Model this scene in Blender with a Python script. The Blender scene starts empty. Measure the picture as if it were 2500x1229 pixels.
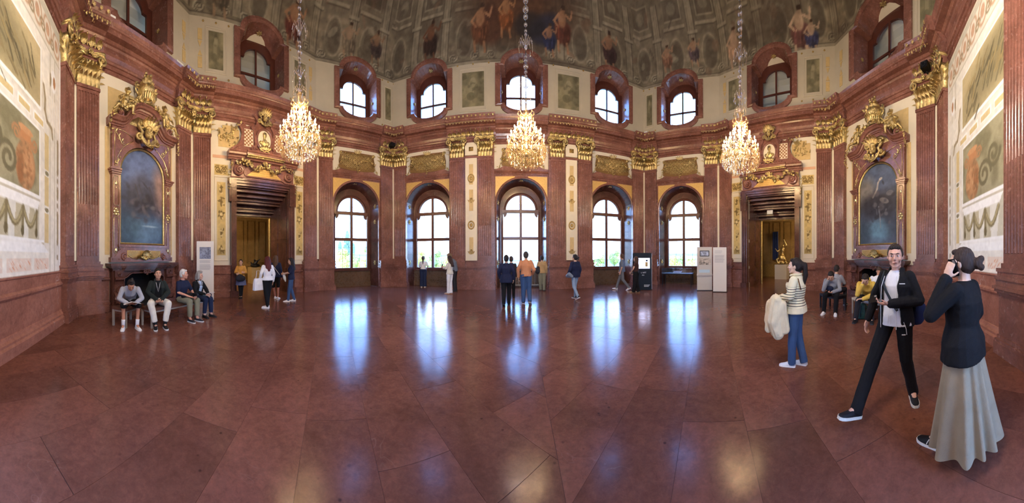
import bpy, bmesh, math, random
import numpy as np
from mathutils import Vector, Matrix, Euler

random.seed(7)
RNG = np.random.default_rng(11)
PI = math.pi
sc = bpy.context.scene
COL = sc.collection

# ---------------------------------------------------------------- camera (a swept cylindrical panorama), sky, exposure
FPX, CX, CY, HCAM = 600.0, 1268.0, 626.0, 1.63      # pixels per radian, image axis, horizon row, lens height
cam_d = bpy.data.cameras.new('camera')
cam = bpy.data.objects.new('camera', cam_d)
COL.objects.link(cam)
sc.camera = cam
cam_d.type = 'PANO'
cam_d.panorama_type = 'CENTRAL_CYLINDRICAL'
cam_d.central_cylindrical_range_u_min = (0 - CX) / FPX
cam_d.central_cylindrical_range_u_max = (2500 - CX) / FPX
cam_d.central_cylindrical_range_v_min = (CY - 1229) / FPX
cam_d.central_cylindrical_range_v_max = CY / FPX
cam_d.central_cylindrical_radius = 1.0
cam_d.clip_start, cam_d.clip_end = 0.05, 2000
cam.location = (0, 0, HCAM)
cam.rotation_euler = (PI / 2, math.radians(0.2), 0)

sc.view_settings.view_transform = 'Standard'
sc.view_settings.look = 'None'
sc.view_settings.exposure = 2.75
sc.view_settings.gamma = 1.0
sc.view_settings.use_curve_mapping = False
sc.cycles.use_denoising = True
sc.cycles.adaptive_threshold = 0.02
sc.cycles.max_bounces = 7
sc.cycles.diffuse_bounces = 4
sc.cycles.glossy_bounces = 3
sc.cycles.transparent_max_bounces = 16
sc.cycles.transmission_bounces = 6
sc.cycles.caustics_reflective = False
sc.cycles.caustics_refractive = False
sc.cycles.sample_clamp_indirect = 6.0
sc.cycles.blur_glossy = 0.6

SKY = 2.7
world = bpy.data.worlds.new('sky'); sc.world = world
world.use_nodes = True
nt = world.node_tree; nt.nodes.clear()
def N(t, **kw):
    n = nt.nodes.new(t)
    for k, v in kw.items():
        setattr(n, k, v)
    return n
w_tc = N('ShaderNodeTexCoord'); w_sep = N('ShaderNodeSeparateXYZ'); w_ramp = N('ShaderNodeValToRGB')
w_noise = N('ShaderNodeTexNoise'); w_cr = N('ShaderNodeValToRGB'); w_mix = N('ShaderNodeMixRGB'); w_bg = N('ShaderNodeBackground')
w_out = N('ShaderNodeOutputWorld')
nt.links.new(w_tc.outputs['Generated'], w_sep.inputs[0]); nt.links.new(w_sep.outputs['Z'], w_ramp.inputs[0])
cr = w_ramp.color_ramp
cr.elements[0].position = 0.0; cr.elements[0].color = (0.40, 0.63, 1.0, 1)
cr.elements[1].position = 0.75; cr.elements[1].color = (0.12, 0.30, 0.80, 1)
e = cr.elements.new(0.16); e.color = (0.27, 0.52, 1.0, 1)
e = cr.elements.new(0.42); e.color = (0.16, 0.38, 0.95, 1)
w_noise.inputs['Scale'].default_value = 2.6; w_noise.inputs['Detail'].default_value = 7
nt.links.new(w_tc.outputs['Generated'], w_noise.inputs['Vector']); nt.links.new(w_noise.outputs['Fac'], w_cr.inputs[0])
w_cr.color_ramp.elements[0].position = 0.54; w_cr.color_ramp.elements[1].position = 0.78
nt.links.new(w_cr.outputs[0], w_mix.inputs[0]); nt.links.new(w_ramp.outputs[0], w_mix.inputs[1])
w_mix.inputs[2].default_value = (0.95, 0.97, 1.0, 1)
nt.links.new(w_mix.outputs[0], w_bg.inputs[0]); w_bg.inputs[1].default_value = SKY
nt.links.new(w_bg.outputs[0], w_out.inputs[0])

# ---------------------------------------------------------------- the plan of the hall (metres, lens above the origin)
V = dict(A0=(0, -2.15), L1=(-6.69, -1.62), L2=(-9.40, 2.29), L3=(-8.77, 8.19), L4=(-6.64, 11.83), R4=(6.93, 12.46),
         R3=(9.56, 9.1), R2=(10.81, 3.28), R1=(7.9, -1.0))
FACETS = dict(EL=('A0', 'L1'), FL=('L1', 'L2'), DL=('L2', 'L3'), WL=('L3', 'L4'), G=('L4', 'R4'), WR=('R4', 'R3'),
              DR=('R3', 'R2'), FR=('R2', 'R1'), ER=('R1', 'A0'))
class Facet:
    def __init__(s, k):
        a, b = [Vector(V[q]) for q in FACETS[k]]
        s.a, s.b = a, b; s.L = (b - a).length; s.t = (b - a) / s.L; s.n = Vector((s.t.y, -s.t.x))
        s.rz = math.atan2(s.t.y, s.t.x)
    def loc(s, u, y=0.0, z=0.0):            # y > 0 goes into the wall, y < 0 into the room
        p = s.a + s.t * u - s.n * y
        return Vector((p.x, p.y, z))
FC = {k: Facet(k) for k in FACETS}
CENTRE = Vector((0.5, 5.3))
def hz(x): return CY + 2 * math.sin((x - CX) / FPX)
def ground(x, y):
    "floor point under a pixel"
    th = (x - CX) / FPX; r = FPX * HCAM / (y - hz(x))
    return Vector((r * math.sin(th), r * math.cos(th), 0))
def polar(x, r, z=0.0):
    th = (x - CX) / FPX
    return Vector((r * math.sin(th), r * math.cos(th), z))

# ---------------------------------------------------------------- materials
def lin(c):
    return tuple(((v / 255) / 12.92 if v <= 10 else ((v / 255 + 0.055) / 1.055) ** 2.4) for v in c)
MATS = {}
def new_mat(name):
    m = bpy.data.materials.new(name); m.use_nodes = True; MATS[name] = m
    t = m.node_tree; b = t.nodes['Principled BSDF']
    return m, t, b
def ramp(t, src, stops):
    r = t.nodes.new('ShaderNodeValToRGB'); t.links.new(src, r.inputs[0])
    el = r.color_ramp.elements
    while len(el) > 1: el.remove(el[-1])
    el[0].position = stops[0][0]; el[0].color = (*stops[0][1], 1)
    for p, c in stops[1:]:
        k = el.new(p); k.color = (*c, 1)
    return r.outputs[0]
def tex_noise(t, vec, scale, detail=5, rough=0.55, dist=0.0):
    n = t.nodes.new('ShaderNodeTexNoise'); n.inputs['Scale'].default_value = scale; n.inputs['Detail'].default_value = detail
    n.inputs['Roughness'].default_value = rough; n.inputs['Distortion'].default_value = dist
    t.links.new(vec, n.inputs['Vector']); return n.outputs['Fac']
def mixc(t, fac, a, b, mode='MIX'):
    m = t.nodes.new('ShaderNodeMixRGB'); m.blend_type = mode
    for i, v in enumerate((fac, a, b)):
        if hasattr(v, 'node'): t.links.new(v, m.inputs[i])
        elif i == 0: m.inputs[0].default_value = v
        else: m.inputs[i].default_value = (*v, 1)
    return m.outputs[0]
def bump(t, b, height, strength, dist=0.02):
    n = t.nodes.new('ShaderNodeBump'); n.inputs['Strength'].default_value = strength; n.inputs['Distance'].default_value = dist
    t.links.new(height, n.inputs['Height']); t.links.new(n.outputs[0], b.inputs['Normal'])
def pos(t, local=False):
    if local:
        return t.nodes.new('ShaderNodeTexCoord').outputs['Object']
    return t.nodes.new('ShaderNodeNewGeometry').outputs['Position']
def plain(name, c, rough=0.6, metal=0.0, var=0.0, vs=6.0, bmp=0.0, bs=30.0, spec=0.5, local=True):
    m, t, b = new_mat(name); c = lin(c)
    b.inputs['Roughness'].default_value = rough; b.inputs['Metallic'].default_value = metal
    b.inputs['Specular IOR Level'].default_value = spec
    p = pos(t, local)
    if var:
        f = tex_noise(t, p, vs, 5)
        o = ramp(t, f, [(0.25, tuple(v * (1 - var) for v in c)), (0.75, tuple(min(1, v * (1 + var)) for v in c))])
        t.links.new(o, b.inputs['Base Color'])
    else:
        b.inputs['Base Color'].default_value = (*c, 1)
    if bmp: bump(t, b, tex_noise(t, p, bs, 4), bmp)
    return m
def marble(name, stops, scale=1.6, rough=0.22, vein=0.0, vcol=(225, 205, 195), speck=0.25, rnd=0.0, bmp=0.0, spec=0.45, mott=0.25, pits=0.0):
    m, t, b = new_mat(name); p = pos(t)
    if rnd:
        oi = t.nodes.new('ShaderNodeObjectInfo'); ad = t.nodes.new('ShaderNodeVectorMath'); ad.operation = 'MULTIPLY_ADD'
        cmb = t.nodes.new('ShaderNodeCombineXYZ')
        for i in range(3): t.links.new(oi.outputs['Random'], cmb.inputs[i])
        t.links.new(cmb.outputs[0], ad.inputs[0]); ad.inputs[1].default_value = (37, 53, 91); t.links.new(p, ad.inputs[2]); p = ad.outputs[0]
    f = tex_noise(t, p, scale, 8, 0.62, 0.6)
    c = ramp(t, f, [(q, lin(k)) for q, k in stops])
    sp = tex_noise(t, p, 34, 4, 0.7)
    c = mixc(t, speck, c, ramp(t, sp, [(0.35, (0.02, 0.012, 0.01)), (0.5, (0.18, 0.08, 0.065)), (0.68, (0.55, 0.36, 0.29))]), 'OVERLAY')
    md = tex_noise(t, p, scale * 11, 6, 0.72, 0.4)
    c = mixc(t, mott, c, ramp(t, md, [(0.32, (0.12, 0.1, 0.1)), (0.5, (0.5, 0.5, 0.5)), (0.68, (0.9, 0.86, 0.84))]), 'OVERLAY')
    if pits:
        vo = t.nodes.new('ShaderNodeTexVoronoi'); vo.inputs['Scale'].default_value = 7.0; t.links.new(p, vo.inputs['Vector'])
        pm = mixc(t, 1.0, ramp(t, vo.outputs['Distance'], [(0.05, (1, 1, 1)), (0.13, (0, 0, 0))]), ramp(t, tex_noise(t, p, 1.3, 3), [(0.52, (0, 0, 0)), (0.62, (1, 1, 1))]), 'MULTIPLY')
        pl = t.nodes.new('ShaderNodeMath'); pl.operation = 'MULTIPLY'; t.links.new(pm, pl.inputs[0]); pl.inputs[1].default_value = pits
        c = mixc(t, pl.outputs[0], c, lin((58, 38, 33)))
    if rnd:
        c = mixc(t, 1.0, c, ramp(t, oi.outputs['Random'], [(0, (1 - rnd,) * 3), (0.5, (1, 1, 1)), (1, (1 + rnd, 1 + rnd * .85, 1 + rnd * .8))]), 'MULTIPLY')
    if vein:
        v = tex_noise(t, p, scale * 1.7, 3, 0.5, 1.4)
        mm = t.nodes.new('ShaderNodeMath'); mm.operation = 'SUBTRACT'; t.links.new(v, mm.inputs[0]); mm.inputs[1].default_value = 0.52
        ab = t.nodes.new('ShaderNodeMath'); ab.operation = 'ABSOLUTE'; t.links.new(mm.outputs[0], ab.inputs[0])
        line = ramp(t, ab.outputs[0], [(0.0, (1, 1, 1)), (0.007, (0, 0, 0))])
        msk = ramp(t, tex_noise(t, p, scale * 0.9, 2), [(0.56, (0, 0, 0)), (0.66, (1, 1, 1))])
        both = mixc(t, 1.0, line, msk, 'MULTIPLY')
        ml = t.nodes.new('ShaderNodeMath'); ml.operation = 'MULTIPLY'; t.links.new(both, ml.inputs[0]); ml.inputs[1].default_value = vein
        c = mixc(t, ml.outputs[0], c, lin(vcol))
    t.links.new(c, b.inputs['Base Color'])
    r = tex_noise(t, p, 9, 4)
    rr = ramp(t, r, [(0.3, (rough * 0.75,) * 3), (0.75, (rough * 1.3,) * 3)])
    t.links.new(rr, b.inputs['Roughness']); b.inputs['Specular IOR Level'].default_value = spec
    if bmp: bump(t, b, tex_noise(t, p, 16, 5), bmp, 0.01)
    return m
marble('red_marble', [(0.25, (104, 69, 59)), (0.5, (136, 93, 81)), (0.72, (159, 113, 99))], 1.3, 0.24, 0.14, (200, 168, 156), speck=.13)
marble('dado_marble', [(0.2, (128, 84, 70)), (0.45, (164, 111, 93)), (0.62, (176, 122, 103)), (0.8, (152, 112, 101))], 0.9, 0.2, 0.75, (225, 212, 205), speck=.13)
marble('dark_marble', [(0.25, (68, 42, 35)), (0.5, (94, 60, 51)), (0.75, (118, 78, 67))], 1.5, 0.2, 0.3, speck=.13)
marble('niche_marble', [(0.25, (82, 64, 49)), (0.5, (108, 87, 65)), (0.75, (122, 95, 72))], 1.5, 0.3, 0.2)
marble('floor_marble', [(0.22, (96, 61, 49)), (0.45, (118, 77, 63)), (0.65, (130, 86, 71)), (0.82, (115, 80, 69))], 1.1, 0.17, 0.16, (170, 142, 132), 0.16, 0.15, 0.015, spec=.16, mott=.24, pits=.75)
plain('joint', (70, 44, 38), 0.8)
plain('cream', (222, 212, 190), 0.75, var=.05, vs=2.0, bmp=.05, bs=14, local=False)
plain('attic_cream', (192, 181, 158), 0.8, var=.08, vs=1.4, bmp=.05, bs=10, local=False)
plain('panel_cream', (226, 214, 188), 0.6, var=.04)
plain('trellis_ground', (128, 98, 54), 0.5, metal=.45, var=.25, vs=16, bmp=.4, bs=60)
plain('lattice_brown', (150, 98, 62), .6)
plain('ochre', (204, 176, 120), 0.6, var=.12, vs=7)
plain('gold_ground', (208, 170, 100), 0.5, metal=.35, var=.12, vs=14)
plain('gold', (214, 192, 134), 0.30, metal=.93, var=.22, vs=14, bmp=.75, bs=42)
plain('gold_bright', (232, 210, 152), 0.22, metal=.85)
plain('old_gold', (176, 146, 86), 0.42, metal=.7, var=.3, vs=12, bmp=.4, bs=50)
plain('red_paint_wood', (84, 44, 34), 0.35, var=.15, vs=5)
plain('frame_wood', (96, 56, 44), 0.35, var=.12, vs=6)
plain('lead', (62, 58, 58), 0.5)
plain('black_void', (20, 17, 16), 0.9)
plain('soot', (26, 26, 28), 0.9, var=.3)
plain('white_panel', (232, 230, 226), 0.5)
plain('grey_panel', (205, 200, 192), 0.5)
plain('black_plastic', (15, 15, 18), 0.45, spec=.2)
plain('dark_metal', (44, 44, 48), 0.4, metal=.6)
plain('bench_metal', (168, 162, 152), 0.45, metal=.3)
plain('bench_seat', (96, 60, 44), 0.5, var=.1)
plain('back_room', (150, 118, 66), 0.7, var=.25, vs=3)
plain('back_curtain', (28, 44, 92), 0.8)
plain('paper', (222, 220, 222), 0.7)
plain('bulb_holder', (236, 220, 180), 0.5)
def emit(name, c, s):
    m, t, b = new_mat(name); b.inputs['Emission Color'].default_value = (*lin(c), 1); b.inputs['Emission Strength'].default_value = s
    b.inputs['Base Color'].default_value = (*lin(c), 1)
emit('bulb', (255, 216, 160), 100.0)
emit('bulb_fill', (255, 240, 222), 420.0)  # stronger bulbs, only for the added overhead chandelier
emit('fill_lamp', (255, 226, 180), 2.0)  # glow of the lamps added in the side rooms
def glassy(name, tint, tr, gl, df, rough=0.05, gc=(1, 1, 1)):
    m = bpy.data.materials.new(name); m.use_nodes = True; MATS[name] = m
    t = m.node_tree; t.nodes.clear()
    o = t.nodes.new('ShaderNodeOutputMaterial'); a = t.nodes.new('ShaderNodeBsdfTransparent'); g = t.nodes.new('ShaderNodeBsdfGlossy')
    a.inputs[0].default_value = (*tint, 1); g.inputs['Roughness'].default_value = rough; g.inputs['Color'].default_value = (*gc, 1)
    m1 = t.nodes.new('ShaderNodeMixShader'); m1.inputs[0].default_value = gl / (tr + gl)
    t.links.new(a.outputs[0], m1.inputs[1]); t.links.new(g.outputs[0], m1.inputs[2]); last = m1.outputs[0]
    if df:
        d = t.nodes.new('ShaderNodeBsdfTranslucent'); d.inputs[0].default_value = (1, .74, .42, 1)
        d2 = t.nodes.new('ShaderNodeBsdfDiffuse'); d2.inputs[0].default_value = (.95, .72, .42, 1)
        md = t.nodes.new('ShaderNodeMixShader'); t.links.new(d.outputs[0], md.inputs[1]); t.links.new(d2.outputs[0], md.inputs[2])
        m2 = t.nodes.new('ShaderNodeMixShader'); m2.inputs[0].default_value = df
        t.links.new(last, m2.inputs[1]); t.links.new(md.outputs[0], m2.inputs[2]); last = m2.outputs[0]
    t.links.new(last, o.inputs[0])
glassy('pane_glass', (0.97, 0.985, 1.0), .95, .05, 0, .02)
glassy('case_glass', (0.9, 0.95, 0.97), .82, .18, 0, .02)
glassy('crystal', (0.98, 0.98, 0.99), .68, .32, .10, .08)
glassy('crystal_warm', (0.97, 0.93, 0.86), .62, .38, .12, .1, (1, .88, .66))
def paint_mat(name='paint', rough=0.7, spec=.3, bmp=0.0):
    m, t, b = new_mat(name); a = t.nodes.new('ShaderNodeVertexColor'); a.layer_name = 'Col'
    p = pos(t); f = tex_noise(t, p, 60, 4)
    c = mixc(t, .12, a.outputs['Color'], ramp(t, f, [(0.3, (.2, .2, .2)), (.7, (.8, .8, .8))]), 'OVERLAY')
    t.links.new(c, b.inputs['Base Color']); b.inputs['Roughness'].default_value = rough; b.inputs['Specular IOR Level'].default_value = spec
    if bmp: bump(t, b, tex_noise(t, p, 45, 4), bmp, .01)
paint_mat('paint', .75)
paint_mat('oil_paint', .45, .3, .25)

# ---------------------------------------------------------------- mesh builder
class MB:
    def __init__(s):
        s.v, s.f, s.M = [], [], None
    def at(s, x=0, y=0, z=0, rz=0, rx=0, ry=0, sc_=(1, 1, 1)):
        s.M = Matrix.Translation((x, y, z)) @ Euler((rx, ry, rz)).to_matrix().to_4x4() @ Matrix.Diagonal((*sc_, 1)); return s
    def reset(s): s.M = None; return s
    def add(s, vs, fs):
        o = len(s.v)
        if s.M is not None: vs = [tuple(s.M @ Vector(q)) for q in vs]
        s.v.extend([tuple(q) for q in vs]); s.f.extend([tuple(i + o for i in q) for q in fs]); return s
    def box(s, x0, x1, y0, y1, z0, z1):
        return s.add([(x0, y0, z0), (x1, y0, z0), (x1, y1, z0), (x0, y1, z0), (x0, y0, z1), (x1, y0, z1), (x1, y1, z1), (x0, y1, z1)],
                     [(0, 3, 2, 1), (4, 5, 6, 7), (0, 1, 5, 4), (1, 2, 6, 5), (2, 3, 7, 6), (3, 0, 4, 7)])
    def prism(s, pts, y0, y1):
        "outline in x,z, extruded from y0 (front) to y1"
        n = len(pts)
        vs = [(p[0], y0, p[1]) for p in pts] + [(p[0], y1, p[1]) for p in pts]
        return s.add(vs, [tuple(range(n)), tuple(range(2 * n - 1, n - 1, -1))] + [(i, i + n, (i + 1) % n + n, (i + 1) % n) for i in range(n)])
    def ring(s, outer, inner, y0, y1, closed=True, bevel=0.0):
        "frame between two outlines of the same length"
        n = len(outer); m = n if closed else n - 1
        mid = [((a[0] + b[0]) / 2, (a[1] + b[1]) / 2) for a, b in zip(outer, inner)]
        vs = [(p[0], y0 + bevel, p[1]) for p in outer] + [(p[0], y0, p[1]) for p in mid] + [(p[0], y0 + bevel, p[1]) for p in inner] + \
             [(p[0], y1, p[1]) for p in outer] + [(p[0], y1, p[1]) for p in inner]
        fs = []
        for i in range(m):
            j = (i + 1) % n
            fs += [(i, j, n + j, n + i), (n + i, n + j, 2 * n + j, 2 * n + i), (i, 3 * n + i, 3 * n + j, j), (2 * n + i, 2 * n + j, 4 * n + j, 4 * n + i)]
        return s.add(vs, fs)
    def bridge(s, a, b, closed=False):
        n = len(a); m = n if closed else n - 1
        return s.add(list(a) + list(b), [(i, (i + 1) % n, n + (i + 1) % n, n + i) for i in range(m)])
    def sweep(s, prof, x0, x1):
        "profile in (y,z) run along x, capped"
        n = len(prof)
        vs = [(x0, p[0], p[1]) for p in prof] + [(x1, p[0], p[1]) for p in prof]
        return s.add(vs, [(i, i + 1, n + i + 1, n + i) for i in range(n - 1)] + [tuple(range(n - 1, -1, -1)), tuple(range(n, 2 * n))])
    def path_sweep(s, prof, path):
        "profile (y forward, offset along the path normal in x,z) along an open path in x,z"
        P = [Vector(p) for p in path]; n, k = len(P), len(prof); vs = []
        for i in range(n):
            d = (P[min(i + 1, n - 1)] - P[max(i - 1, 0)]).normalized(); nr = Vector((-d.y, d.x))
            for q in prof: vs.append((P[i].x + nr.x * q[1], q[0], P[i].y + nr.y * q[1]))
        fs = [(i * k + j, (i + 1) * k + j, (i + 1) * k + j + 1, i * k + j + 1) for i in range(n - 1) for j in range(k - 1)]
        return s.add(vs, fs + [tuple(range(k)), tuple((n - 1) * k + j for j in range(k - 1, -1, -1))])
    def tube(s, pts, r, n=6, cap=True):
        P = [Vector(p) for p in pts]; m = len(P); rr = r if hasattr(r, '__len__') else [r] * m
        vs = []; up = Vector((0, 0, 1)); prev = None
        for i in range(m):
            d = (P[min(i + 1, m - 1)] - P[max(i - 1, 0)])
            d = d.normalized() if d.length > 1e-9 else Vector((0, 0, 1))
            if prev is None:
                a = d.orthogonal().normalized()
            else:
                a = prev - d * prev.dot(d); a = a.normalized() if a.length > 1e-6 else d.orthogonal().normalized()
            prev = a; b = d.cross(a)
            for j in range(n):
                c = 2 * PI * j / n; vs.append(P[i] + (a * math.cos(c) + b * math.sin(c)) * rr[i])
        fs = [(i * n + j, i * n + (j + 1) % n, (i + 1) * n + (j + 1) % n, (i + 1) * n + j) for i in range(m - 1) for j in range(n)]
        if cap: fs += [tuple(range(n - 1, -1, -1)), tuple((m - 1) * n + j for j in range(n))]
        return s.add(vs, fs)
    def lathe(s, prof, n=16, c=(0, 0, 0)):
        vs = [(c[0] + r * math.cos(2 * PI * j / n), c[1] + r * math.sin(2 * PI * j / n), c[2] + z) for r, z in prof for j in range(n)]
        k = len(prof)
        fs = [(i * n + j, i * n + (j + 1) % n, (i + 1) * n + (j + 1) % n, (i + 1) * n + j) for i in range(k - 1) for j in range(n)]
        return s.add(vs, fs + [tuple(range(n - 1, -1, -1)), tuple((k - 1) * n + j for j in range(n))])
    def ball(s, c, r, nu=8, nv=6, R=None):
        r = r if hasattr(r, '__len__') else (r, r, r); vs = []
        c = Vector(c)
        def put(x, y, z):
            q = Vector((x * r[0], y * r[1], z * r[2]))
            if R is not None: q = R @ q
            vs.append(c + q)
        put(0, 0, -1)
        for i in range(1, nv):
            t = -PI / 2 + PI * i / nv
            for j in range(nu):
                a = 2 * PI * j / nu; put(math.cos(t) * math.cos(a), math.cos(t) * math.sin(a), math.sin(t))
        put(0, 0, 1); last = len(vs) - 1
        fs = [(0, 1 + (j + 1) % nu, 1 + j) for j in range(nu)]
        fs += [(1 + i * nu + j, 1 + i * nu + (j + 1) % nu, 1 + (i + 1) * nu + (j + 1) % nu, 1 + (i + 1) * nu + j) for i in range(nv - 2) for j in range(nu)]
        b = 1 + (nv - 2) * nu
        fs += [(last, b + j, b + (j + 1) % nu) for j in range(nu)]
        return s.add(vs, fs)
    def cap(s, a, b, ra, rb, n=10):
        "rounded tapering limb"
        a, b = Vector(a), Vector(b); d = b - a
        d = d.normalized() if d.length > 1e-6 else Vector((0, 0, 1))
        pts, rr = [], []
        for k in (80, 55, 28): pts.append(a - d * ra * math.sin(math.radians(k))); rr.append(ra * math.cos(math.radians(k)))
        pts += [a, b]; rr += [ra, rb]
        for k in (28, 55, 80): pts.append(b + d * rb * math.sin(math.radians(k))); rr.append(rb * math.cos(math.radians(k)))
        return s.tube(pts, rr, n)
    def loft(s, rings):
        n = len(rings[0]); vs = [q for r in rings for q in r]; k = len(rings)
        fs = [(i * n + j, i * n + (j + 1) % n, (i + 1) * n + (j + 1) % n, (i + 1) * n + j) for i in range(k - 1) for j in range(n)]
        return s.add(vs, fs + [tuple(range(n - 1, -1, -1)), tuple((k - 1) * n + j for j in range(n))])
    def leaf(s, x, y, z, w, h, lean=0.0, curl=0.35, rot=0.0, tw=0.0, k=6, lobes=2.5):
        "acanthus leaf growing up from x,y,z, its tip curling to -y"
        vs = []; cr, sr = math.cos(rot), math.sin(rot)
        for i in range(k + 1):
            t = i / k; hw = w / 2 * (math.sin(PI * min(t * 0.86 + 0.14, 1)) ** 0.6) * (0.88 + 0.12 * math.cos(2 * PI * lobes * t))
            yy = -lean * t - curl * h * max(0, t - 0.45) ** 2 * 3.2; zz = h * (t - 0.55 * max(0, t - 0.62) ** 1.0 * curl * 2.2)
            for q in (-1, -0.5, 0, 0.5, 1):
                px = q * hw; py = yy - (0.10 * w if q == 0 else (0.04 * w if abs(q) < 1 else -0.05 * w))
                vs.append((x + px * cr + zz * sr, y + py, z + zz * cr - px * sr))
        return s.add(vs, [(i * 5 + j, i * 5 + j + 1, (i + 1) * 5 + j + 1, (i + 1) * 5 + j) for i in range(k) for j in range(4)])
    def spiral(s, x, y, z, r, turns=1.6, th=0.03, dirn=1, start=0.0, n=5, seg=22, yout=0.0):
        pts, rr = [], []
        for i in range(seg + 1):
            t = i / seg; a = start + dirn * turns * 2 * PI * t; q = r * (1 - 0.86 * t)
            pts.append((x + q * math.cos(a), y - yout * t, z + q * math.sin(a))); rr.append(th * (1 - 0.45 * t))
        s.tube(pts, rr, n); return s.ball((x, y - yout, z), th * 1.2, 6, 5)
    def obj(s, name, mat, parent=None, loc=(0, 0, 0), rz=0.0, smooth=False):
        me = s.mesh(name, mat, smooth)
        return put(name, me, parent, loc, rz)
    def mesh(s, name, mat, smooth=False):
        me = bpy.data.meshes.new(name); me.from_pydata(s.v, [], s.f)
        for k in (mat if isinstance(mat, (list, tuple)) else [mat]): me.materials.append(MATS[k])
        if smooth: me.shade_smooth()
        me.update(); return me
def put(name, me, parent=None, loc=(0, 0, 0), rz=0.0, scale=None):
    o = bpy.data.objects.new(name, me); COL.objects.link(o); o.location = loc; o.rotation_euler = (0, 0, rz)
    if scale: o.scale = scale
    if parent is not None: o.parent = parent
    return o
def tag(o, label=None, cat=None, group=None, kind=None):
    for k, v in (('label', label), ('category', cat), ('group', group), ('kind', kind)):
        if v: o[k] = v
    return o
def thing(name, loc, rz=0.0, label=None, cat=None, group=None, kind=None, parent=None):
    return tag(put(name, None, parent, loc, rz), label, cat, group, kind)
def on_facet(name, fk, u, y=0.0, z=0.0, **kw):
    F = FC[fk]; return thing(name, F.loc(u, y, z), F.rz, **kw)
def arc(cx, cz, r, a0, a1, n, rz=None):
    rz = rz or r
    return [(cx + r * math.cos(a0 + (a1 - a0) * i / n), cz + rz * math.sin(a0 + (a1 - a0) * i / n)) for i in range(n + 1)]

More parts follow.
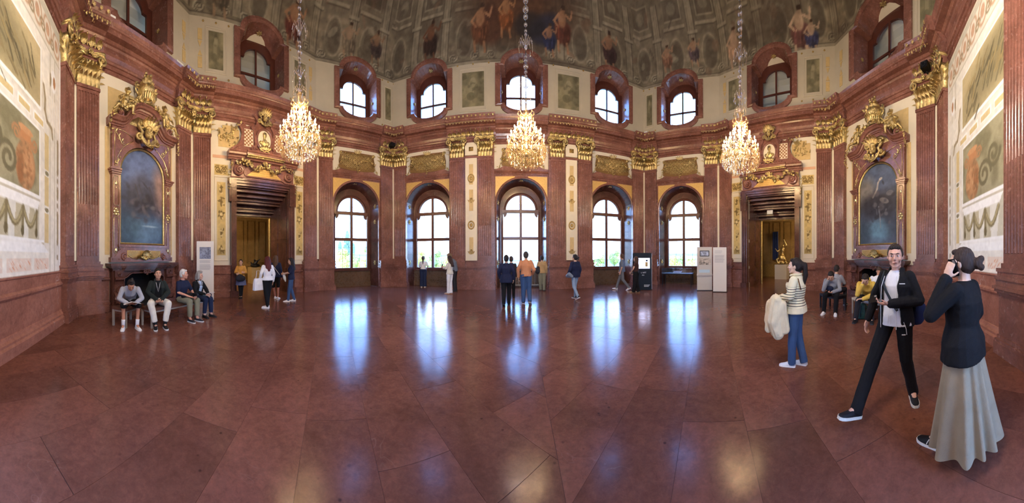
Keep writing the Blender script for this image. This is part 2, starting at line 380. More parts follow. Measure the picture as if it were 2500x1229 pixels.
# ---------------------------------------------------------------- painted surfaces: a fine grid with a colour at every vertex
def vnoise(X, Y, seed=0):
    r = np.random.default_rng(seed).random((64, 64)); xi = np.floor(X).astype(int); yi = np.floor(Y).astype(int)
    fx, fy = X - xi, Y - yi; fx = fx * fx * (3 - 2 * fx); fy = fy * fy * (3 - 2 * fy)
    g = lambda a, b: r[a % 64, b % 64]
    return (g(xi, yi) * (1 - fx) + g(xi + 1, yi) * fx) * (1 - fy) + (g(xi, yi + 1) * (1 - fx) + g(xi + 1, yi + 1) * fx) * fy
def fbm(X, Y, seed=0, oc=4):
    s, a, n = 0, 0.5, 0
    for i in range(oc): s = s + a * vnoise(X * 2 ** i, Y * 2 ** i, seed + i); n += a; a *= 0.5
    return s / n
class Canvas:
    def __init__(s, x0, x1, z0, z1, step, col):
        s.nx = max(2, int((x1 - x0) / step) + 1); s.nz = max(2, int((z1 - z0) / step) + 1)
        s.X, s.Z = np.meshgrid(np.linspace(x0, x1, s.nx), np.linspace(z0, z1, s.nz), indexing='xy')
        s.c = np.empty((*s.X.shape, 3)); s.c[:] = col; s.e = (x0, x1, z0, z1)
    def win(s, x0, x1, z0, z1):
        fx, fz = (s.nx - 1) / (s.e[1] - s.e[0]), (s.nz - 1) / (s.e[3] - s.e[2])
        a, b = max(0, int((x0 - s.e[0]) * fx) - 1), max(0, int((x1 - s.e[0]) * fx) + 2)
        c, d = max(0, int((z0 - s.e[2]) * fz) - 1), max(0, int((z1 - s.e[2]) * fz) + 2)
        w = (slice(c, d), slice(a, b)); return w, s.X[w], s.Z[w]
    def mask(s, m, col, a=1.0, w=(slice(None), slice(None))):
        m = np.clip(m, 0, 1)[..., None] * a; s.c[w] = s.c[w] * (1 - m) + np.array(col, float) * m; return s
    def rect(s, x0, x1, z0, z1, col, a=1.0):
        w, X, Z = s.win(x0, x1, z0, z1); return s.mask(((X >= x0) & (X <= x1) & (Z >= z0) & (Z <= z1)).astype(float), col, a, w)
    def frame(s, x0, x1, z0, z1, w, col, a=1.0):
        return s.rect(x0 - w, x1 + w, z0 - w, z0, col, a).rect(x0 - w, x1 + w, z1, z1 + w, col, a).rect(x0 - w, x0, z0, z1, col, a).rect(x1, x1 + w, z0, z1, col, a)
    def ell(s, cx, cz, rx, rz, col, a=1.0, rot=0.0, soft=0.15):
        R = max(rx, rz) * (1 + soft); w, X, Z = s.win(cx - R, cx + R, cz - R, cz + R)
        dx, dz = X - cx, Z - cz; c, q = math.cos(rot), math.sin(rot)
        d = np.sqrt(((dx * c + dz * q) / rx) ** 2 + ((-dx * q + dz * c) / rz) ** 2)
        return s.mask((1 - d) / soft + 0.5, col, a, w)
    def rng(s, cx, cz, rx, rz, wd, col, a=1.0):
        w, X, Z = s.win(cx - rx - wd * 2, cx + rx + wd * 2, cz - rz - wd * 2, cz + rz + wd * 2)
        d = np.sqrt(((X - cx) / rx) ** 2 + ((Z - cz) / rz) ** 2)
        return s.mask(1 - np.abs(d - 1) * min(rx, rz) / wd, col, a, w)
    def poly(s, pts, col, a=1.0):
        xs, zs = [p[0] for p in pts], [p[1] for p in pts]; w, X, Z = s.win(min(xs), max(xs), min(zs), max(zs))
        inside = np.zeros(X.shape, bool); n = len(pts)
        for i in range(n):
            (xa, za), (xb, zb) = pts[i], pts[(i + 1) % n]
            if za == zb: continue
            inside ^= ((Z < za) != (Z < zb)) & (X < (xb - xa) * (Z - za) / (zb - za) + xa)
        return s.mask(inside.astype(float), col, a, w)
    def line(s, pts, wd, col, a=1.0):
        for (xa, za), (xb, zb) in zip(pts, pts[1:]):
            w, X, Z = s.win(min(xa, xb) - wd * 2, max(xa, xb) + wd * 2, min(za, zb) - wd * 2, max(za, zb) + wd * 2)
            L2 = (xb - xa) ** 2 + (zb - za) ** 2 + 1e-9
            t = np.clip(((X - xa) * (xb - xa) + (Z - za) * (zb - za)) / L2, 0, 1)
            d = np.hypot(X - xa - t * (xb - xa), Z - za - t * (zb - za))
            s.mask((wd - d) / (wd * .5) + .2, col, a, w)
        return s
    def spir(s, cx, cz, r, w, col, dirn=1, turns=1.5, st=0.0, a=1.0):
        return s.line([(cx + r * (1 - .8 * t / 24) * math.cos(st + dirn * turns * 2 * PI * t / 24), cz + r * (1 - .8 * t / 24) * math.sin(st + dirn * turns * 2 * PI * t / 24)) for t in range(25)], w, col, a)
    def noise(s, sx, sz, amt, seed=0, oc=4):
        s.c = s.c * (1 + amt * (fbm(s.X * sx + 50, s.Z * sz + 50, seed, oc) - 0.5)[..., None] * 2); return s
    def blot(s, sx, sz, lo, hi, col, a=1.0, seed=0):
        return s.mask((fbm(s.X * sx + 50, s.Z * sz + 50, seed) - lo) / (hi - lo), col, a)
    def mesh(s, name, mat='paint', fn=None, hole=None):
        X, Z = s.X.ravel(), s.Z.ravel()
        P = fn(X, Z) if fn else np.stack([X, np.zeros_like(X), Z], 1)
        idx = np.arange(s.nx * s.nz).reshape(s.nz, s.nx)
        F = np.stack([idx[:-1, :-1], idx[:-1, 1:], idx[1:, 1:], idx[1:, :-1]], -1).reshape(-1, 4)
        if hole is not None:
            F = F[~hole(X[F].mean(1), Z[F].mean(1))]
        me = bpy.data.meshes.new(name); me.from_pydata(P.tolist(), [], F.tolist())
        c = np.clip(s.c, 0, 255).reshape(-1, 3) / 255
        c = np.where(c <= .04045, c / 12.92, ((c + .055) / 1.055) ** 2.4)
        at = me.color_attributes.new('Col', 'FLOAT_COLOR', 'POINT')
        at.data.foreach_set('color', np.concatenate([c, np.ones((len(c), 1))], 1).astype(np.float32).ravel())
        me.materials.append(MATS[mat]); me.shade_smooth(); me.update(); return me
# ================================================================= the shell of the hall
SIDE = dict(EL='entrance_left', FL='fireplace_left', DL='door_left', WL='window_left', G='garden', WR='window_right', DR='door_right',
            FR='fireplace_right', ER='entrance_right')
WY = 0.14            # plaster plane behind the pilaster faces
AY = 0.20            # attic wall plane
Z_SH, Z_CAP, Z_ARC, Z_FRI, Z_COR = 6.55, 7.50, 7.22, 7.98, 8.45
W_LAB = dict(EL='fresco wall at the left edge with painted urn above marble dado', FL='angled wall holding the left fireplace and its tall painting',
             DL='wall around the open doorway left of the windows', WL='angled window wall between left doorway and garden wall',
             G='straight garden wall with three arched windows', WR='angled window wall behind the kiosk and white panels',
             DR='wall around the open doorway right of the windows', FR='angled wall holding the right fireplace and its tall painting',
             ER='fresco wall at the right edge behind woman on phone')
WALL = {}
for k in FACETS:
    F = FC[k]
    WALL[k] = thing('wall_' + SIDE[k], F.loc(0), F.rz, W_LAB[k], 'wall', kind='structure')

# ---- floor: red marble slabs laid diagonally in two mirrored fields
room = [Vector(V[k]) for k in ('A0', 'L1', 'L2', 'L3', 'L4', 'R4', 'R3', 'R2', 'R1')]
def clip(poly, p, n):
    out = []
    for i in range(len(poly)):
        a, b = poly[i], poly[(i + 1) % len(poly)]; da, db = (a - p).dot(n), (b - p).dot(n)
        if da >= 0: out.append(a)
        if (da >= 0) != (db >= 0): out.append(a + (b - a) * (da / (da - db)))
    return out
fb = MB(); fb.add([(-30, -8, -0.004), (30, -8, -0.004), (30, 16.2, -0.004), (-30, 16.2, -0.004)], [(0, 1, 2, 3)])
floor = tag(fb.obj('floor', 'joint'), 'polished red marble floor of large diagonal slabs reflecting the windows', 'floor', kind='structure')
far_mb = MB(); slabs = []
def slab_mesh(mb, poly, g=0.003):
    c = sum(poly, Vector((0, 0))) / len(poly)
    q = [p + (c - p).normalized() * g for p in poly]; n = len(q)
    tx, ty = random.uniform(-3e-4, 3e-4), random.uniform(-3e-4, 3e-4); zz = lambda p: (p.x - c.x) * tx + (p.y - c.y) * ty
    return mb.add([(p.x, p.y, -0.03) for p in q] + [(p.x, p.y, zz(p)) for p in q],
                  [tuple(range(n, 2 * n))] + [(i, (i + 1) % n, n + (i + 1) % n, n + i) for i in range(n)])
SW, SL = 0.605, 1.55
for side in (-1, 1):
    ang = math.radians(46 if side > 0 else 134)
    d = Vector((math.cos(ang), math.sin(ang))); nn = Vector((-d.y, d.x))
    for i in range(-30, 31):
        off = random.uniform(0, SL)
        for j in range(-14, 15):
            a0 = j * SL + off; a1 = a0 + SL; b0 = i * SW + 0.25; b1 = b0 + SW
            poly = [d * a0 + nn * b0, d * a1 + nn * b0, d * a1 + nn * b1, d * a0 + nn * b1]
            if (poly[2] - poly[0]).cross(poly[3] - poly[1]) < 0: poly.reverse()
            poly = clip(poly, Vector((0.3, 0)), Vector((side, 0)))
            for k in FACETS:
                if len(poly) > 2: poly = clip(poly, FC[k].a - FC[k].n * 0.25, FC[k].n)
            if len(poly) > 2:
                ar = abs(sum(poly[q].cross(poly[(q + 1) % len(poly)]) for q in range(len(poly)))) / 2
                if ar > 0.004:
                    c = sum(poly, Vector((0, 0))) / len(poly); slabs.append((ar / max(c.length, 1) ** 3, poly))
slabs.sort(key=lambda q: -q[0])
for i, (_, poly) in enumerate(slabs):
    mb = MB() if i < 298 else far_mb
    slab_mesh(mb, poly)
    if i < 298: mb.obj('floor_slab', 'floor_marble', floor)
for k in ('WL', 'G', 'WR'):           # floor runs on into the window niches
    F = FC[k]
    for uc in ([F.L / 2] if k != 'G' else [1.95, 6.77, 11.63]):
        slab_mesh(far_mb, [Vector(F.loc(uc + s, y).xy) for s, y in ((-1.3, .95), (1.3, .95), (1.3, .255), (-1.3, .255))][::-1])
if far_mb.f:
    tag(far_mb.obj('floor_slabs_far', 'floor_marble', floor), kind='stuff')

# ---- pilaster: pedestal, moulded base, shaft fluted above and reeded below
def pilaster_mesh(w=0.70):
    mb = MB(); h = w / 2; B = 0.2
    for ex, y, z0, z1 in ((.12, -.13, 0, .20), (.10, -.115, .20, .25), (.07, -.085, .25, .31), (.05, -.06, .31, .98), (.07, -.085, .98, 1.03),
                          (.10, -.12, 1.03, 1.08), (.13, -.15, 1.08, 1.13), (.09, -.10, 1.13, 1.23), (.105, -.12, 1.23, 1.30), (.07, -.08, 1.30, 1.36),
                          (.085, -.095, 1.36, 1.42), (.03, -.03, 1.42, 1.50)):
        mb.box(-h - ex, h + ex, y, B, z0, z1)
    nf = 7; fw = w * .9 / nf; x0 = -w * .45
    def section(kind):
        pts = [(-h, 0.0)]
        for i in range(nf):
            c = x0 + (i + .5) * fw; r = fw * .36
            for a in range(7):
                t = PI - PI * a / 6
                pts.append((c + r * math.cos(t), (r * math.sin(t)) * (1.0 if kind == 'flute' else -.45)))
        return pts + [(h, 0.0)]
    plainsec = [(p[0], 0.0) for p in section('flute')]
    levels = [(1.50, plainsec), (1.66, plainsec), (1.665, section('reed')), (3.12, section('reed')), (3.125, plainsec), (3.14, plainsec), (3.145, section('flute')), (6.36, section('flute')),
              (6.37, plainsec), (6.46, plainsec)]
    k = len(plainsec); vs = [(p[0], p[1], z) for z, s_ in levels for p in s_]
    mb.add(vs, [(i * k + j, i * k + j + 1, (i + 1) * k + j + 1, (i + 1) * k + j) for i in range(len(levels) - 1) for j in range(k - 1)])
    for s_ in (-1, 1): mb.add([(s_ * h, 0, 1.5), (s_ * h, B, 1.5), (s_ * h, B, 6.46), (s_ * h, 0, 6.46)], [(0, 1, 2, 3)])
    mb.box(-h - .025, h + .025, -.03, B, 6.46, 6.55)
    return mb.mesh('pilaster', 'red_marble')
def capital_mesh(w=0.70):
    "gilded composite capital: two rows of acanthus, egg band, corner volutes, abacus with flower"
    mb = MB(); h = w / 2
    mb.box(-h - .01, h + .01, -.02, .2, 0, .62); mb.box(-h - .06, h + .06, -.08, .2, .56, .70)
    for i in range(5): mb.leaf(-h + .07 + i * (w - .14) / 4, -.03, 0, .165, .34, .05, .55)
    for i in range(4): mb.leaf(-h + .145 + i * (w - .29) / 3, -.035, .14, .18, .44, .07, .6)
    for i in range(5): mb.leaf(-h + .02 + i * (w - .04) / 4, -.03, .36, .12, .26, .06, .7)
    for s_ in (-1, 1):
        for z in (.02, .22, .4): mb.at(s_ * h, .07, z, rz=s_ * PI / 2).leaf(0, 0, 0, .16, .32, .05, .6)
        mb.reset()
        mb.spiral(s_ * (h + .015), -.13, .73, .15, 1.7, .04, -s_, PI / 2, 6, 26, .05)
        mb.tube([(s_ * .06, -.1, .82), (s_ * .18, -.12, .80), (s_ * (h - .03), -.13, .875)], [.035, .03, .035], 6)
        mb.leaf(s_ * (h - .02), -.14, .50, .12, .2, .05, .4)
    for i in range(5): mb.ball((-.2 + i * .1, -.105, .655), (.036, .03, .045), 8, 6)
    for i in range(14): mb.ball((-h + .03 + i * (w - .06) / 13, -.09, .575), .019, 6, 4)
    pts = [(-h - .13, -.17), (-h - .07, -.2)] + [(x, -.13 - .06 * abs(x / h) ** 2) for x in (-.25, -.12, 0, .12, .25)] + [(h + .07, -.2), (h + .13, -.17), (h + .13, .2), (-h - .13, .2)]
    n = len(pts)
    for z0, z1, q in ((.86, .90, .96), (.90, .95, 1.0)):
        mb.add([(x * q, y * q, z0) for x, y in pts] + [(x * q, y * q, z1) for x, y in pts], [tuple(range(n - 1, -1, -1)), tuple(range(n, 2 * n))] + [(i, (i + 1) % n, n + (i + 1) % n, n + i) for i in range(n)])
    for i in range(6):
        a = i * PI / 3; mb.ball((.055 * math.cos(a), -.17, .88 + .055 * math.sin(a)), (.035, .03, .035), 6, 5)
    mb.ball((0, -.19, .88), .03, 6, 5)
    return mb.mesh('capital', 'gold', True)
def leaf_row_mesh(w, n, hgt=.42):
    mb = MB()
    for i in range(n):
        x = -w / 2 + w * (i + .5) / n; q = w / n
        for r in (-.55, -.28, 0, .28, .55): mb.leaf(x, 0, .0, q * .3, hgt * (.62 - abs(r) * .25), .04, .5, r)
        mb.leaf(x, -.02, -.02, q * .42, hgt * .5, .06, .7)
        mb.ball((x, -.03, .02), (.035, .03, .035), 6, 5)
        xx = x + q / 2
        if i < n - 1:
            mb.tube([(xx, -.01, .0), (xx, -.02, hgt * .5), (xx, -.02, hgt * .72)], [.02, .014, .008], 5); mb.ball((xx, -.025, hgt * .8), (.03, .025, .04), 6, 5)
            for s_ in (-1, 1): mb.spiral(xx + s_ * .04, -.01, hgt * .22, .035, 1.1, .011, s_, PI / 2, 4, 10)
    return mb.mesh('gilded_leaf_frieze', 'gold', True)
def bead_row_mesh(w):
    "gilded drops under the crown mould and along the corona"
    mb = MB(); n = max(3, int(w / .075))
    for i in range(n):
        x = -w / 2 + w * (i + .5) / n
        mb.ball((x, -.555, 8.075), (.03, .022, .03), 6, 4)
        if i % 2: mb.leaf(x, -.55, 8.07, .06, -.07, -.01, .3, k=3)
    m = max(2, int(w / .2))
    for i in range(m):
        x = -w / 2 + w * (i + .5) / m; mb.ball((x, -.60, 8.345), (.055, .02, .022), 6, 4); mb.leaf(x, -.6, 8.36, .1, -.09, -.01, .3, k=3)
    return mb.mesh('gilded_beads', 'gold', True)
ME_PIL, ME_CAP = pilaster_mesh(), capital_mesh()
PROF = [(.3, Z_ARC), (.02, Z_ARC), (.02, 7.33), (-.02, 7.335), (-.02, 7.45), (-.06, 7.46), (-.08, 7.51), (-.08, 7.54), (.0, 7.55), (-.015, 7.62), (-.05, 7.72),
        (-.05, 7.82), (-.02, 7.90), (-.06, 7.93), (-.09, 7.985), (-.14, 8.0), (-.2, 8.055), (-.38, 8.06), (-.38, 8.20), (-.41, 8.21), (-.43, 8.25), (-.41, 8.29), (-.45, 8.36), (-.47, 8.42), (-.48, 8.45), (.3, 8.45)]
def prof(dy): return [(y + WY - .05 - (dy if y < .29 else 0), z) for y, z in PROF]
BROKEN = dict(EL=[(5.86, 6.71)], FL=[(0, .85), (3.91, 4.76)], DL=[(0, .85), (5.08, 5.93)], WL=[(0, .85), (3.37, 4.22)], G=[(0, .82), (3.05, 5.5), (8.05, 10.5), (12.76, 13.58)],
              WR=[(0, .85), (3.42, 4.27)], DR=[(0, .85), (5.1, 5.95)], FR=[(0, .88), (4.3, 5.18)], ER=[(0, .88), (3.95, 5.0)])
PILS = dict(EL=[6.30], FL=[.41, 4.35], DL=[.41, 5.52], WL=[.41, 3.81], G=[.38, 3.56, 4.97, 8.54, 9.98, 13.2], WR=[.40, 3.87], DR=[.41, 5.54], FR=[.42, 4.76], ER=[.42, 4.50])
row_cache = {}
for k in FACETS:
    F, W = FC[k], WALL[k]
    mb = MB(); mb.sweep(prof(0), 0, F.L); mb.obj('entablature', 'red_marble', W)
    for (a, b) in BROKEN[k]:
        w = round(b - a, 2)
        if (w, 'm') not in row_cache:
            mb = MB(); mb.sweep(prof(.17), -w / 2, w / 2); row_cache[(w, 'm')] = mb.mesh('entablature_break', 'red_marble')
            row_cache[(w, 'l')] = leaf_row_mesh(w - .12, max(3, int(w / .24))); row_cache[(w, 'b')] = bead_row_mesh(w)
        br = put('entablature_break', row_cache[(w, 'm')], W, ((a + b) / 2, 0, 0))
        put('gilded_leaf_frieze', row_cache[(w, 'l')], br, (0, -.15, 7.56)); put('gilded_beads', row_cache[(w, 'b')], br, (0, 0, 0))
    pier = k == 'G'
    for i, u in enumerate(PILS[k]):
        y = -.14 if pier and 1 <= i <= 4 else 0.0
        p = put('pilaster', ME_PIL, W, (u, y, 0)); tag(put('capital', ME_CAP, p, (0, 0, Z_SH)), 'gilded acanthus capital')

for k in FACETS:                      # narrow painted strip left between the paired corner pilasters
    for u in (-.01, FC[k].L - .05):
        if not (k == 'EL' and u < 0) and not (k == 'ER' and u > 1): MB().box(u, u + .06, .015, WY, 1.52, 6.5).obj('cream_strip', 'panel_cream', WALL[k])
# ---- dado: plinth, panel and cap moulding on the blind stretches
DADO = [(.05, 0), (-.16, 0), (-.16, .17), (-.15, .18), (-.12, .20), (-.12, .24), (-.08, .27), (-.06, .32), (-.045, .33), (-.045, .90), (-.065, .92), (-.09, .95), (-.09, .99), (-.06, 1.02), (-.05, 1.03), (-.05, 1.24), (-.07, 1.26), (-.07, 1.29), (.05, 1.30)]
DADO = [(y + WY, z) for y, z in DADO]
DOOR_U = dict(DL=3.08, DR=2.90); FIRE_U = dict(FL=2.40, FR=2.62); FIRE_S = dict(FL=1.0, FR=1.08)
for k, spans in dict(EL=[(1.75, 6.0)], ER=[(.7, 6.3)], FL=[(.7, 1.15), (3.6, 4.1)], FR=[(.7, 1.35), (3.95, 4.5)], DL=[(.7, 1.62), (4.55, 5.2)], DR=[(.7, 1.42), (4.4, 5.2)]).items():
    for a, b in spans:
        mb = MB(); mb.sweep(DADO, a, b); mb.obj('dado', 'dado_marble' if k[0] == 'E' else 'red_marble', WALL[k])

# ---- lower walls
def wall_cols(mb, u0, u1, z0, z1, y, uc, hw, lo, hi, n=20):
    xs = [uc - hw + 2 * hw * i / n for i in range(n + 1)]
    q = lambda a, b, c, d: mb.add([(a, y, c), (b, y, c), (b, y, d), (a, y, d)], [(0, 1, 2, 3)])
    q(u0, uc - hw, z0, z1); q(uc + hw, u1, z0, z1)
    for a, b in zip(xs, xs[1:]):
        for top in (True, False):
            ha, hb = (hi(a - uc), hi(b - uc)) if top else (lo(a - uc), lo(b - uc))
            if top: mb.add([(a, y, ha), (b, y, hb), (b, y, z1), (a, y, z1)], [(0, 1, 2, 3)])
            elif max(ha, hb) > z0 + .01: mb.add([(a, y, z0), (b, y, z0), (b, y, hb), (a, y, ha)], [(0, 1, 2, 3)])
A_HW, A_SP = 1.27, 4.27          # lower embrasure arch: half width, springing
arch_hi = lambda x: A_SP + math.sqrt(max(0, A_HW ** 2 - x * x))
LOWWIN = [('WL', 2.11), ('G', 1.95), ('G', 6.77), ('G', 11.63), ('WR', 2.13)]
for k in ('WL', 'G', 'WR'):
    F = FC[k]; us = [u for q, u in LOWWIN if q == k]
    edges = [-.16] + [(a + b) / 2 for a, b in zip(us, us[1:])] + [F.L + .16]
    mb, mc = MB(), MB()
    for i, u in enumerate(us):
        wall_cols(mb, edges[i], edges[i + 1], 0, 5.72, WY, u, A_HW, lambda x: 0, arch_hi)
        mc.add([(edges[i], WY, 5.72), (edges[i + 1], WY, 5.72), (edges[i + 1], WY, 7.4), (edges[i], WY, 7.4)], [(0, 1, 2, 3)])
    mb.obj('marble_facing', 'red_marble', WALL[k]); mc.obj('plaster', 'cream', WALL[k])
for k in ('FL', 'FR'):
    L = FC[k].L; mb = MB(); mb.box(-.16, L + .16, WY, WY + .3, 1.2, 7.4); u, s = FIRE_U[k], FIRE_S[k]
    mb.box(-.16, u - .84 * s, WY, WY + .3, 0, 1.2); mb.box(u + .84 * s, L + .16, WY, WY + .3, 0, 1.2); mb.obj('plaster', 'cream', WALL[k])
for k, u in DOOR_U.items():
    L = FC[k].L; mb = MB()
    mb.box(-.16, u - 1.24, WY, WY + .25, 0, 7.4); mb.box(u + 1.24, L + .16, WY, WY + .25, 0, 7.4); mb.box(u - 1.24, u + 1.24, WY, WY + .25, 4.6, 7.4)
    mb.obj('plaster', 'cream', WALL[k])
for k, (a, b) in dict(EL=(1.5, 6.87), ER=(-.16, 6.48)).items():
    mb = MB(); mb.box(a, b, WY, WY + .25, 0, 7.4); mb.obj('plaster', 'cream', WALL[k])
# the garden wall steps forward as two piers between the three windows, a painted cream strip on each
for u0, u1 in ((3.16, 5.42), (8.12, 10.42)):
    mb = MB(); c = (u0 + u1) / 2
    mb.box(u0, u1, -.06, WY + .02, 1.3, 7.3)
    mb.box(u0 - .06, u1 + .06, -.24, WY, 0, .22); mb.box(u0 - .03, u1 + .03, -.20, WY, .22, .32); mb.box(u0, u1, -.17, WY, .32, 1.0)
    mb.box(u0 - .03, u1 + .03, -.21, WY, 1.0, 1.06); mb.box(u0 - .06, u1 + .06, -.26, WY, 1.06, 1.13); mb.box(u0, u1, -.14, WY, 1.13, 1.32)
    pr = mb.obj('pier', 'red_marble', WALL['G'])
    st = MB(); st.prism([(-.29, 0), (.29, 0), (.29, 5.05), (-.29, 5.05)], -.165, -.05)
    so = st.obj('painted_strip', 'panel_cream', pr, (c, 0, 1.42))
    for z0, z1 in ((.32, 1.15), (2.45, 3.5), (3.75, 4.75)):
        MB().box(-.10, .10, -.175, -.16, z0, z1).obj('ochre_field', 'ochre', so)
    for z, kk in ((.42, 0), (1.75, 1), (2.95, 2), (4.05, 1)):
        o = MB()
        if kk == 1:
            o.ring(arc(0, 0, .17, 0, 2 * PI, 20, .22)[:-1], arc(0, 0, .11, 0, 2 * PI, 20, .15)[:-1], -.20, -.16, True, .01); o.ball((0, -.17, 0), (.075, .03, .1), 10, 6)
            for i in range(8): o.ball((.05 * math.cos(i * PI / 4), -.19, .07 * math.sin(i * PI / 4)), .018, 5, 4)
        else:
            for i in range(5): o.leaf((i - 2) * .03, -.17, -.1, .06, .2, .01, .2, (i - 2) * .3)
            o.ball((0, -.19, -.08), .03, 6, 5); o.ball((0, -.185, .1), (.05, .03, .04), 6, 5)
        o.obj('gilt_medallion', 'old_gold', so, (0, 0, z + (0 if kk == 1 else 0)), smooth=True)
    cp = MB(); cp.prism([(-.3, 0), (.3, 0), (.3, .45), (.2, .62), (-.2, .62), (-.3, .45)], -.165, -.05)
    co = cp.obj('painted_panel', 'panel_cream', pr, (c, 0, 6.62)); rs = MB()
    for i in range(6): rs.ball((.05 * math.cos(i * PI / 3), -.18, .05 * math.sin(i * PI / 3)), (.04, .02, .04), 6, 4)
    rs.box(-.11, .11, -.175, -.16, -.1, .1); rs.ball((0, -.19, 0), .035, 6, 5); rs.obj('gilt_rosette', 'old_gold', co, (0, 0, .3), smooth=True)

# ---- over the lower windows: ledge, swept-up marble panel, gilded trellis with garland, spandrels
def diaper(mb, x0, x1, z0, z1, step, y, inside, th=.012):
    nx = int((x1 - x0) / step); nz = int((z1 - z0) / step)
    for i in range(-nz, nx + nz + 1):
        for s_ in (1, -1):
            pts = [(x0 + (i * step + s_ * t * step if s_ > 0 else i * step - t * step), z0 + t * step) for t in range(nz + 1)]
            run = []
            for p in pts + [None]:
                if p and x0 <= p[0] <= x1 and inside(*p): run.append((p[0], y, p[1]))
                else:
                    if len(run) > 1: mb.tube(run, th, 4)
                    run = []
def over_window_meshes():
    shape = lambda x, z: z < .95 + .05 * math.cos(x * 3) and z > .08 + .32 * max(0, abs(x) - .35) and abs(x) < 1.02 - .1 * math.sin(z * 3)
    a = MB()
    a.prism([(-1.37, 0), (1.37, 0), (1.37, .06), (1.3, .07)] + [(1.25 - .42 * t - .12 * math.sin(t * PI), .07 + .36 * t ** 1.5) for t in (0, .25, .5, .75, 1)] + [(.82, .9), (.9, 1.1), (-.9, 1.1), (-.82, .9)] +
            [(-(1.25 - .42 * t - .12 * math.sin(t * PI)), .07 + .36 * t ** 1.5) for t in (1, .75, .5, .25, 0)] + [(-1.3, .07), (-1.37, .06)], -.05, .02)
    panel = a.mesh('over_window_panel', 'red_marble')
    b = MB(); b.prism([(x, z) for x, z in [(-.98, .1), (-.4, .02), (.4, .02), (.98, .1), (1.0, .5), (.9, .95), (-.9, .95), (-1.0, .5)]], -.065, -.04)
    ground_ = b.mesh('trellis_ground', 'trellis_ground')
    c = MB(); diaper(c, -.95, .95, .05, .95, .1, -.075, shape)
    for i in range(20):
        for j in range(9):
            x, z = -.95 + i * .1, .1 + j * .1
            if shape(x, z) and (i + j) % 2: c.ball((x, -.075, z), .02, 5, 4)
    trellis = c.mesh('gilded_trellis', 'gold', True)
    g = MB(); garland(g, [(-.95, -.1, .35), (-.7, -.12, .62), (-.35, -.13, .55), (0, -.14, .28), (.35, -.13, .55), (.7, -.12, .62), (.95, -.1, .35)], 0.085, 60, 5)
    garland(g, [(-.95, -.1, .35), (-1.05, -.09, .1), (-1.15, -.07, -.02)], .05, 14, 6); garland(g, [(.95, -.1, .35), (1.05, -.09, .1), (1.15, -.07, -.02)], .05, 14, 7)
    garland(g, [(0, -.14, .28), (.0, -.13, .05), (.02, -.12, -.08)], .05, 12, 8)
    for s_ in (-1, 1): g.spiral(s_ * .9, -.09, .88, .1, 1.5, .028, s_, 0, 5, 18); g.ball((s_ * .9, -.1, .88), .06, 8, 6)
    for i in range(5): g.leaf((i - 2) * .04, -.1, .9, .07, .22, .03, .4, (i - 2) * .35)
    gar = g.mesh('gilded_garland', 'gold', True)
    l = MB(); l.sweep([(.02, 0), (-.05, 0), (-.05, .05), (-.09, .07), (-.12, .12), (-.15, .15), (-.15, .18), (.02, .19)], -1.36, 1.36)
    ledge = l.mesh('ledge', 'red_marble')
    sp = []
    for s_ in (-1, 1):
        o = MB(); pts = [(s_ * (A_HW + .03), 5.62), (s_ * .32, 5.62)] + [(s_ * (A_HW + .07) * math.sin(t), A_SP + (A_HW + .07) * math.cos(t)) for t in [math.radians(q) for q in (15, 25, 35, 45, 55, 65, 75)]] + [(s_ * (A_HW + .03), 4.62)]
        o.prism(pts if s_ > 0 else pts[::-1], -.015, .02); sp.append(o.mesh('spandrel', 'gold_ground'))
    ar = MB(); ar.ring([(A_HW + .02, 0)] + arc(0, A_SP, A_HW + .07, 0, PI, 24) + [(-A_HW - .02, 0)], [(A_HW - .03, 0)] + arc(0, A_SP, A_HW - .03, 0, PI, 24) + [(-A_HW + .03, 0)], -.035, .05, False, .015)
    return panel, ground_, trellis, gar, ledge, sp, ar.mesh('arch_moulding', 'red_marble')
def garland(mb, pts, r, n, seed=0, leafy=True):
    rg = random.Random(seed); P = [Vector(p) for p in pts]; m = len(P) - 1
    for i in range(n):
        t = (i + .5) / n * m; k = min(int(t), m - 1); q = P[k].lerp(P[k + 1], t - k)
        d = (P[k + 1] - P[k]).normalized()
        off = Vector((rg.uniform(-1, 1), rg.uniform(-1, .2), rg.uniform(-1, 1))) * r * .8
        c = q + off; s_ = r * rg.uniform(.35, .62)
        if rg.random() < .55: mb.ball(c, (s_, s_, s_ * rg.uniform(.8, 1.2)), 6, 5)
        else: mb.leaf(c.x, c.y - .01, c.z, r * 1.0, r * 1.5, .02, .5, rg.uniform(-3, 3), k=3)
O_PAN, O_GRD, O_TRE, O_GAR, O_LED, O_SP, O_ARCH = over_window_meshes()
for k, u in LOWWIN:
    W = WALL[k]
    ow = put('over_window_panel', O_PAN, W, (u, WY, 5.92)); put('trellis_ground', O_GRD, ow, (0, 0, .12)); put('gilded_trellis', O_TRE, ow, (0, 0, .12)); put('gilded_garland', O_GAR, ow, (0, 0, .12))
    put('ledge', O_LED, W, (u, WY, 5.70)); put('arch_moulding', O_ARCH, W, (u, WY, 0))
    for s_ in O_SP: put('spandrel', s_, W, (u, WY, 0))

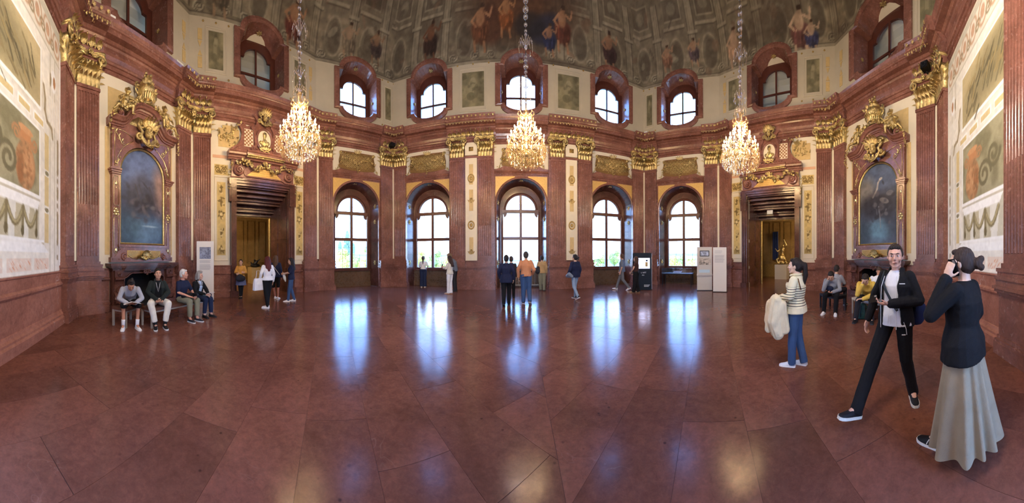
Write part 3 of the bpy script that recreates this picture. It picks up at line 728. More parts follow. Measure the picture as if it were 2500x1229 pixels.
# ---- lower windows
def low_window_meshes():
    M = {}; D = .80
    o_ = [(A_HW, 0)] + arc(0, A_SP, A_HW, 0, PI, 24) + [(-A_HW, 0)]
    i_ = [(1.10, 0)] + arc(0, A_SP - .02, 1.10, 0, PI, 24) + [(-1.10, 0)]
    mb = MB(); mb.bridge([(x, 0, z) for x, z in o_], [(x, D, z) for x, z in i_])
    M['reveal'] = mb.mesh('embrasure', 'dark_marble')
    G_HW, G_FR = .93, .78
    mb = MB()                       # marble around the glazing, apron below
    g_ = [(G_HW + .10, .9), (G_HW + .10, 3.98), (G_FR + .12, 4.02)] + arc(0, 4.1, G_FR + .12, 0, PI, 21) + [(-G_FR - .12, 4.02), (-G_HW - .10, 3.98), (-G_HW - .1, .9)]
    q_ = [(1.12, 0), (1.12, 2.0), (1.12, 4.2)] + arc(0, A_SP - .02, 1.12, 0, PI, 21) + [(-1.12, 4.2), (-1.12, 2.0), (-1.12, 0)]
    mb.ring(q_, g_, D - .005, D + .1, False)
    M['surround'] = mb.mesh('surround', 'dark_marble')
    mb = MB(); mb.box(-1.12, 1.12, D - .02, D + .12, 0, .86); mb.box(-1.12, 1.12, D - .06, D, 0, .26); M['apron'] = mb.mesh('apron', 'niche_marble')
    mb = MB(); mb.box(-1.11, 1.11, D - .12, D + .2, .86, .93); M['sill'] = mb.mesh('window_sill', 'dark_marble')
    a_ = [(G_HW + .11, .92), (G_HW + .11, 4.0), (G_FR + .13, 4.03)] + arc(0, 4.1, G_FR + .13, 0, PI, 21) + [(-G_FR - .13, 4.03), (-G_HW - .11, 4.0), (-G_HW - .11, .92)]
    b_ = [(G_HW, 1.02), (G_HW, 3.86), (G_FR, 4.0)] + arc(0, 4.1, G_FR, 0, PI, 21) + [(-G_FR, 4.0), (-G_HW, 3.86), (-G_HW, 1.02)]
    mb = MB(); mb.ring(a_, b_, D + .02, D + .14, True, .02)
    M['frame'] = mb.mesh('window_frame', 'frame_wood')
    mb = MB(); mb.box(-.07, .07, D + .01, D + .14, 1.0, 4.88); M['mullion'] = mb.mesh('mullion', 'frame_wood')
    mb = MB(); mb.box(-G_HW, G_HW, D + .0, D + .14, 2.50, 2.66); M['tr1'] = mb.mesh('transom', 'frame_wood')
    mb = MB(); mb.box(-G_HW - .02, G_HW + .02, D - .01, D + .14, 3.93, 4.10); M['tr2'] = mb.mesh('transom', 'frame_wood')
    mb = MB()
    for s_ in (-1, 1):
        pts = [(s_ * G_HW, 3.94), (s_ * (G_HW - .2), 3.94)] + [(s_ * (G_HW - .02 - .18 * math.cos(t)), 3.94 - .24 * math.sin(t)) for t in (.3, .7, 1.1, 1.5)]
        mb.prism(pts, D + .01, D + .1)
    M['brackets'] = mb.mesh('corner_bracket', 'frame_wood')
    pw, ph = (G_HW - .07) / 2, 0
    mb = MB(); mb.box(-.006, .006, D + .07, D + .09, 0, 1); M['vb'] = mb.mesh('glazing_bar', 'lead')
    mb = MB(); mb.box(-.5, .5, D + .07, D + .09, -.006, .006); M['hb'] = mb.mesh('glazing_bar', 'lead')
    mb = MB(); mb.box(-.5, .5, D + .078, D + .082, 0, 1); M['pane'] = mb.mesh('pane', 'pane_glass')
    for s_ in (-1, 1):
        mb = MB(); pts = [(s_ * .05, 4.1)] + [(s_ * G_FR * math.cos(t), 4.1 + G_FR * math.sin(t)) for t in [PI / 2 * i / 8 for i in range(9)]]
        mb.prism(pts, D + .078, D + .082); M['fan%d' % s_] = mb.mesh('pane', 'pane_glass')
    mb = MB()
    for t in (30, 60, 90, 120, 150): mb.tube([(.3 * math.cos(math.radians(t)), D + .08, 4.1 + .3 * math.sin(math.radians(t))), (G_FR * math.cos(math.radians(t)), D + .08, 4.1 + G_FR * math.sin(math.radians(t)))], .006, 4)
    mb.tube([(x, D + .08, z) for x, z in arc(0, 4.1, .3, 0, PI, 12)], .006, 4); M['fanbar'] = mb.mesh('fan_bars', 'lead')
    mb = MB()
    for i in range(6):
        for r in (.06, .1): mb.ball((r * math.cos(i * PI / 3), 0, r * math.sin(i * PI / 3)), (.035, .03, .035), 6, 5)
    mb.ball((0, -.03, 0), .04, 6, 5); M['rosette'] = mb.mesh('gilded_rosette', 'gold', True)
    return M, D, G_HW, pw
LM, LD, G_HW, PWD = low_window_meshes()
WIN_LAB = ['leftmost arched window with poplar and trees outside', 'second arched window from left, woman standing before it', 'central arched window in the middle of the garden wall',
           'fourth arched window beside the kiosk', 'rightmost arched window above the glass display case']
wn = 0
for (k, u), lab in zip(LOWWIN, WIN_LAB):
    wn += 1; F = FC[k]
    w = thing('window_%d' % wn, F.loc(u, WY), F.rz, 'tall ' + lab, 'window', 'lower arched windows', 'structure')
    for nm, key in (('embrasure', 'reveal'), ('surround', 'surround'), ('apron', 'apron'), ('window_sill', 'sill'), ('window_frame', 'frame'), ('mullion', 'mullion'), ('transom', 'tr1'), ('transom', 'tr2'), ('corner_bracket', 'brackets'), ('fan_bars', 'fanbar'), ('pane', 'fan1'), ('pane', 'fan-1')):
        put(nm, LM[key], w)
    for s_ in (-1, 1):
        for z0, z1, nr in ((1.02, 2.50, 4), (2.66, 3.93, 3)):
            put('glazing_bar', LM['vb'], w, (s_ * (.07 + PWD), 0, z0), 0, (1, 1, z1 - z0))
            h = (z1 - z0) / nr
            for r in range(nr):
                if r: put('glazing_bar', LM['hb'], w, (s_ * (.07 + PWD), 0, z0 + r * h), 0, (2 * PWD, 1, 1))
                for c in (0, 1): put('pane', LM['pane'], w, (s_ * (.07 + PWD * (c + .5)), 0, z0 + r * h), 0, (PWD, 1, h))
        for z in (1.3, 3.55, 4.4):
            o = put('gilded_rosette', LM['rosette'], w, (s_ * 1.19, .35, z)); o.rotation_euler = (0, 0, s_ * (-PI / 2))
    o = put('gilded_rosette', LM['rosette'], w, (0, .3, A_SP + 1.21)); o.rotation_euler = (-PI / 2, 0, 0)
    if lab.startswith('central'):
        mb = MB()                                     # railing in front of the central window
        mb.box(-1.05, 1.05, .52, .56, .88, .93); mb.box(-1.05, 1.05, .52, .56, .10, .15)
        for i in range(15): x = -1.0 + i * 2.0 / 14; mb.tube([(x, .54, .12), (x, .54, .9)], .012, 5)
        mb.obj('radiator_grille', 'bench_metal', w)

# ---- attic: plaster wall, upper windows in red marble frames, painted fields
def up_outline(a, b, c, sh, top, bot, n=14):
    return [(a, b), (a, c), (sh, c)] + arc(0, c, sh, 0, PI, n, top - c)[1:-1] + [(-sh, c), (-a, c), (-a, b), (-sh, b)] + arc(0, b, sh, PI, 2 * PI, n, b - bot)[1:-1] + [(sh, b)]
U_OUT = up_outline(1.30, 9.18, 11.28, 1.04, 12.02, 8.64); U_MID = up_outline(1.04, 9.30, 11.16, .84, 11.76, 8.92)
U_BACK = up_outline(.98, 9.34, 11.1, .8, 11.66, 8.98); U_GL = up_outline(.74, 9.42, 10.78, .58, 11.24, 9.14)
def upper_meshes():
    M = {}; D = .72
    mb = MB(); mb.ring(U_OUT, U_MID, -.13, .06, True, .03); M['frame'] = mb.mesh('window_surround', 'red_marble')
    mb = MB(); mb.bridge([(x, 0, z) for x, z in U_MID], [(x, D, z) for x, z in U_BACK], True); M['reveal'] = mb.mesh('embrasure', 'red_marble')
    mb = MB(); mb.ring(up_outline(1.05, 9.3, 11.15, .85, 11.75, 8.9), U_GL, D - .04, D + .08, True, .02); M['sash'] = mb.mesh('window_frame', 'red_paint_wood')
    mb = MB(); mb.box(-.04, .04, D - .02, D + .06, 9.1, 11.26); M['mul'] = mb.mesh('mullion', 'red_paint_wood')
    mb = MB(); mb.box(-.75, .75, D - .02, D + .06, 9.98, 10.06); M['tr'] = mb.mesh('transom', 'red_paint_wood')
    for s_ in (-1, 1):
        lo = [(s_ * .03, 9.15), (s_ * .45, 9.22), (s_ * .6, 9.42), (s_ * .75, 9.42), (s_ * .75, 10.0), (s_ * .03, 10.0)]
        hi = [(s_ * .03, 10.04), (s_ * .75, 10.04), (s_ * .75, 10.8), (s_ * .59, 10.8)] + [(s_ * .59 * math.cos(t), 10.78 + .46 * math.sin(t)) for t in (.3, .6, .9, 1.2, 1.5)]
        for nm, q in (('lo', lo), ('hi', hi)):
            mb = MB(); mb.prism(q, D + .02, D + .024); M['%s%d' % (nm, s_)] = mb.mesh('pane', 'pane_glass')
    return M
UM = upper_meshes()
UPWIN = [('FL', 2.38, 1.12), ('DL', 3.08, 1.0), ('WL', 2.2, 1.0), ('G', 2.02, .97), ('G', 6.8, 1.02), ('G', 11.66, .97), ('WR', 2.1, 1.02), ('DR', 2.95, 1.0), ('FR', 2.55, 1.22), ('EL', 3.6, 1.0), ('ER', 4.3, 1.0)]
UP_LAB = dict(FL='dark upper window above the left painting', DL='dark upper window above the left doorway', WL='blue-sky upper window above leftmost arched window', WR='bright upper window above the display case',
              DR='dark upper window above the right doorway', FR='dark upper window above the right painting', EL='upper window over the left fresco wall', ER='upper window over the right fresco wall')
G_LAB = ['bright upper window second from left on garden side', 'bright central upper window behind the chandelier chain', 'bright upper window right of centre near the kiosk side']
gi = 0
for k, u, s in UPWIN:
    wn += 1; F = FC[k]; lab = UP_LAB.get(k)
    if k == 'G': lab = G_LAB[gi]; gi += 1
    w = thing('window_%d' % wn, F.loc(u, AY), F.rz, 'shouldered ' + lab, 'window', 'upper shouldered windows', 'structure'); w.scale = (s, 1, 1)
    for nm, key in (('window_surround', 'frame'), ('embrasure', 'reveal'), ('window_frame', 'sash'), ('mullion', 'mul'), ('transom', 'tr'), ('pane', 'lo1'), ('pane', 'lo-1'), ('pane', 'hi1'), ('pane', 'hi-1')):
        put(nm, UM[key], w)
    for s_ in (-1, 1): o = put('gilded_rosette', LM['rosette'], w, (s_ * .98, .35, 10.1), 0, (.6, .8, .6)); o.rotation_euler = (0, 0, -s_ * PI / 2)
    o = put('gilded_rosette', LM['rosette'], w, (0, .3, 11.66)); o.rotation_euler = (-PI / 2, 0, 0)
for k in FACETS:
    F = FC[k]; us = [(u, s) for q, u, s in UPWIN if q == k]
    edges = [-.12] + [(a[0] + b[0]) / 2 for a, b in zip(us, us[1:])] + [F.L + .12]; mb = MB()
    for i, (u, s) in enumerate(us):
        wall_cols(mb, edges[i], edges[i + 1], 8.3, 11.42, AY, u, 1.10 * s, lambda x: 9.24 - .45 * math.sqrt(max(0, 1 - (x / s / .95) ** 2)), lambda x: 11.22 if abs(x) > .96 * s else 11.42, 44)
    mb.obj('attic_plaster', 'attic_cream', WALL[k])

# painted fields of the attic: dull green grisaille panels, ochre strips and studs
def field_canvas(w, h, seed):
    c = Canvas(-w / 2, w / 2, -h / 2, h / 2, .035, (128, 120, 92)); c.noise(3, 3, .35, seed)
    c.ell(0, .05 * h, w * .18, h * .3, (150, 142, 112), .8).ell(0, .25 * h, w * .12, h * .1, (160, 150, 120), .8).ell(-.1 * w, -.2 * h, w * .2, h * .12, (104, 98, 74), .7).ell(.15 * w, -.05 * h, w * .1, h * .2, (108, 100, 76), .6)
    c.blot(5, 5, .55, .75, (92, 86, 64), .6, seed + 3); return c
FIELD = {q: field_canvas(w, h, 3 + i).mesh('painted_field', 'paint') for i, (q, w, h) in enumerate((('tall', .62, 1.55), ('sq', 1.12, 1.75), ('slim', .34, 1.75)))}
studs = MB().ball((0, 0, 0), (.045, .03, .045), 8, 5).mesh('stud', 'old_gold', True)
def strip_mesh():
    mb = MB()
    for z0, z1 in ((-.8, -.35), (.35, .8)): mb.box(-.09, .09, -.02, .02, z0, z1)
    mb.prism([(-.09, -.3), (0, -.05), (.09, -.3)], -.02, .02); mb.prism([(-.09, .3), (.09, .3), (0, .05)], -.02, .02); return mb.mesh('painted_strip', 'ochre')
STRIP = strip_mesh()
def attic_field(k, u, kind, z=10.1):
    W = WALL[k]; dims = dict(tall=(.46, .95), sq=(.72, 1.1), slim=(.28, 1.05))[kind]
    mb = MB(); o = [(dims[0], -dims[1]), (dims[0], dims[1]), (-dims[0], dims[1]), (-dims[0], -dims[1])]
    mb.ring(o, [(x * .86, z_ * .92) for x, z_ in o], -.03, .02, True, .012); fr = mb.obj('panel_moulding', 'attic_cream', W, (u, AY, z))
    put('painted_field', FIELD[kind], fr, (0, -.008, 0))
    for sx in (-1, 0, 1):
        for sz in (-1, 1): put('stud', studs, fr, (sx * (dims[0] + .08), -.01, sz * (dims[1] + .18)))
for k, u, kind in (('DL', 1.02, 'tall'), ('DL', 5.05, 'tall'), ('G', 4.35, 'sq'), ('G', 9.22, 'sq'), ('WL', 4.0, 'slim'), ('WR', .28, 'slim'), ('DR', .85, 'tall'), ('DR', 5.0, 'tall'), ('FL', .35, 'tall'), ('FR', 4.75, 'tall')):
    attic_field(k, u, kind)
for k, u in (('DL', .35), ('DL', 5.65), ('DR', .3), ('DR', 5.7), ('FL', 4.5), ('FR', .35)): put('painted_strip', STRIP, WALL[k], (u, AY, 10.1))

# galleries behind the four blind upper windows: pale coved passages
for k, u in (('FL', 2.38), ('DL', 3.08), ('DR', 2.95), ('FR', 2.55)):
    F = FC[k]; g = MB()
    pts = [(AY + .01, 8.5), (AY + 1.5, 8.5), (AY + 2.7, 8.7)] + [(AY + 1.2 + 1.5 * math.cos(t), 9.3 + 2.0 * math.sin(t)) for t in [i * PI / 2 / 8 for i in range(9)]] + [(AY + .01, 11.9)]
    a_, b_ = [(-2.0, y, z) for y, z in pts], [(2.0, y, z) for y, z in pts]
    g.bridge(a_, b_)
    g.add(a_, [tuple(range(len(a_)))])
    lo_, hi_ = [(y, z) for y, z in pts if z < 11.0], None
    g.add([(2.0, y, min(z, 10.9)) for y, z in pts], [tuple(range(len(pts)))])
    o = g.obj('gallery_cove', 'cream', WALL[k], (u, 0, 0))

# ---- painted vault
PER = [V[q] for q in ('A0', 'L1', 'L2', 'L3', 'L4', 'R4', 'R3', 'R2', 'R1', 'A0')]
PERV = []
keys = ['EL', 'FL', 'DL', 'WL', 'G', 'WR', 'DR', 'FR', 'ER']
CUM = np.concatenate([[0], np.cumsum([FC[k].L for k in keys])]); KS = dict(zip(keys, CUM[:-1]))
VZ0, VH, VS = 11.4, 4.9, .78
offs = []
for i, k in enumerate(keys):
    p, q = FC[keys[i - 1]], FC[k]; n_ = (p.n + q.n); n_ = n_ / n_.length; c_ = n_.dot(q.n)
    offs.append(q.a - n_ * (AY / c_))
offs.append(offs[0])
OX, OY = np.array([o.x for o in offs]), np.array([o.y for o in offs])
def vault_pt(X, Z):
    x = np.interp(X, CUM, OX); y = np.interp(X, CUM, OY); a = Z / VH
    s = VS * (1 - np.cos(a))
    return np.stack([x + (CENTRE.x - x) * s, y + (CENTRE.y - y) * s, VZ0 + VH * np.sin(a)], 1)
cv = Canvas(0, float(CUM[-1]), 0, 4.4, .055, (150, 138, 116))
def paint_vault(cv):
    rg = random.Random(5)
    cv.noise(.5, .8, .22, 21).noise(3, 3, .16, 22)
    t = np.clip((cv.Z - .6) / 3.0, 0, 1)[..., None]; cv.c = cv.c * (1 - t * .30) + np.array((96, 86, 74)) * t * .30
    LT, DK, MD = (186, 176, 152), (88, 80, 68), (126, 116, 98)
    cv.rect(0, 99, 0, .12, LT, .7).rect(0, 99, .12, .17, DK, .5)
    x = 0.0
    while x < CUM[-1]:                              # feigned architecture: piers, niches, scrolled consoles, cornices
        w = rg.uniform(1.5, 2.2)
        cv.rect(x, x + .32, .3, 3.2, LT, .55).rect(x + .32, x + .38, .3, 3.2, DK, .6).rect(x - .06, x, .3, 3.2, DK, .35)
        for q in range(3): cv.rect(x + .05 + q * .09, x + .08 + q * .09, .6, 2.9, MD, .5)
        cv.rect(x - .1, x + .45, 2.0, 2.12, LT, .7).rect(x - .1, x + .45, 1.94, 2.0, DK, .5)
        cx = x + .38 + (w - .38) / 2
        cv.ell(cx, 1.15, .38, .72, MD, .7, 0, .1).ell(cx + .04, 1.1, .3, .62, DK, .45)
        cv.rng(cx, 1.15, .42, .78, .05, LT, .7)
        for s_ in (-1, 1): cv.spir(cx + s_ * .55, .42, .22, .05, LT, s_, 1.5, 0, .85).spir(cx + s_ * .55 + .04, .38, .22, .03, DK, s_, 1.5, 0, .5)
        cv.rect(cx - .6, cx + .6, 2.3, 2.42, LT, .7).rect(cx - .6, cx + .6, 2.24, 2.3, DK, .6).frame(cx - .45, cx + .45, 2.6, 3.3, .05, LT, .6)
        cv.rect(cx - .45, cx + .45, 2.6, 3.3, DK, .35); cv.ell(cx, 2.95, .25, .2, LT, .4)
        for i in range(7): cv.ell(cx + rg.uniform(-.6, .6), rg.uniform(.3, 3), rg.uniform(.05, .22), rg.uniform(.05, .3), rg.choice([LT, MD, DK, (140, 112, 90)]), .5, rg.uniform(0, 3))
        x += w
    cv.blot(.35, .9, .55, .8, (84, 70, 58), .55, 31)
    cx = KS['G'] + 6.8                               # dark central scene over the middle window
    cv.ell(cx, 2.4, 3.0, 1.5, (86, 62, 46), .8, 0, .5).ell(cx - .3, 2.6, 1.6, 1.1, (104, 70, 48), .8, 0, .5).ell(cx + 1.3, 1.5, 1.0, .6, (50, 54, 78), .75, .3, .4)
    cv.ell(cx + .4, 1.6, .8, .5, (48, 44, 46), .7, 0, .4).ell(cx - 1.6, 1.6, .6, .8, (96, 60, 44), .7, .3, .4)
    def fig(k, u, z, s, drape, skin=(170, 128, 98), lean=0.0, seed=0):
        X = KS[k] + u; r2 = random.Random(seed)
        cv.ell(X, z + .05 * s, .42 * s, .30 * s, drape, .9, lean, .3).ell(X + .18 * s, z - .25 * s, .2 * s, .38 * s, tuple(v * .8 for v in drape), .9, -.3 + lean, .3)
        cv.ell(X - .2 * s, z - .22 * s, .15 * s, .34 * s, drape, .9, .3, .3)
        cv.ell(X - .02 * s, z + .38 * s, .2 * s, .3 * s, skin, .9, lean, .3).ell(X + .05 * s, z + .72 * s, .1 * s, .13 * s, tuple(v * .85 for v in skin), .95, 0, .3).ell(X + .05 * s, z + .78 * s, .1 * s, .08 * s, (70, 50, 38), .9)
        cv.line([(X - .18 * s, z + .55 * s), (X - .42 * s, z + .3 * s), (X - .2 * s, z + .1 * s)], .055 * s, skin).line([(X + .18 * s, z + .55 * s), (X + .42 * s, z + .42 * s), (X + .5 * s, z + .7 * s)], .05 * s, skin)
        cv.line([(X + .2 * s, z - .5 * s), (X + .26 * s, z - .9 * s)], .06 * s, skin).line([(X - .24 * s, z - .45 * s), (X - .2 * s, z - .85 * s)], .06 * s, skin)
        for i in range(6): q = r2.uniform(-.35, .35) * s; cv.line([(X + q, z + r2.uniform(-.1, .25) * s), (X + q + r2.uniform(-.1, .1) * s, z - .35 * s)], .02 * s, tuple(v * 1.35 for v in drape), .6)
    fig('G', 2.1, 1.35, 1.0, (62, 44, 38), (128, 88, 64), .2, 1); fig('G', 4.7, 1.5, 1.1, (120, 76, 52), (176, 130, 96), 0, 2); fig('G', 8.9, 1.6, 1.05, (108, 60, 46), (180, 134, 100), 0, 3)
    fig('G', 11.5, 1.25, 1.0, (70, 50, 50), (168, 128, 100), -.2, 4); fig('G', 6.0, 1.9, .9, (150, 90, 50), (180, 130, 90), .2, 5); fig('G', 8.2, 1.1, .8, (54, 58, 88), (170, 126, 96), 0, 6)
    fig('DR', 1.0, .95, 1.0, (196, 160, 132), (214, 180, 150), 0, 7); fig('DR', 4.4, .75, 1.15, (120, 78, 74), (222, 190, 160), 0, 8); fig('DR', 4.9, .5, .8, (72, 74, 110), (210, 178, 150), 0, 9)
    fig('WR', 1.5, 1.2, .7, (150, 110, 88), (190, 150, 120), 0, 10); fig('WR', 3.0, 1.25, .7, (92, 78, 84), (186, 148, 118), 0, 11)
    fig('DL', 4.6, .9, 1.1, (112, 62, 52), (180, 136, 104), .3, 12); fig('DL', 1.2, 1.0, 1.0, (104, 92, 76), (168, 140, 112), 0, 13); fig('WL', 1.6, 1.15, .9, (136, 122, 102), (176, 148, 120), 0, 14); fig('WL', 3.1, 1.3, .8, (76, 62, 60), (150, 118, 92), 0, 15)
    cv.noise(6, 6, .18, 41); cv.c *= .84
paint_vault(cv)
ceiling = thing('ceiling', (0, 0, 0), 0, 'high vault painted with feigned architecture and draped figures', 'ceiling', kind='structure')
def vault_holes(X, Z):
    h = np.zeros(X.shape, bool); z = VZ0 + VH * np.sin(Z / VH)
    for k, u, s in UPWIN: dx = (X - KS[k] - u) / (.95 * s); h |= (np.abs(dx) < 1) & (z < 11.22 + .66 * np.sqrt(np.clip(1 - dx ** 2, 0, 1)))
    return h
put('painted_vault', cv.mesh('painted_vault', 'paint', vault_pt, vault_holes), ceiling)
xs = CUM; n_ = 60; ring_x = np.concatenate([np.linspace(a, b, 6, endpoint=False) for a, b in zip(CUM[:-1], CUM[1:])])
mb = MB(); rings = [vault_pt(ring_x, np.full_like(ring_x, z)).tolist() for z in np.linspace(4.38, VH * PI / 2, 7)]
for a, b in zip(rings, rings[1:]): mb.bridge(a, b, True)
mb.add(rings[-1], [tuple(range(len(rings[-1])))])
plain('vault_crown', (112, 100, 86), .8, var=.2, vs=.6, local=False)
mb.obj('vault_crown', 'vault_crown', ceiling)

# ---- entrance, unseen behind the lens: a tall glazed arch added to let in fill daylight
mbE = MB(); E0, E1 = FC['EL'].loc(1.5).xy, FC['ER'].loc(6.48).xy
er = math.atan2((E0 - E1).y, (E0 - E1).x); ec = (E0 + E1) / 2
ew = thing('window_%d' % (wn + 1), (ec.x, ec.y, 0), er, 'added glazed entrance arch, unseen behind the viewpoint, letting in fill daylight', 'window', kind='structure'); wn += 1
EWh = (E0 - E1).length / 2
m1 = MB(); wall_cols(m1, -EWh - .1, EWh + .1, 0, 7.4, WY, 0, 1.15, lambda x: 0, lambda x: 4.6 + math.sqrt(max(0, 1.15 ** 2 - x * x))); m1.obj('marble_facing', 'red_marble', ew)
m1 = MB(); m1.ring([(1.16, 0)] + arc(0, 4.6, 1.16, 0, PI, 20) + [(-1.16, 0)], [(1.05, .1)] + arc(0, 4.6, 1.05, 0, PI, 20) + [(-1.05, .1)], WY, WY + .2, False); m1.box(-.05, .05, WY + .05, WY + .15, 0, 5.6); m1.box(-1.1, 1.1, WY + .05, WY + .15, 2.9, 3.02); m1.obj('window_frame', 'frame_wood', ew)
for sx in (-1, 1):
    for z0, z1 in ((.1, 2.9), (3.02, 4.6)): MB().box(min(.05 * sx, 1.05 * sx), max(.05 * sx, 1.05 * sx), WY + .1, WY + .104, z0, z1).obj('pane', 'pane_glass', ew)

# sampling portals at the daylight openings (they give no light of their own)
def portal(k, u, y, z, w, h):
    F = FC[k]; ld = bpy.data.lights.new('daylight_portal', 'AREA'); ld.shape = 'RECTANGLE'; ld.size = w; ld.size_y = h; ld.cycles.is_portal = True
    o = bpy.data.objects.new('daylight_portal', ld); COL.objects.link(o); o.location = F.loc(u, y, z)
    d = Vector((F.n.x, F.n.y, 0)); o.rotation_euler = d.to_track_quat('-Z', 'Y').to_euler()
for k, u in LOWWIN: portal(k, u, WY + LD + .16, 2.95, 1.95, 3.95)
for k, u, s in UPWIN:
    if k not in ('FL', 'DL', 'DR', 'FR'): portal(k, u, AY + .85, 10.2, 1.6 * s, 2.2)
# ================================================================= fused figures (one continuous skin from overlapping limbs)
FSC = bpy.data.scenes.new('workbench')
def fuse(mb, voxel, smooth=3, mat='gold', disp=0.0, dscale=(20, 20, 8), seed=0, post=None, grow=0.0):
    me = bpy.data.meshes.new('tmp'); me.from_pydata(mb.v, [], mb.f); me.update()
    o = bpy.data.objects.new('tmp', me); FSC.collection.objects.link(o)
    m = o.modifiers.new('r', 'REMESH'); m.mode = 'VOXEL'; m.voxel_size = voxel; m.adaptivity = 0.0
    if smooth: q = o.modifiers.new('s', 'SMOOTH'); q.factor = .5; q.iterations = smooth
    FSC.view_layers[0].update(); dg = FSC.view_layers[0].depsgraph; ev = o.evaluated_get(dg)
    out = bpy.data.meshes.new_from_object(ev); bpy.data.objects.remove(o); bpy.data.meshes.remove(me)
    if disp or grow:
        n = len(out.vertices); co = np.empty(n * 3); nr = np.empty(n * 3)
        out.vertices.foreach_get('co', co); out.vertices.foreach_get('normal', nr); co = co.reshape(-1, 3); nr = nr.reshape(-1, 3)
        a = fbm(co[:, 0] * dscale[0] + co[:, 1] * dscale[1] + 30, co[:, 2] * dscale[2] + 30 + co[:, 1] * dscale[1] * .4, seed, 3) - .5
        co = co + nr * (a * 2 * disp + grow)[:, None]; out.vertices.foreach_set('co', co.ravel())
    if post: post(out)
    out.materials.clear()
    for k in (mat if isinstance(mat, (list, tuple)) else [mat]): out.materials.append(MATS[k])
    out.shade_smooth(); out.update(); return out
def plan(mb, pts, z0, z1):
    n = len(pts)
    return mb.add([(x, y, z0) for x, y in pts] + [(x, y, z1) for x, y in pts], [tuple(range(n - 1, -1, -1)), tuple(range(n, 2 * n))] + [(i, (i + 1) % n, n + (i + 1) % n, n + i) for i in range(n)])

def putto_mesh(sd):
    "gilded cherub seated on the slope, one arm reaching to the garland"
    m = MB(); P, C, Nk = (0, -.12, .12), (sd * .05, -.14, .34), (sd * .08, -.15, .45)
    m.ball(P, (.12, .11, .1)); m.cap(P, C, .105, .115); m.ball((P[0], -.19, .2), (.09, .07, .1)); m.cap(C, Nk, .07, .05); H = (sd * .11, -.17, .56)
    m.ball(H, (.085, .09, .095), 10, 8); m.ball((H[0] + sd * .02, -.25, .54), (.02, .025, .02)); m.ball((H[0] + .05, -.23, .535), .035); m.ball((H[0] - .05, -.23, .535), .035)
    for i in range(12):
        a = i * 2.4; m.ball((H[0] + .075 * math.cos(a), H[1] + .03 + .05 * math.sin(a), H[2] + .05 + .03 * (i % 3)), .03, 6, 5)
    m.cap((sd * .14, -.15, .4), (sd * .32, -.2, .36), .045, .04); m.cap((sd * .32, -.2, .36), (sd * .42, -.22, .46), .04, .032); m.ball((sd * .44, -.22, .49), .035)
    m.cap((-sd * .06, -.15, .4), (-sd * .2, -.16, .3), .045, .04); m.cap((-sd * .2, -.16, .3), (-sd * .2, -.24, .18), .04, .03); m.ball((-sd * .2, -.25, .15), .035)
    m.cap((sd * .06, -.14, .1), (sd * .24, -.27, .12), .07, .055); m.cap((sd * .24, -.27, .12), (sd * .22, -.26, -.12), .055, .035); m.cap((sd * .22, -.26, -.12), (sd * .25, -.32, -.15), .03, .025)
    m.cap((-sd * .08, -.14, .08), (-sd * .28, -.24, .02), .07, .055); m.cap((-sd * .28, -.24, .02), (-sd * .42, -.22, -.14), .05, .035); m.cap((-sd * .42, -.22, -.14), (-sd * .47, -.27, -.17), .03, .025)
    return fuse(m, .012, 2, 'gold')
PUTTO = {-1: putto_mesh(1), 1: putto_mesh(-1)}
def mask_mesh():
    "gilded cartouche: shell plume over a grotesque face inside scrolled straps"
    m = MB()
    for i in range(7): a = (i - 3) * .36; m.leaf(.05 * math.sin(a), -.16, .12, .13, .42, .10, .45, a, k=6)
    f = MB(); f.ball((0, -.16, -.02), (.15, .13, .18), 12, 9); f.ball((0, -.29, -.02), (.035, .05, .06)); f.ball((-.06, -.26, .05), (.05, .04, .03)); f.ball((.06, -.26, .05), (.05, .04, .03))
    f.ball((-.08, -.24, -.05), .05); f.ball((.08, -.24, -.05), .05); f.ball((0, -.27, -.1), (.06, .03, .02)); f.ball((0, -.25, -.17), (.06, .05, .06)); f.ball((0, -.2, .13), (.13, .08, .08))
    me = fuse(f, .012, 2); o = len(m.v); m.v.extend([tuple(v.co) for v in me.vertices]); m.f.extend([tuple(i + o for i in p.vertices) for p in me.polygons])
    for s_ in (-1, 1):
        m.spiral(s_ * .30, -.12, .22, .13, 1.4, .05, s_, 0, 6, 20, .06); m.spiral(s_ * .34, -.1, -.2, .14, 1.5, .05, -s_, 0, 6, 20, .06)
        m.tube([(s_ * .2, -.1, .34), (s_ * .36, -.12, .12), (s_ * .22, -.14, -.02), (s_ * .3, -.14, -.16), (s_ * .2, -.16, -.34), (0, -.18, -.42)], [.04, .06, .05, .06, .05, .04], 7)
        m.leaf(s_ * .18, -.16, -.2, .14, -.3, .05, -.3, s_ * .3)
    m.leaf(0, -.18, -.22, .16, -.3, .05, -.3); m.ball((0, -.22, -.42), .05)
    return m.mesh('gilded_mask', 'gold', True)
MASK = mask_mesh()
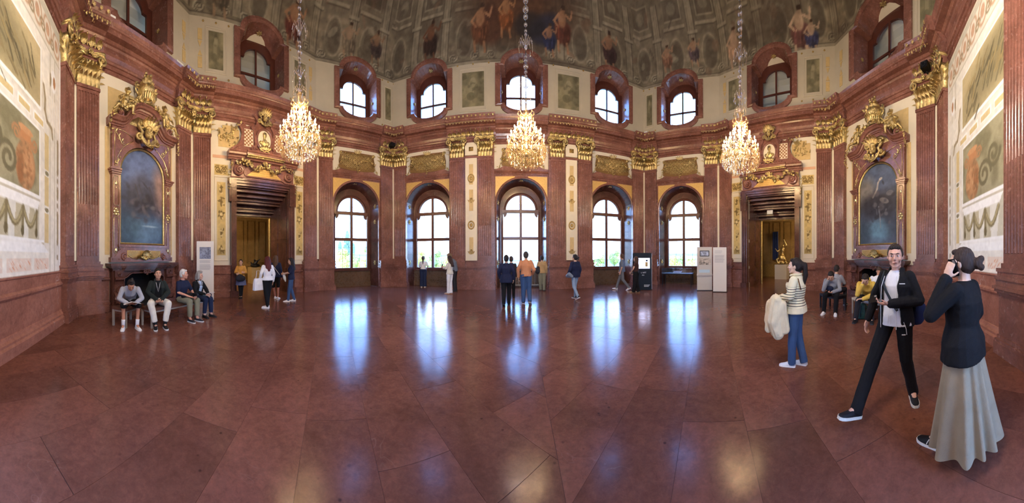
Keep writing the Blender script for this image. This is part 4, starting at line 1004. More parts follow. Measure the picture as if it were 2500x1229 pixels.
def vase_mesh():
    m = MB(); m.lathe([(.02, 0), (.16, 0), (.17, .04), (.09, .08), (.10, .12), (.26, .26), (.30, .42), (.27, .56), (.18, .62), (.2, .66), (.23, .68), (.2, .72), (.12, .80), (.14, .84), (.05, .92), (.02, .98)], 20, (0, -.2, 0))
    for i in range(10): a = PI + PI * (i + .5) / 10; m.leaf(.22 * math.cos(a), -.2 + .22 * math.sin(a), .1, .09, .24, .08, .3)
    for s_ in (-1, 1): m.spiral(s_ * .34, -.2, .52, .11, 1.4, .03, -s_, PI / 2, 6, 18); m.tube([(s_ * .3, -.2, .2), (s_ * .42, -.2, .36), (s_ * .42, -.2, .56)], .028, 6)
    for i in range(14): a = i * 2.4; m.ball((.12 * math.cos(a), -.3 + .06 * math.sin(a), .7 + .02 * i), .05, 6, 5)
    f = random.Random(3)
    for i in range(16): m.leaf(f.uniform(-.25, .25), -.42, f.uniform(.2, .6), .1, .14, .03, .5, f.uniform(-2, 2), k=3)
    return m.mesh('gilded_vase', 'gold', True)
VASE = vase_mesh()

# ---------------------------------------------------------------- paintings over the fireplaces
def painting_canvas(kind):
    c = Canvas(-.87, .87, 2.06, 5.14, .022, (66, 80, 110))
    if kind == 'L':
        c.noise(1.3, 1.0, .25, 4); c.ell(.1, 4.4, .8, .9, (104, 126, 176), .7, 0, .8).ell(.75, 3.9, .35, .8, (168, 130, 112), .8, 0, .9).ell(-.1, 3.5, .7, .6, (58, 56, 64), .85, 0, .7).ell(.05, 4.0, .45, .4, (70, 74, 92), .7, 0, .8)
        c.ell(.2, 2.5, .8, .45, (104, 138, 164), .7, 0, .8).ell(-.6, 2.5, .5, .6, (62, 84, 96), .7, 0, .8)
        r = random.Random(2)
        for i in range(26): c.ell(r.gauss(.1, .4), r.gauss(3.35, .25), r.uniform(.03, .12), r.uniform(.04, .16), r.choice([(44, 40, 46), (76, 72, 78), (98, 92, 92), (52, 52, 62)]), .6, r.uniform(0, 3), .9)
        for i in range(6): x = r.uniform(-.5, .3); c.line([(x, 4.0), (x + .3, 3.2)], .015, (66, 60, 62), .6)
        c.ell(.05, 3.2, .06, .16, (128, 118, 114), .5, .2, .8).ell(.45, 3.3, .14, .06, (132, 126, 122), .5, 0, .8)
        c.ell(.3, 2.66, .3, .03, (176, 194, 208), .6, 0, .9)
    else:
        c.c[:] = (78, 86, 104); c.noise(1.3, 1.0, .25, 9); c.ell(.2, 4.7, .8, .6, (82, 100, 132), .7, 0, .8).ell(-.6, 4.1, .5, .6, (132, 124, 112), .75, 0, .8).ell(.0, 3.55, .9, .5, (44, 42, 48), .85, 0, .6)
        c.ell(.1, 2.6, .6, .4, (100, 142, 166), .75, 0, .7).ell(-.7, 2.5, .4, .5, (52, 66, 78), .7, 0, .7).ell(.7, 3.1, .4, .8, (50, 50, 58), .6, 0, .7)
        c.line([(-.22, 3.9), (-.1, 4.05), (-.02, 4.2), (.02, 4.42), (.1, 4.52)], .045, (188, 180, 170), .8).ell(.14, 4.55, .08, .05, (206, 196, 186), .9, .3)
        c.ell(.3, 3.7, .22, .1, (150, 142, 138), .6, -.4).ell(.55, 3.95, .16, .1, (120, 118, 122), .6).line([(.05, 3.5), (.12, 3.0), (.14, 2.7)], .035, (138, 140, 146), .6).line([(-.05, 3.4), (-.02, 3.1)], .03, (90, 90, 98), .6)
        r = random.Random(8)
        for i in range(22): c.ell(r.gauss(.1, .4), r.gauss(3.5, .35), r.uniform(.03, .14), r.uniform(.03, .12), r.choice([(40, 38, 42), (86, 82, 86), (110, 108, 110), (58, 60, 70)]), .6, r.uniform(0, 3), .5)
    c.noise(7, 7, .2, 17); return c.mesh('canvas', 'oil_paint', None, lambda x, z: (z > 4.26) & (np.hypot(x, z - 4.26) > .875))
def scroll_sprig(m, x, z, s, d=1):
    "gold inlay sprig of curls and leaves"
    m.spiral(x, 0, z, .10 * s, 1.3, .012, d, 0, 4, 14); m.spiral(x + d * .16 * s, 0, z + .12 * s, .07 * s, 1.3, .011, -d, PI, 4, 12)
    m.tube([(x, 0, z - .1 * s), (x + d * .08 * s, 0, z), (x + d * .2 * s, 0, z + .22 * s), (x + d * .3 * s, 0, z + .3 * s)], .012, 4)
    for q in range(5): m.leaf(x + d * (.05 + q * .06) * s, 0, z + (.05 + q * .07) * s, .06 * s, .12 * s, .01, .2, d * (q % 2 * 1.6 - .6), k=3)
def ogee(x): return 5.72 + .66 * math.exp(-(x / .62) ** 4)
def painting(k, label):
    root = on_facet('wall_painting', k, FIRE_U[k], WY, 0, label=label, cat='painting', group='paintings above the fireplaces'); root.scale = (FIRE_S[k], 1, 1)
    put('canvas', painting_canvas(k[1]), root, (0, -.06, 0))
    m = MB(); m.box(-.95, .95, -.055, .02, 2.0, 5.2); m.obj('backboard', 'red_marble', root)
    o_ = [(.93, 2.02), (.93, 4.26)] + arc(0, 4.26, .93, 0, PI, 28)[1:-1] + [(-.93, 4.26), (-.93, 2.02)]; i_ = [(.86, 2.09), (.86, 4.26)] + arc(0, 4.26, .86, 0, PI, 28)[1:-1] + [(-.86, 4.26), (-.86, 2.09)]
    m = MB(); m.ring(o_, i_, -.13, .0, True, .03); m.obj('gilt_slip', 'gold', root)
    fr = MB(); top = [(1.20, 4.3), (1.20, 5.62), (-1.20, 5.62), (-1.20, 4.3)]
    pts = [(1.20, 4.3), (1.20, 5.7)] + [(x, ogee(x) - .06) for x in (.9, .7, .5, .3, 0, -.3, -.5, -.7, -.9)] + [(-1.20, 5.7), (-1.20, 4.3), (-.93, 4.3)] + arc(0, 4.26, .93, PI, 0, 28)[1:-1] + [(.93, 4.3)]
    fr.prism(pts[::-1], -.14, .02); 
    for s_ in (-1, 1):
        fr.box(min(s_ * .92, s_ * 1.2), max(s_ * .92, s_ * 1.2), -.14, .02, 1.62, 4.2)
        for ex, z0, z1 in ((.03, 4.17, 4.22), (.06, 4.22, 4.28), (.09, 4.28, 4.33)): fr.box(min(s_ * .90, s_ * (1.2 + ex)), max(s_ * .9, s_ * (1.2 + ex)), -.14 - ex, .02, z0, z1)
    fr.box(-1.0, 1.0, -.2, .02, 1.94, 2.02); fr.box(-.97, .97, -.17, .02, 1.88, 1.94); fr.obj('marble_frame', 'red_marble', root)
    for s_ in (-1, 1):
        g = MB(); L_ = lambda pts, r=.012: g.tube([(x, -.148, z) for x, z in pts], r, 4)
        for z0, z1 in ((1.75, 2.85), (3.2, 4.1)):
            L_([(s_ * .98, z0 + .05), (s_ * .98, z1 - .06), (s_ * 1.0, z1), (s_ * 1.12, z1), (s_ * 1.15, z1 - .06), (s_ * 1.15, z0 + .05), (s_ * 1.12, z0), (s_ * 1.0, z0), (s_ * .98, z0 + .05)])
        for i in range(4): a = i * PI / 2; g.ball((s_ * 1.065 + .06 * math.cos(a), -.15, 3.02 + .08 * math.sin(a)), (.05, .02, .05), 7, 5); g.spiral(s_ * 1.065 + .07 * math.cos(a + .78), -.15, 3.02 + .1 * math.sin(a + .78), .05, 1.2, .012, 1, a, 4, 10)
        g.ball((s_ * 1.065, -.16, 3.02), .03, 6, 5)
        for z in (3.95, 1.9): g.leaf(s_ * 1.065, -.15, z, .09, -.16, .01, .2); g.ball((s_ * 1.065, -.15, z - .2), .02, 5, 4); g.ball((s_ * 1.065, -.15, z - .26), .014, 5, 4)
        L_([(s_ * 1.12, 4.42), (s_ * 1.12, 5.55), (s_ * .8, 5.55), (s_ * .45, 5.42)]); L_([(s_ * 1.12, 4.42), (s_ * 1.02, 4.42), (s_ * 1.02, 4.7), (s_ * .85, 5.0), (s_ * .62, 5.2), (s_ * .45, 5.3)])
        g.at(0, -.15, 0); scroll_sprig(g, s_ * .82, 5.18, .9, s_); scroll_sprig(g, s_ * 1.07, 4.52, .55, -s_); g.reset()
        g.obj('gilt_inlay', 'gold_bright', root, smooth=True)
    p = MB(); p.prism([(-1.25, 1.48), (1.25, 1.48), (1.25, 1.62), (1.12, 1.64), (1.0, 1.80), (.9, 1.88), (-.9, 1.88), (-1.0, 1.80), (-1.12, 1.64), (-1.25, 1.62)], -.16, .02)
    for s_ in (-1, 1): p.spiral(s_ * .78, -.18, 1.66, .11, 1.6, .035, s_, -PI / 2, 6, 20); p.ring([(s_ * .95, 1.53), (s_ * 1.2, 1.53), (s_ * 1.2, 1.6), (s_ * .95, 1.6)], [(s_ * .98, 1.545), (s_ * 1.17, 1.545), (s_ * 1.17, 1.585), (s_ * .98, 1.585)], -.185, -.15)
    p.obj('predella', 'red_marble', root)
    q = MB(); q.box(-.68, .68, -.172, -.15, 1.62, 1.84); q.obj('gilt_field', 'gold_ground', root)
    for h_ in (-1, 1): q = MB(); diaper(q, -.66, .66, 1.63, 1.83, .05, -.175, lambda x, z: x * h_ > .12, .006); q.obj('gilt_diaper', 'gold_bright', root)
    q = MB()
    for i in range(9): a = (i - 4) * .42; q.leaf(0, -.19, 1.7, .11, .2, .06, .4, a)
    for s_ in (-1, 1):
        for i in range(4): q.leaf(s_ * (.08 + i * .05), -.2, 1.66 - i * .01, .12, .14, .04, .5, s_ * (1.2 + i * .2), k=4)
        q.tube([(s_ * .1, -.18, 1.62), (s_ * .3, -.18, 1.56), (s_ * .5, -.18, 1.6), (s_ * .66, -.18, 1.7)], .015, 5)
    for i in range(5): q.ball(((i - 2) * .07, -.23, 1.62 - .03 * (2 - abs(i - 2))), (.05, .045, .05), 7, 5)
    q.obj('gilded_shell', 'gold', root, smooth=True)
    d = MB(); path = [(-1.34, 5.72), (-1.1, 5.72)] + [(x, ogee(x)) for x in np.linspace(-1.0, 1.0, 25)] + [(1.1, 5.72), (1.34, 5.72)]
    d.path_sweep([(.02, -.1), (-.18, -.1), (-.18, -.06), (-.22, -.04), (-.24, 0), (-.30, .02), (-.34, .07), (-.38, .10), (-.38, .14), (.02, .15)], path)
    for s_ in (-1, 1): d.spiral(s_ * 1.02, -.3, 5.98, .12, 1.5, .045, -s_, -PI / 2, 6, 20, .03)
    d.obj('pediment', 'red_marble', root)
    t = MB(); t.prism([(-.6, 5.82), (.6, 5.82), (.45, 6.0), (.25, 6.14), (-.25, 6.14), (-.45, 6.0)], -.16, -.1)
    for i in range(11):
        for j in range(5):
            x, z = -.5 + i * .1 + (j % 2) * .05, 5.86 + j * .055
            if abs(x) < .58 - (z - 5.82) * 1.2: t.ball((x, -.165, z), .016, 5, 4)
    t.obj('gilt_diaper', 'gold', root, smooth=True)
    put('gilded_mask', MASK, root, (0.02, -.2, 5.62)); put('gilded_vase', VASE, root, (0, -.06, 6.55))
    for s_ in (-1, 1):
        put('gilded_putto', PUTTO[s_], root, (s_ * .86, -.16, 6.12))
        gm = MB(); garland(gm, [(s_ * .15, -.32, 6.58), (s_ * .45, -.36, 6.5), (s_ * .75, -.34, 6.2), (s_ * 1.1, -.36, 5.98)], .085, 34, 4 + s_); garland(gm, [(s_ * 1.15, -.34, 6.0), (s_ * 1.32, -.36, 5.85), (s_ * 1.37, -.34, 5.55), (s_ * 1.38, -.3, 5.3)], .06, 20, 9 + s_)
        gm.obj('gilded_garland', 'gold', root, smooth=True)
        gb = MB(); gb.box(min(s_ * 1.22, s_ * 1.38), max(s_ * 1.22, s_ * 1.38), -.012, .0, 1.7, 5.6); gb.box(min(s_ * .3, s_ * 1.28), max(s_ * .3, s_ * 1.28), -.012, 0, 5.9, 6.85); gb.obj('ochre_field', 'ochre', root)
    return root
painting('FL', 'blue stormy oil painting in gilded red marble frame above left fireplace')
painting('FR', 'dark oil painting with white long-necked bird above right fireplace')

def fireplace(k, label):
    root = on_facet('fireplace', k, FIRE_U[k], WY, 0, label=label, cat='fireplace', group='marble fireplaces'); root.scale = (FIRE_S[k], 1, 1)
    m = MB()
    for ex, y, z0, z1 in ((0, -.30, 1.22, 1.27), (.04, -.34, 1.27, 1.31), (.09, -.40, 1.31, 1.36), (.13, -.44, 1.36, 1.44)):
        plan(m, [(-1.24 - ex, .05), (-1.24 - ex, y * .8), (-.92 - ex, y * .85), (-.85, y), (-.3, y - .04), (.3, y - .04), (.85, y), (.92 + ex, y * .85), (1.24 + ex, y * .8), (1.24 + ex, .05)], z0, z1)
    m.obj('mantel_shelf', 'dark_marble', root)
    m = MB(); op = [(.82, 0), (.82, .88), (.80, .98), (.7, 1.02), (.62, 1.08), (.52, 1.13), (-.52, 1.13), (-.62, 1.08), (-.7, 1.02), (-.80, .98), (-.82, .88), (-.82, 0)]
    m.prism([(1.22, 0), (1.22, 1.24), (-1.22, 1.24), (-1.22, 0)] + op[::-1], -.20, .05); m.obj('mantel_body', 'dark_marble', root)
    m = MB(); m.tube([(x, -.2, z) for x, z in op], .03, 6); m.obj('opening_moulding', 'dark_marble', root, smooth=True)
    for s_ in (-1, 1):
        m = MB(); prof_ = [(-.18, 0), (-.30, 0), (-.30, .16), (-.26, .2), (-.33, .26), (-.36, .36), (-.30, .48), (-.22, .58), (-.22, .8), (-.25, .9), (-.32, .95), (-.32, 1.0), (-.27, 1.03), (-.27, 1.22), (-.18, 1.22)]
        m.sweep(prof_, s_ * 1.03 - .15, s_ * 1.03 + .15)
        for q in (-1, 1): m.at(s_ * 1.03 + q * .15, -.25, .36, rz=PI / 2).spiral(0, 0, 0, .1, 1.5, .025, 1, 0, 5, 16); m.reset()
        m.spiral(s_ * 1.03, -.29, 1.12, .07, 1.3, .02, s_, 0, 5, 14); m.leaf(s_ * 1.03, -.28, .52, .2, .3, .0, .2); m.leaf(s_ * 1.03, -.35, .24, .2, .18, .0, .2)
        m.obj('console', 'dark_marble', root)
    m = MB()
    for s_ in (-1, 1): m.spiral(s_ * .1, -.32, 1.17, .08, 1.4, .028, s_, PI / 2, 6, 18)
    m.leaf(0, -.32, 1.06, .14, .2, .02, .3); m.ball((0, -.34, 1.2), .035); m.obj('keystone', 'dark_marble', root, smooth=True)
    for x in (-1.07, 1.07): MB().box(x - .23, x + .23, -.34, .05, 0, .2).obj('plinth', 'dark_marble', root)
    m = MB(); m.box(-.84, -.80, -.02, .62, 0, 1.2); m.box(.80, .84, -.02, .62, 0, 1.2); m.box(-.84, .84, .6, .64, 0, 1.2); m.box(-.84, .84, -.02, .62, 1.17, 1.2); m.box(-.82, .82, -.05, .62, 0.002, .03); m.obj('firebox', 'soot', root)
    return root
fireplace('FL', 'brown marble fireplace with black hearth behind men on the left bench')
fireplace('FR', 'brown marble fireplace with black hearth behind men on the right bench')

# ---------------------------------------------------------------- doorways
def door_meshes():
    M = {}
    m = MB()
    a_ = [(1.23, 0), (1.23, 4.6), (-1.23, 4.6), (-1.23, 0)]; b_ = [(1.48, 0), (1.48, 4.86), (-1.48, 4.86), (-1.48, 0)]
    for k0, k1, y in ((0, .35, -.10), (.35, .75, -.16), (.75, 1, -.21)):
        f = lambda t: [(p[0] + (q[0] - p[0]) * t, p[1] + (q[1] - p[1]) * t) for p, q in zip(a_, b_)]
        m.ring(f(k1), f(k0), y, .06, False, .0)
    for s_ in (-1, 1): m.box(min(s_ * 1.25, s_ * 1.56), max(s_ * 1.25, s_ * 1.56), -.19, .04, 3.9, 4.86); m.box(min(s_ * 1.2, s_ * 1.54), max(s_ * 1.2, s_ * 1.54), -.24, .05, 0, .24)
    M['jamb'] = m.mesh('architrave', 'dark_marble')
    m = MB(); m.prism([(-1.46, 4.86), (1.46, 4.86), (1.46, 5.66), (-1.46, 5.66)], -.14, .04)
    m.path_sweep([(-.12, -.02), (-.2, -.02), (-.21, .03), (-.12, .03)], [(-1.5, 4.9), (-1.0, 4.9), (-.85, 4.98), (.85, 4.98), (1.0, 4.9), (1.5, 4.9)])
    for s_ in (-1, 1): m.spiral(s_ * 1.14, -.18, 5.2, .22, 1.9, .065, -s_, PI / 2, 7, 30, .08); m.prism([(s_ * x, z) for x, z in ((.72, 5.0), (.9, 5.02), (1.0, 5.3), (1.3, 5.46), (1.3, 5.55), (.95, 5.5), (.55, 5.5))], -.19, -.1)
    M['frieze'] = m.mesh('door_frieze', 'red_marble')
    m = MB(); m.prism([(-.82, 5.0), (.82, 5.0), (.7, 5.1), (.3, 5.42), (.2, 5.47), (-.2, 5.47), (-.3, 5.42), (-.7, 5.1)], -.2, -.13); M['plaque'] = m.mesh('gilt_plaque', 'gold_ground')
    m = MB()
    for j in range(3):
        w = .62 - j * .13; n = int(w * 2 / .035)
        for i in range(n):
            if (i * 7 + j * 3) % 9: m.box(-w + i * .035, -w + i * .035 + .022, -.206, -.199, 5.07 + j * .085, 5.10 + j * .085)
    M['inscription'] = m.mesh('raised_inscription', 'old_gold')
    m = MB(); garland(m, [(-1.42, -.24, 5.42), (-1.1, -.27, 5.5), (-.8, -.27, 5.52), (-.65, -.28, 5.36), (-.4, -.3, 5.24), (-.15, -.28, 5.4), (0, -.27, 5.54), (.15, -.28, 5.4), (.4, -.3, 5.24), (.65, -.28, 5.36), (.8, -.27, 5.52), (1.1, -.27, 5.5), (1.42, -.24, 5.42)], .10, 110, 3)
    m.ring(arc(0, 5.56, .09, 0, 2 * PI, 12)[:-1], arc(0, 5.56, .05, 0, 2 * PI, 12)[:-1], -.33, -.25)
    for s_ in (-1, 1): garland(m, [(s_ * 1.45, -.22, 5.4), (s_ * 1.56, -.2, 5.1), (s_ * 1.58, -.18, 4.7), (s_ * 1.57, -.18, 4.4)], .06, 22, 12 + s_)
    M['garland'] = m.mesh('gilded_garland', 'gold', True)
    m = MB(); pf = [(.02, 5.62), (-.2, 5.62), (-.2, 5.68), (-.24, 5.70), (-.26, 5.76), (-.36, 5.79), (-.38, 5.86), (-.42, 5.9), (-.42, 5.95), (.02, 5.98)]
    m.sweep(pf, -1.62, 1.62); m.sweep([(y - .08 if y < 0 else y, z + .01) for y, z in pf], -.88, .88); M['cornice'] = m.mesh('door_cornice', 'red_marble')
    m = MB(); m.tube([(-.86, -.45, 5.78), (.86, -.45, 5.78)], .022, 6)
    for i in range(34): m.box(-.85 + i * .05, -.825 + i * .05, -.42, -.38, 5.70, 5.75)
    M['dentil'] = m.mesh('gilt_dentils', 'gold')
    m = MB(); side = [(1.5, 5.96), (1.46, 6.1), (1.2, 6.22), (1.02, 6.45), (.96, 6.75), (1.02, 6.98), (1.12, 7.1), (1.06, 7.2), (.9, 7.2), (.78, 7.1)]
    m.prism(side + [(.3, 7.3), (-.3, 7.3)] + [(-x, z) for x, z in side[::-1]], -.12, .04)
    for s_ in (-1, 1):
        m.path_sweep([(-.1, -.09), (-.2, -.08), (-.2, .0), (-.1, .0)] if s_ > 0 else [(-.1, .0), (-.2, .0), (-.2, .08), (-.1, .09)], [(s_ * x, z) for x, z in ((1.42, 6.02), (1.16, 6.2), (1.0, 6.45), (.94, 6.75), (1.0, 6.98), (1.08, 7.08))])
        m.spiral(s_ * 1.06, -.18, 7.14, .09, 1.5, .03, -s_, 0, 6, 16); m.spiral(s_ * .52, -.2, 7.05, .10, 1.5, .035, s_, 0, 6, 16); m.spiral(s_ * .5, -.2, 6.16, .12, 1.5, .04, -s_, 0, 6, 16)
        m.path_sweep([(-.1, -.05), (-.22, -.05), (-.22, .05), (-.1, .05)], [(s_ * x, z) for x, z in ((.5, 6.2), (.40, 6.32), (.42, 6.6), (.46, 6.85), (.44, 7.04), (.34, 7.2), (.32, 7.4), (.42, 7.55))][::s_])
        m.spiral(s_ * .46, -.2, 7.58, .07, 1.3, .025, -s_, 0, 5, 14)
    M['aedicule'] = m.mesh('door_crest', 'red_marble')
    m = MB(); m.ring(arc(0, 6.62, .40, 0, 2 * PI, 28, .50)[:-1], arc(0, 6.62, .31, 0, 2 * PI, 28, .41)[:-1], -.24, -.1, True, .03); M['medring'] = m.mesh('medallion_frame', 'red_marble')
    m = MB(); m.prism(arc(0, 6.62, .33, 0, 2 * PI, 28, .43)[:-1], -.15, -.1); M['medground'] = m.mesh('medallion_ground', 'panel_cream')
    f = MB(); f.ball((0, -.22, 6.8), (.085, .08, .11), 10, 8); f.ball((0, -.3, 6.79), (.02, .025, .03)); f.cap((0, -.2, 6.7), (0, -.18, 6.58), .05, .07); f.ball((0, -.18, 6.47), (.2, .09, .13)); f.ball((-.17, -.17, 6.5), .08); f.ball((.17, -.17, 6.5), .08); f.ball((0, -.2, 6.89), (.09, .08, .05)); f.ball((0, -.18, 6.38), (.12, .07, .07))
    for s_ in (-1, 1): f.cap((s_ * .05, -.25, 6.58), (s_ * .15, -.22, 6.4), .03, .025)
    M['bust'] = fuse(f, .012, 2)
    m = MB()
    for i in range(7): m.leaf((i - 3) * .05, -.22, 6.18, .1, .2, .05, .4, (i - 3) * .3)
    for i in range(12): m.ball((-.2 + i * .036, -.23, 6.12 + .03 * math.sin(i)), .035, 6, 5)
    M['foot'] = m.mesh('gilded_leaves', 'gold', True)
    m = MB()
    for s_ in (-1, 1):
        for i in range(5):
            for j in range(9):
                if (i + j) % 2 == 0: m.box(s_ * .70 - .16 + i * .075 - .04, s_ * .70 - .16 + i * .075 + .035, -.14, -.1, 6.28 + j * .075, 6.35 + j * .075)
    M['lattice'] = m.mesh('gilt_lattice', 'lattice_brown')
    m = MB()
    for s_ in (-1, 1): m.box(s_ * .70 - .2, s_ * .70 + .2, -.13, -.1, 6.25, 6.98)
    M['latground'] = m.mesh('lattice_ground', 'panel_cream')
    m = MB(); f = random.Random(5)
    for s_ in (-1, 1):
        garland(m, [(s_ * 1.05, -.2, 7.15), (s_ * 1.25, -.12, 7.0), (s_ * 1.45, -.08, 6.8)], .08, 14, 30 + s_)
        for i in range(34): m.ball((s_ * f.gauss(1.5, .18), -.03 - f.random() * .03, f.gauss(6.62, .2)), (.04, .03, .04), 6, 5)
        for i in range(16): m.leaf(s_ * f.gauss(1.5, .2), -.04, f.gauss(6.6, .22), .09, .15, .02, .4, f.uniform(-3, 3), k=3)
    M['trophy'] = m.mesh('gilded_flowers', 'gold', True)
    m = MB()
    for s_ in (-1, 1): m.box(min(s_ * 1.08, s_ * 1.98), max(s_ * 1.08, s_ * 1.98), -.014, 0, 6.15, 6.92); m.box(min(s_ * 1.2, s_ * 1.8), max(s_ * 1.2, s_ * 1.8), -.0135, 0, 6.9, 7.05)
    M['ochre'] = m.mesh('ochre_field', 'ochre')
    return M
DM = door_meshes()
def ornament_canvas(w, h, seed, tall):
    c = Canvas(-w / 2, w / 2, -h / 2, h / 2, .018, (204, 178, 116)); c.noise(6, 6, .12, seed); DKc, LTc = (112, 92, 52), (226, 206, 150); r = random.Random(seed)
    if tall:
        for cz in (-.42 * h, -.2 * h, .05 * h, .22 * h, .4 * h):
            c.ell(0, cz, w * .13, .18, DKc, .8, 0, .3)
            for i in range(7): c.ell(r.uniform(-.3, .3) * w, cz + r.uniform(-.22, .22), .03, .06, r.choice([DKc, DKc, LTc]), .8, r.uniform(0, 3))
        c.rng(0, .06 * h, w * .24, w * .3, .02, DKc).ell(0, .06 * h, w * .15, w * .2, LTc, .9)
        c.rect(-w / 2, w / 2, -h / 2, -h / 2 + .22, DKc, .4).frame(-w / 2 + .02, w / 2 - .02, -h / 2 + .02, h / 2 - .02, .015, LTc, .8)
    else:
        for i in range(40): c.ell(r.uniform(-.45, .45) * w, r.uniform(-.42, .42) * h, r.uniform(.015, .06), r.uniform(.015, .05), r.choice([DKc, (150, 124, 70), LTc]), .75, r.uniform(0, 3))
        for s_ in (-1, 1): c.spir(s_ * w * .22, 0, h * .3, .02, DKc, s_)
        c.frame(-w / 2 + .02, w / 2 - .02, -h / 2 + .02, h / 2 - .02, .015, LTc, .8)
    return c.mesh('painted_ornament', 'paint')
ORN_T, ORN_S = ornament_canvas(.37, 3.0, 3, True), ornament_canvas(.58, .44, 5, False)
PEACH = plain('peach', (214, 168, 136), .6, var=.05)
def door(k, n, label):
    u = DOOR_U[k]; root = on_facet('door_%d' % n, k, u, WY, 0, label=label, cat='doorway', group='marble doorways', kind='structure')
    for nm, key in (('architrave', 'jamb'), ('door_frieze', 'frieze'), ('gilded_garland', 'garland'), ('door_cornice', 'cornice'), ('door_crest', 'aedicule'), ('gilded_flowers', 'trophy'), ('gilded_leaves', 'foot'), ('ochre_field', 'ochre')):
        put(nm, DM[key], root)
    pl = put('gilt_plaque', DM['plaque'], root); put('raised_inscription', DM['inscription'], pl)
    co = put('gilt_dentils', DM['dentil'], root)
    md = put('medallion', DM['medground'], root); put('medallion_frame', DM['medring'], md); put('gilded_bust', DM['bust'], md)
    la = put('lattice_ground', DM['latground'], root); put('gilt_lattice', DM['lattice'], la)
    mk = put('gilded_mask', MASK, root, (0, -.14, 7.52), 0, (.72, .8, .78))
    # reveal: panelled jambs, stepped soffit, gilded inner frame
    D = 1.85
    for s_ in (-1, 1):
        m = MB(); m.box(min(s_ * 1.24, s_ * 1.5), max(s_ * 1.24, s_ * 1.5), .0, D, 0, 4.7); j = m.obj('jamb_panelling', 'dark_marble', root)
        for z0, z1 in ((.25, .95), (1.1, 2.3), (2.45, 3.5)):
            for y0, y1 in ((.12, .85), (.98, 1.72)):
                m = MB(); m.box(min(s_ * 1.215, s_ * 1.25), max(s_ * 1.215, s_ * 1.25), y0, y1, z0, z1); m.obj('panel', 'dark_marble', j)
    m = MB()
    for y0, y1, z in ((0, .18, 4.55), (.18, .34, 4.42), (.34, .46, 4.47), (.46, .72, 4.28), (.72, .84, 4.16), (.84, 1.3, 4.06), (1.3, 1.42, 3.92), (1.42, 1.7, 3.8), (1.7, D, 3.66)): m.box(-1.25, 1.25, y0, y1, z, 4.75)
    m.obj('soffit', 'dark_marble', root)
    m = MB(); m.ring([(1.24, 0), (1.24, 3.7), (-1.24, 3.7), (-1.24, 0)], [(1.15, 0), (1.15, 3.6), (-1.15, 3.6), (-1.15, 0)], D - .06, D + .04, False, .015); m.obj('gilt_frame', 'old_gold', root)
    # the room beyond, dim ochre with a gilded dado
    rm = MB()
    x0, x1, y1, zt = -3.0, 5.0, 6.5, 4.8
    if k == 'DR': x0, x1 = -5.0, 3.0
    rm.box(x0, x1, y1, y1 + .1, 0, zt); rm.box(x0 - .1, x0, D + .1, y1, 0, zt); rm.box(x1, x1 + .1, D + .1, y1, 0, zt); rm.box(x0, x1, D, y1, zt, zt + .1)
    rm.box(x0, -1.24, D, D + .1, 0, zt); rm.box(1.24, x1, D, D + .1, 0, zt); rm.box(-1.24, 1.24, D, D + .1, 3.7, zt); rm.obj('next_room', 'back_room', root)
    m = MB(); m.box(x0, x1, y1 - .08, y1, 0, .9); m.box(x0, x1, y1 - .12, y1, .9, 1.0)
    for i in range(9): x = x0 + .4 + i * .85; m.ring([(x, 1.2), (x + .6, 1.2), (x + .6, 4.2), (x, 4.2)], [(x + .06, 1.26), (x + .54, 1.26), (x + .54, 4.14), (x + .06, 4.14)], y1 - .05, y1)
    m.obj('gilt_dado', 'old_gold', root)
    m = MB(); m.box(x0, x1, -.05, y1, -.02, .001); m.obj('threshold_floor', 'floor_marble', root)
    lm = put('added_room_lamp', MB().lathe([(.02, 0), (.16, 0), (.18, .06), (.02, .08)], 16).mesh('added_room_lamp', 'fill_lamp'), root, (-1.9 if k == 'DL' else 1.9, 3.4, 4.66))  # lamp added out of sight to light the room beyond
    ld = bpy.data.lights.new('added_room_light', 'POINT'); ld.energy = 32; ld.color = (1, .82, .55); ld.shadow_soft_size = .6
    lo = bpy.data.objects.new('added_room_light', ld); COL.objects.link(lo); lo.parent = lm; lo.location = (0, 0, -.75)
    # painted ornament on the plaster either side
    W = WALL[k]; L = FC[k].L
    for s_ in (-1, 1):
        x = u + s_ * 1.86
        fr = MB(); o = [(.29, -1.72), (.29, 1.72), (-.29, 1.72), (-.29, -1.72)]; fr.ring(o, [(a * .9, b * .985) for a, b in o], -.03, 0, True, .01); f_ = fr.obj('panel_moulding', 'panel_cream', W, (x, WY, 3.2)); put('painted_ornament', ORN_T, f_, (0, -.012, 0))
        put('painted_ornament', ORN_S, W, (x, WY - .012, 5.2)); MB().box(-.36, .36, -.012, 0, 5.68, 5.8).obj('peach_band', 'peach', W, (x, WY, 0))
    return root
dl = door('DL', 1, 'tall marble doorway left, open to ochre room, gilded crest above')
dr = door('DR', 2, 'tall marble doorway right, open to room with golden statue')
# small sign hung in the right doorway's soffit
tag(put('exit_sign', MB().box(-.16, .16, -.02, .02, -.1, .1).mesh('exit_sign', 'white_panel'), None, FC['DR'].loc(2.55, WY + .9, 3.93), FC['DR'].rz), 'small white rectangular sign hanging in the right doorway', 'sign')

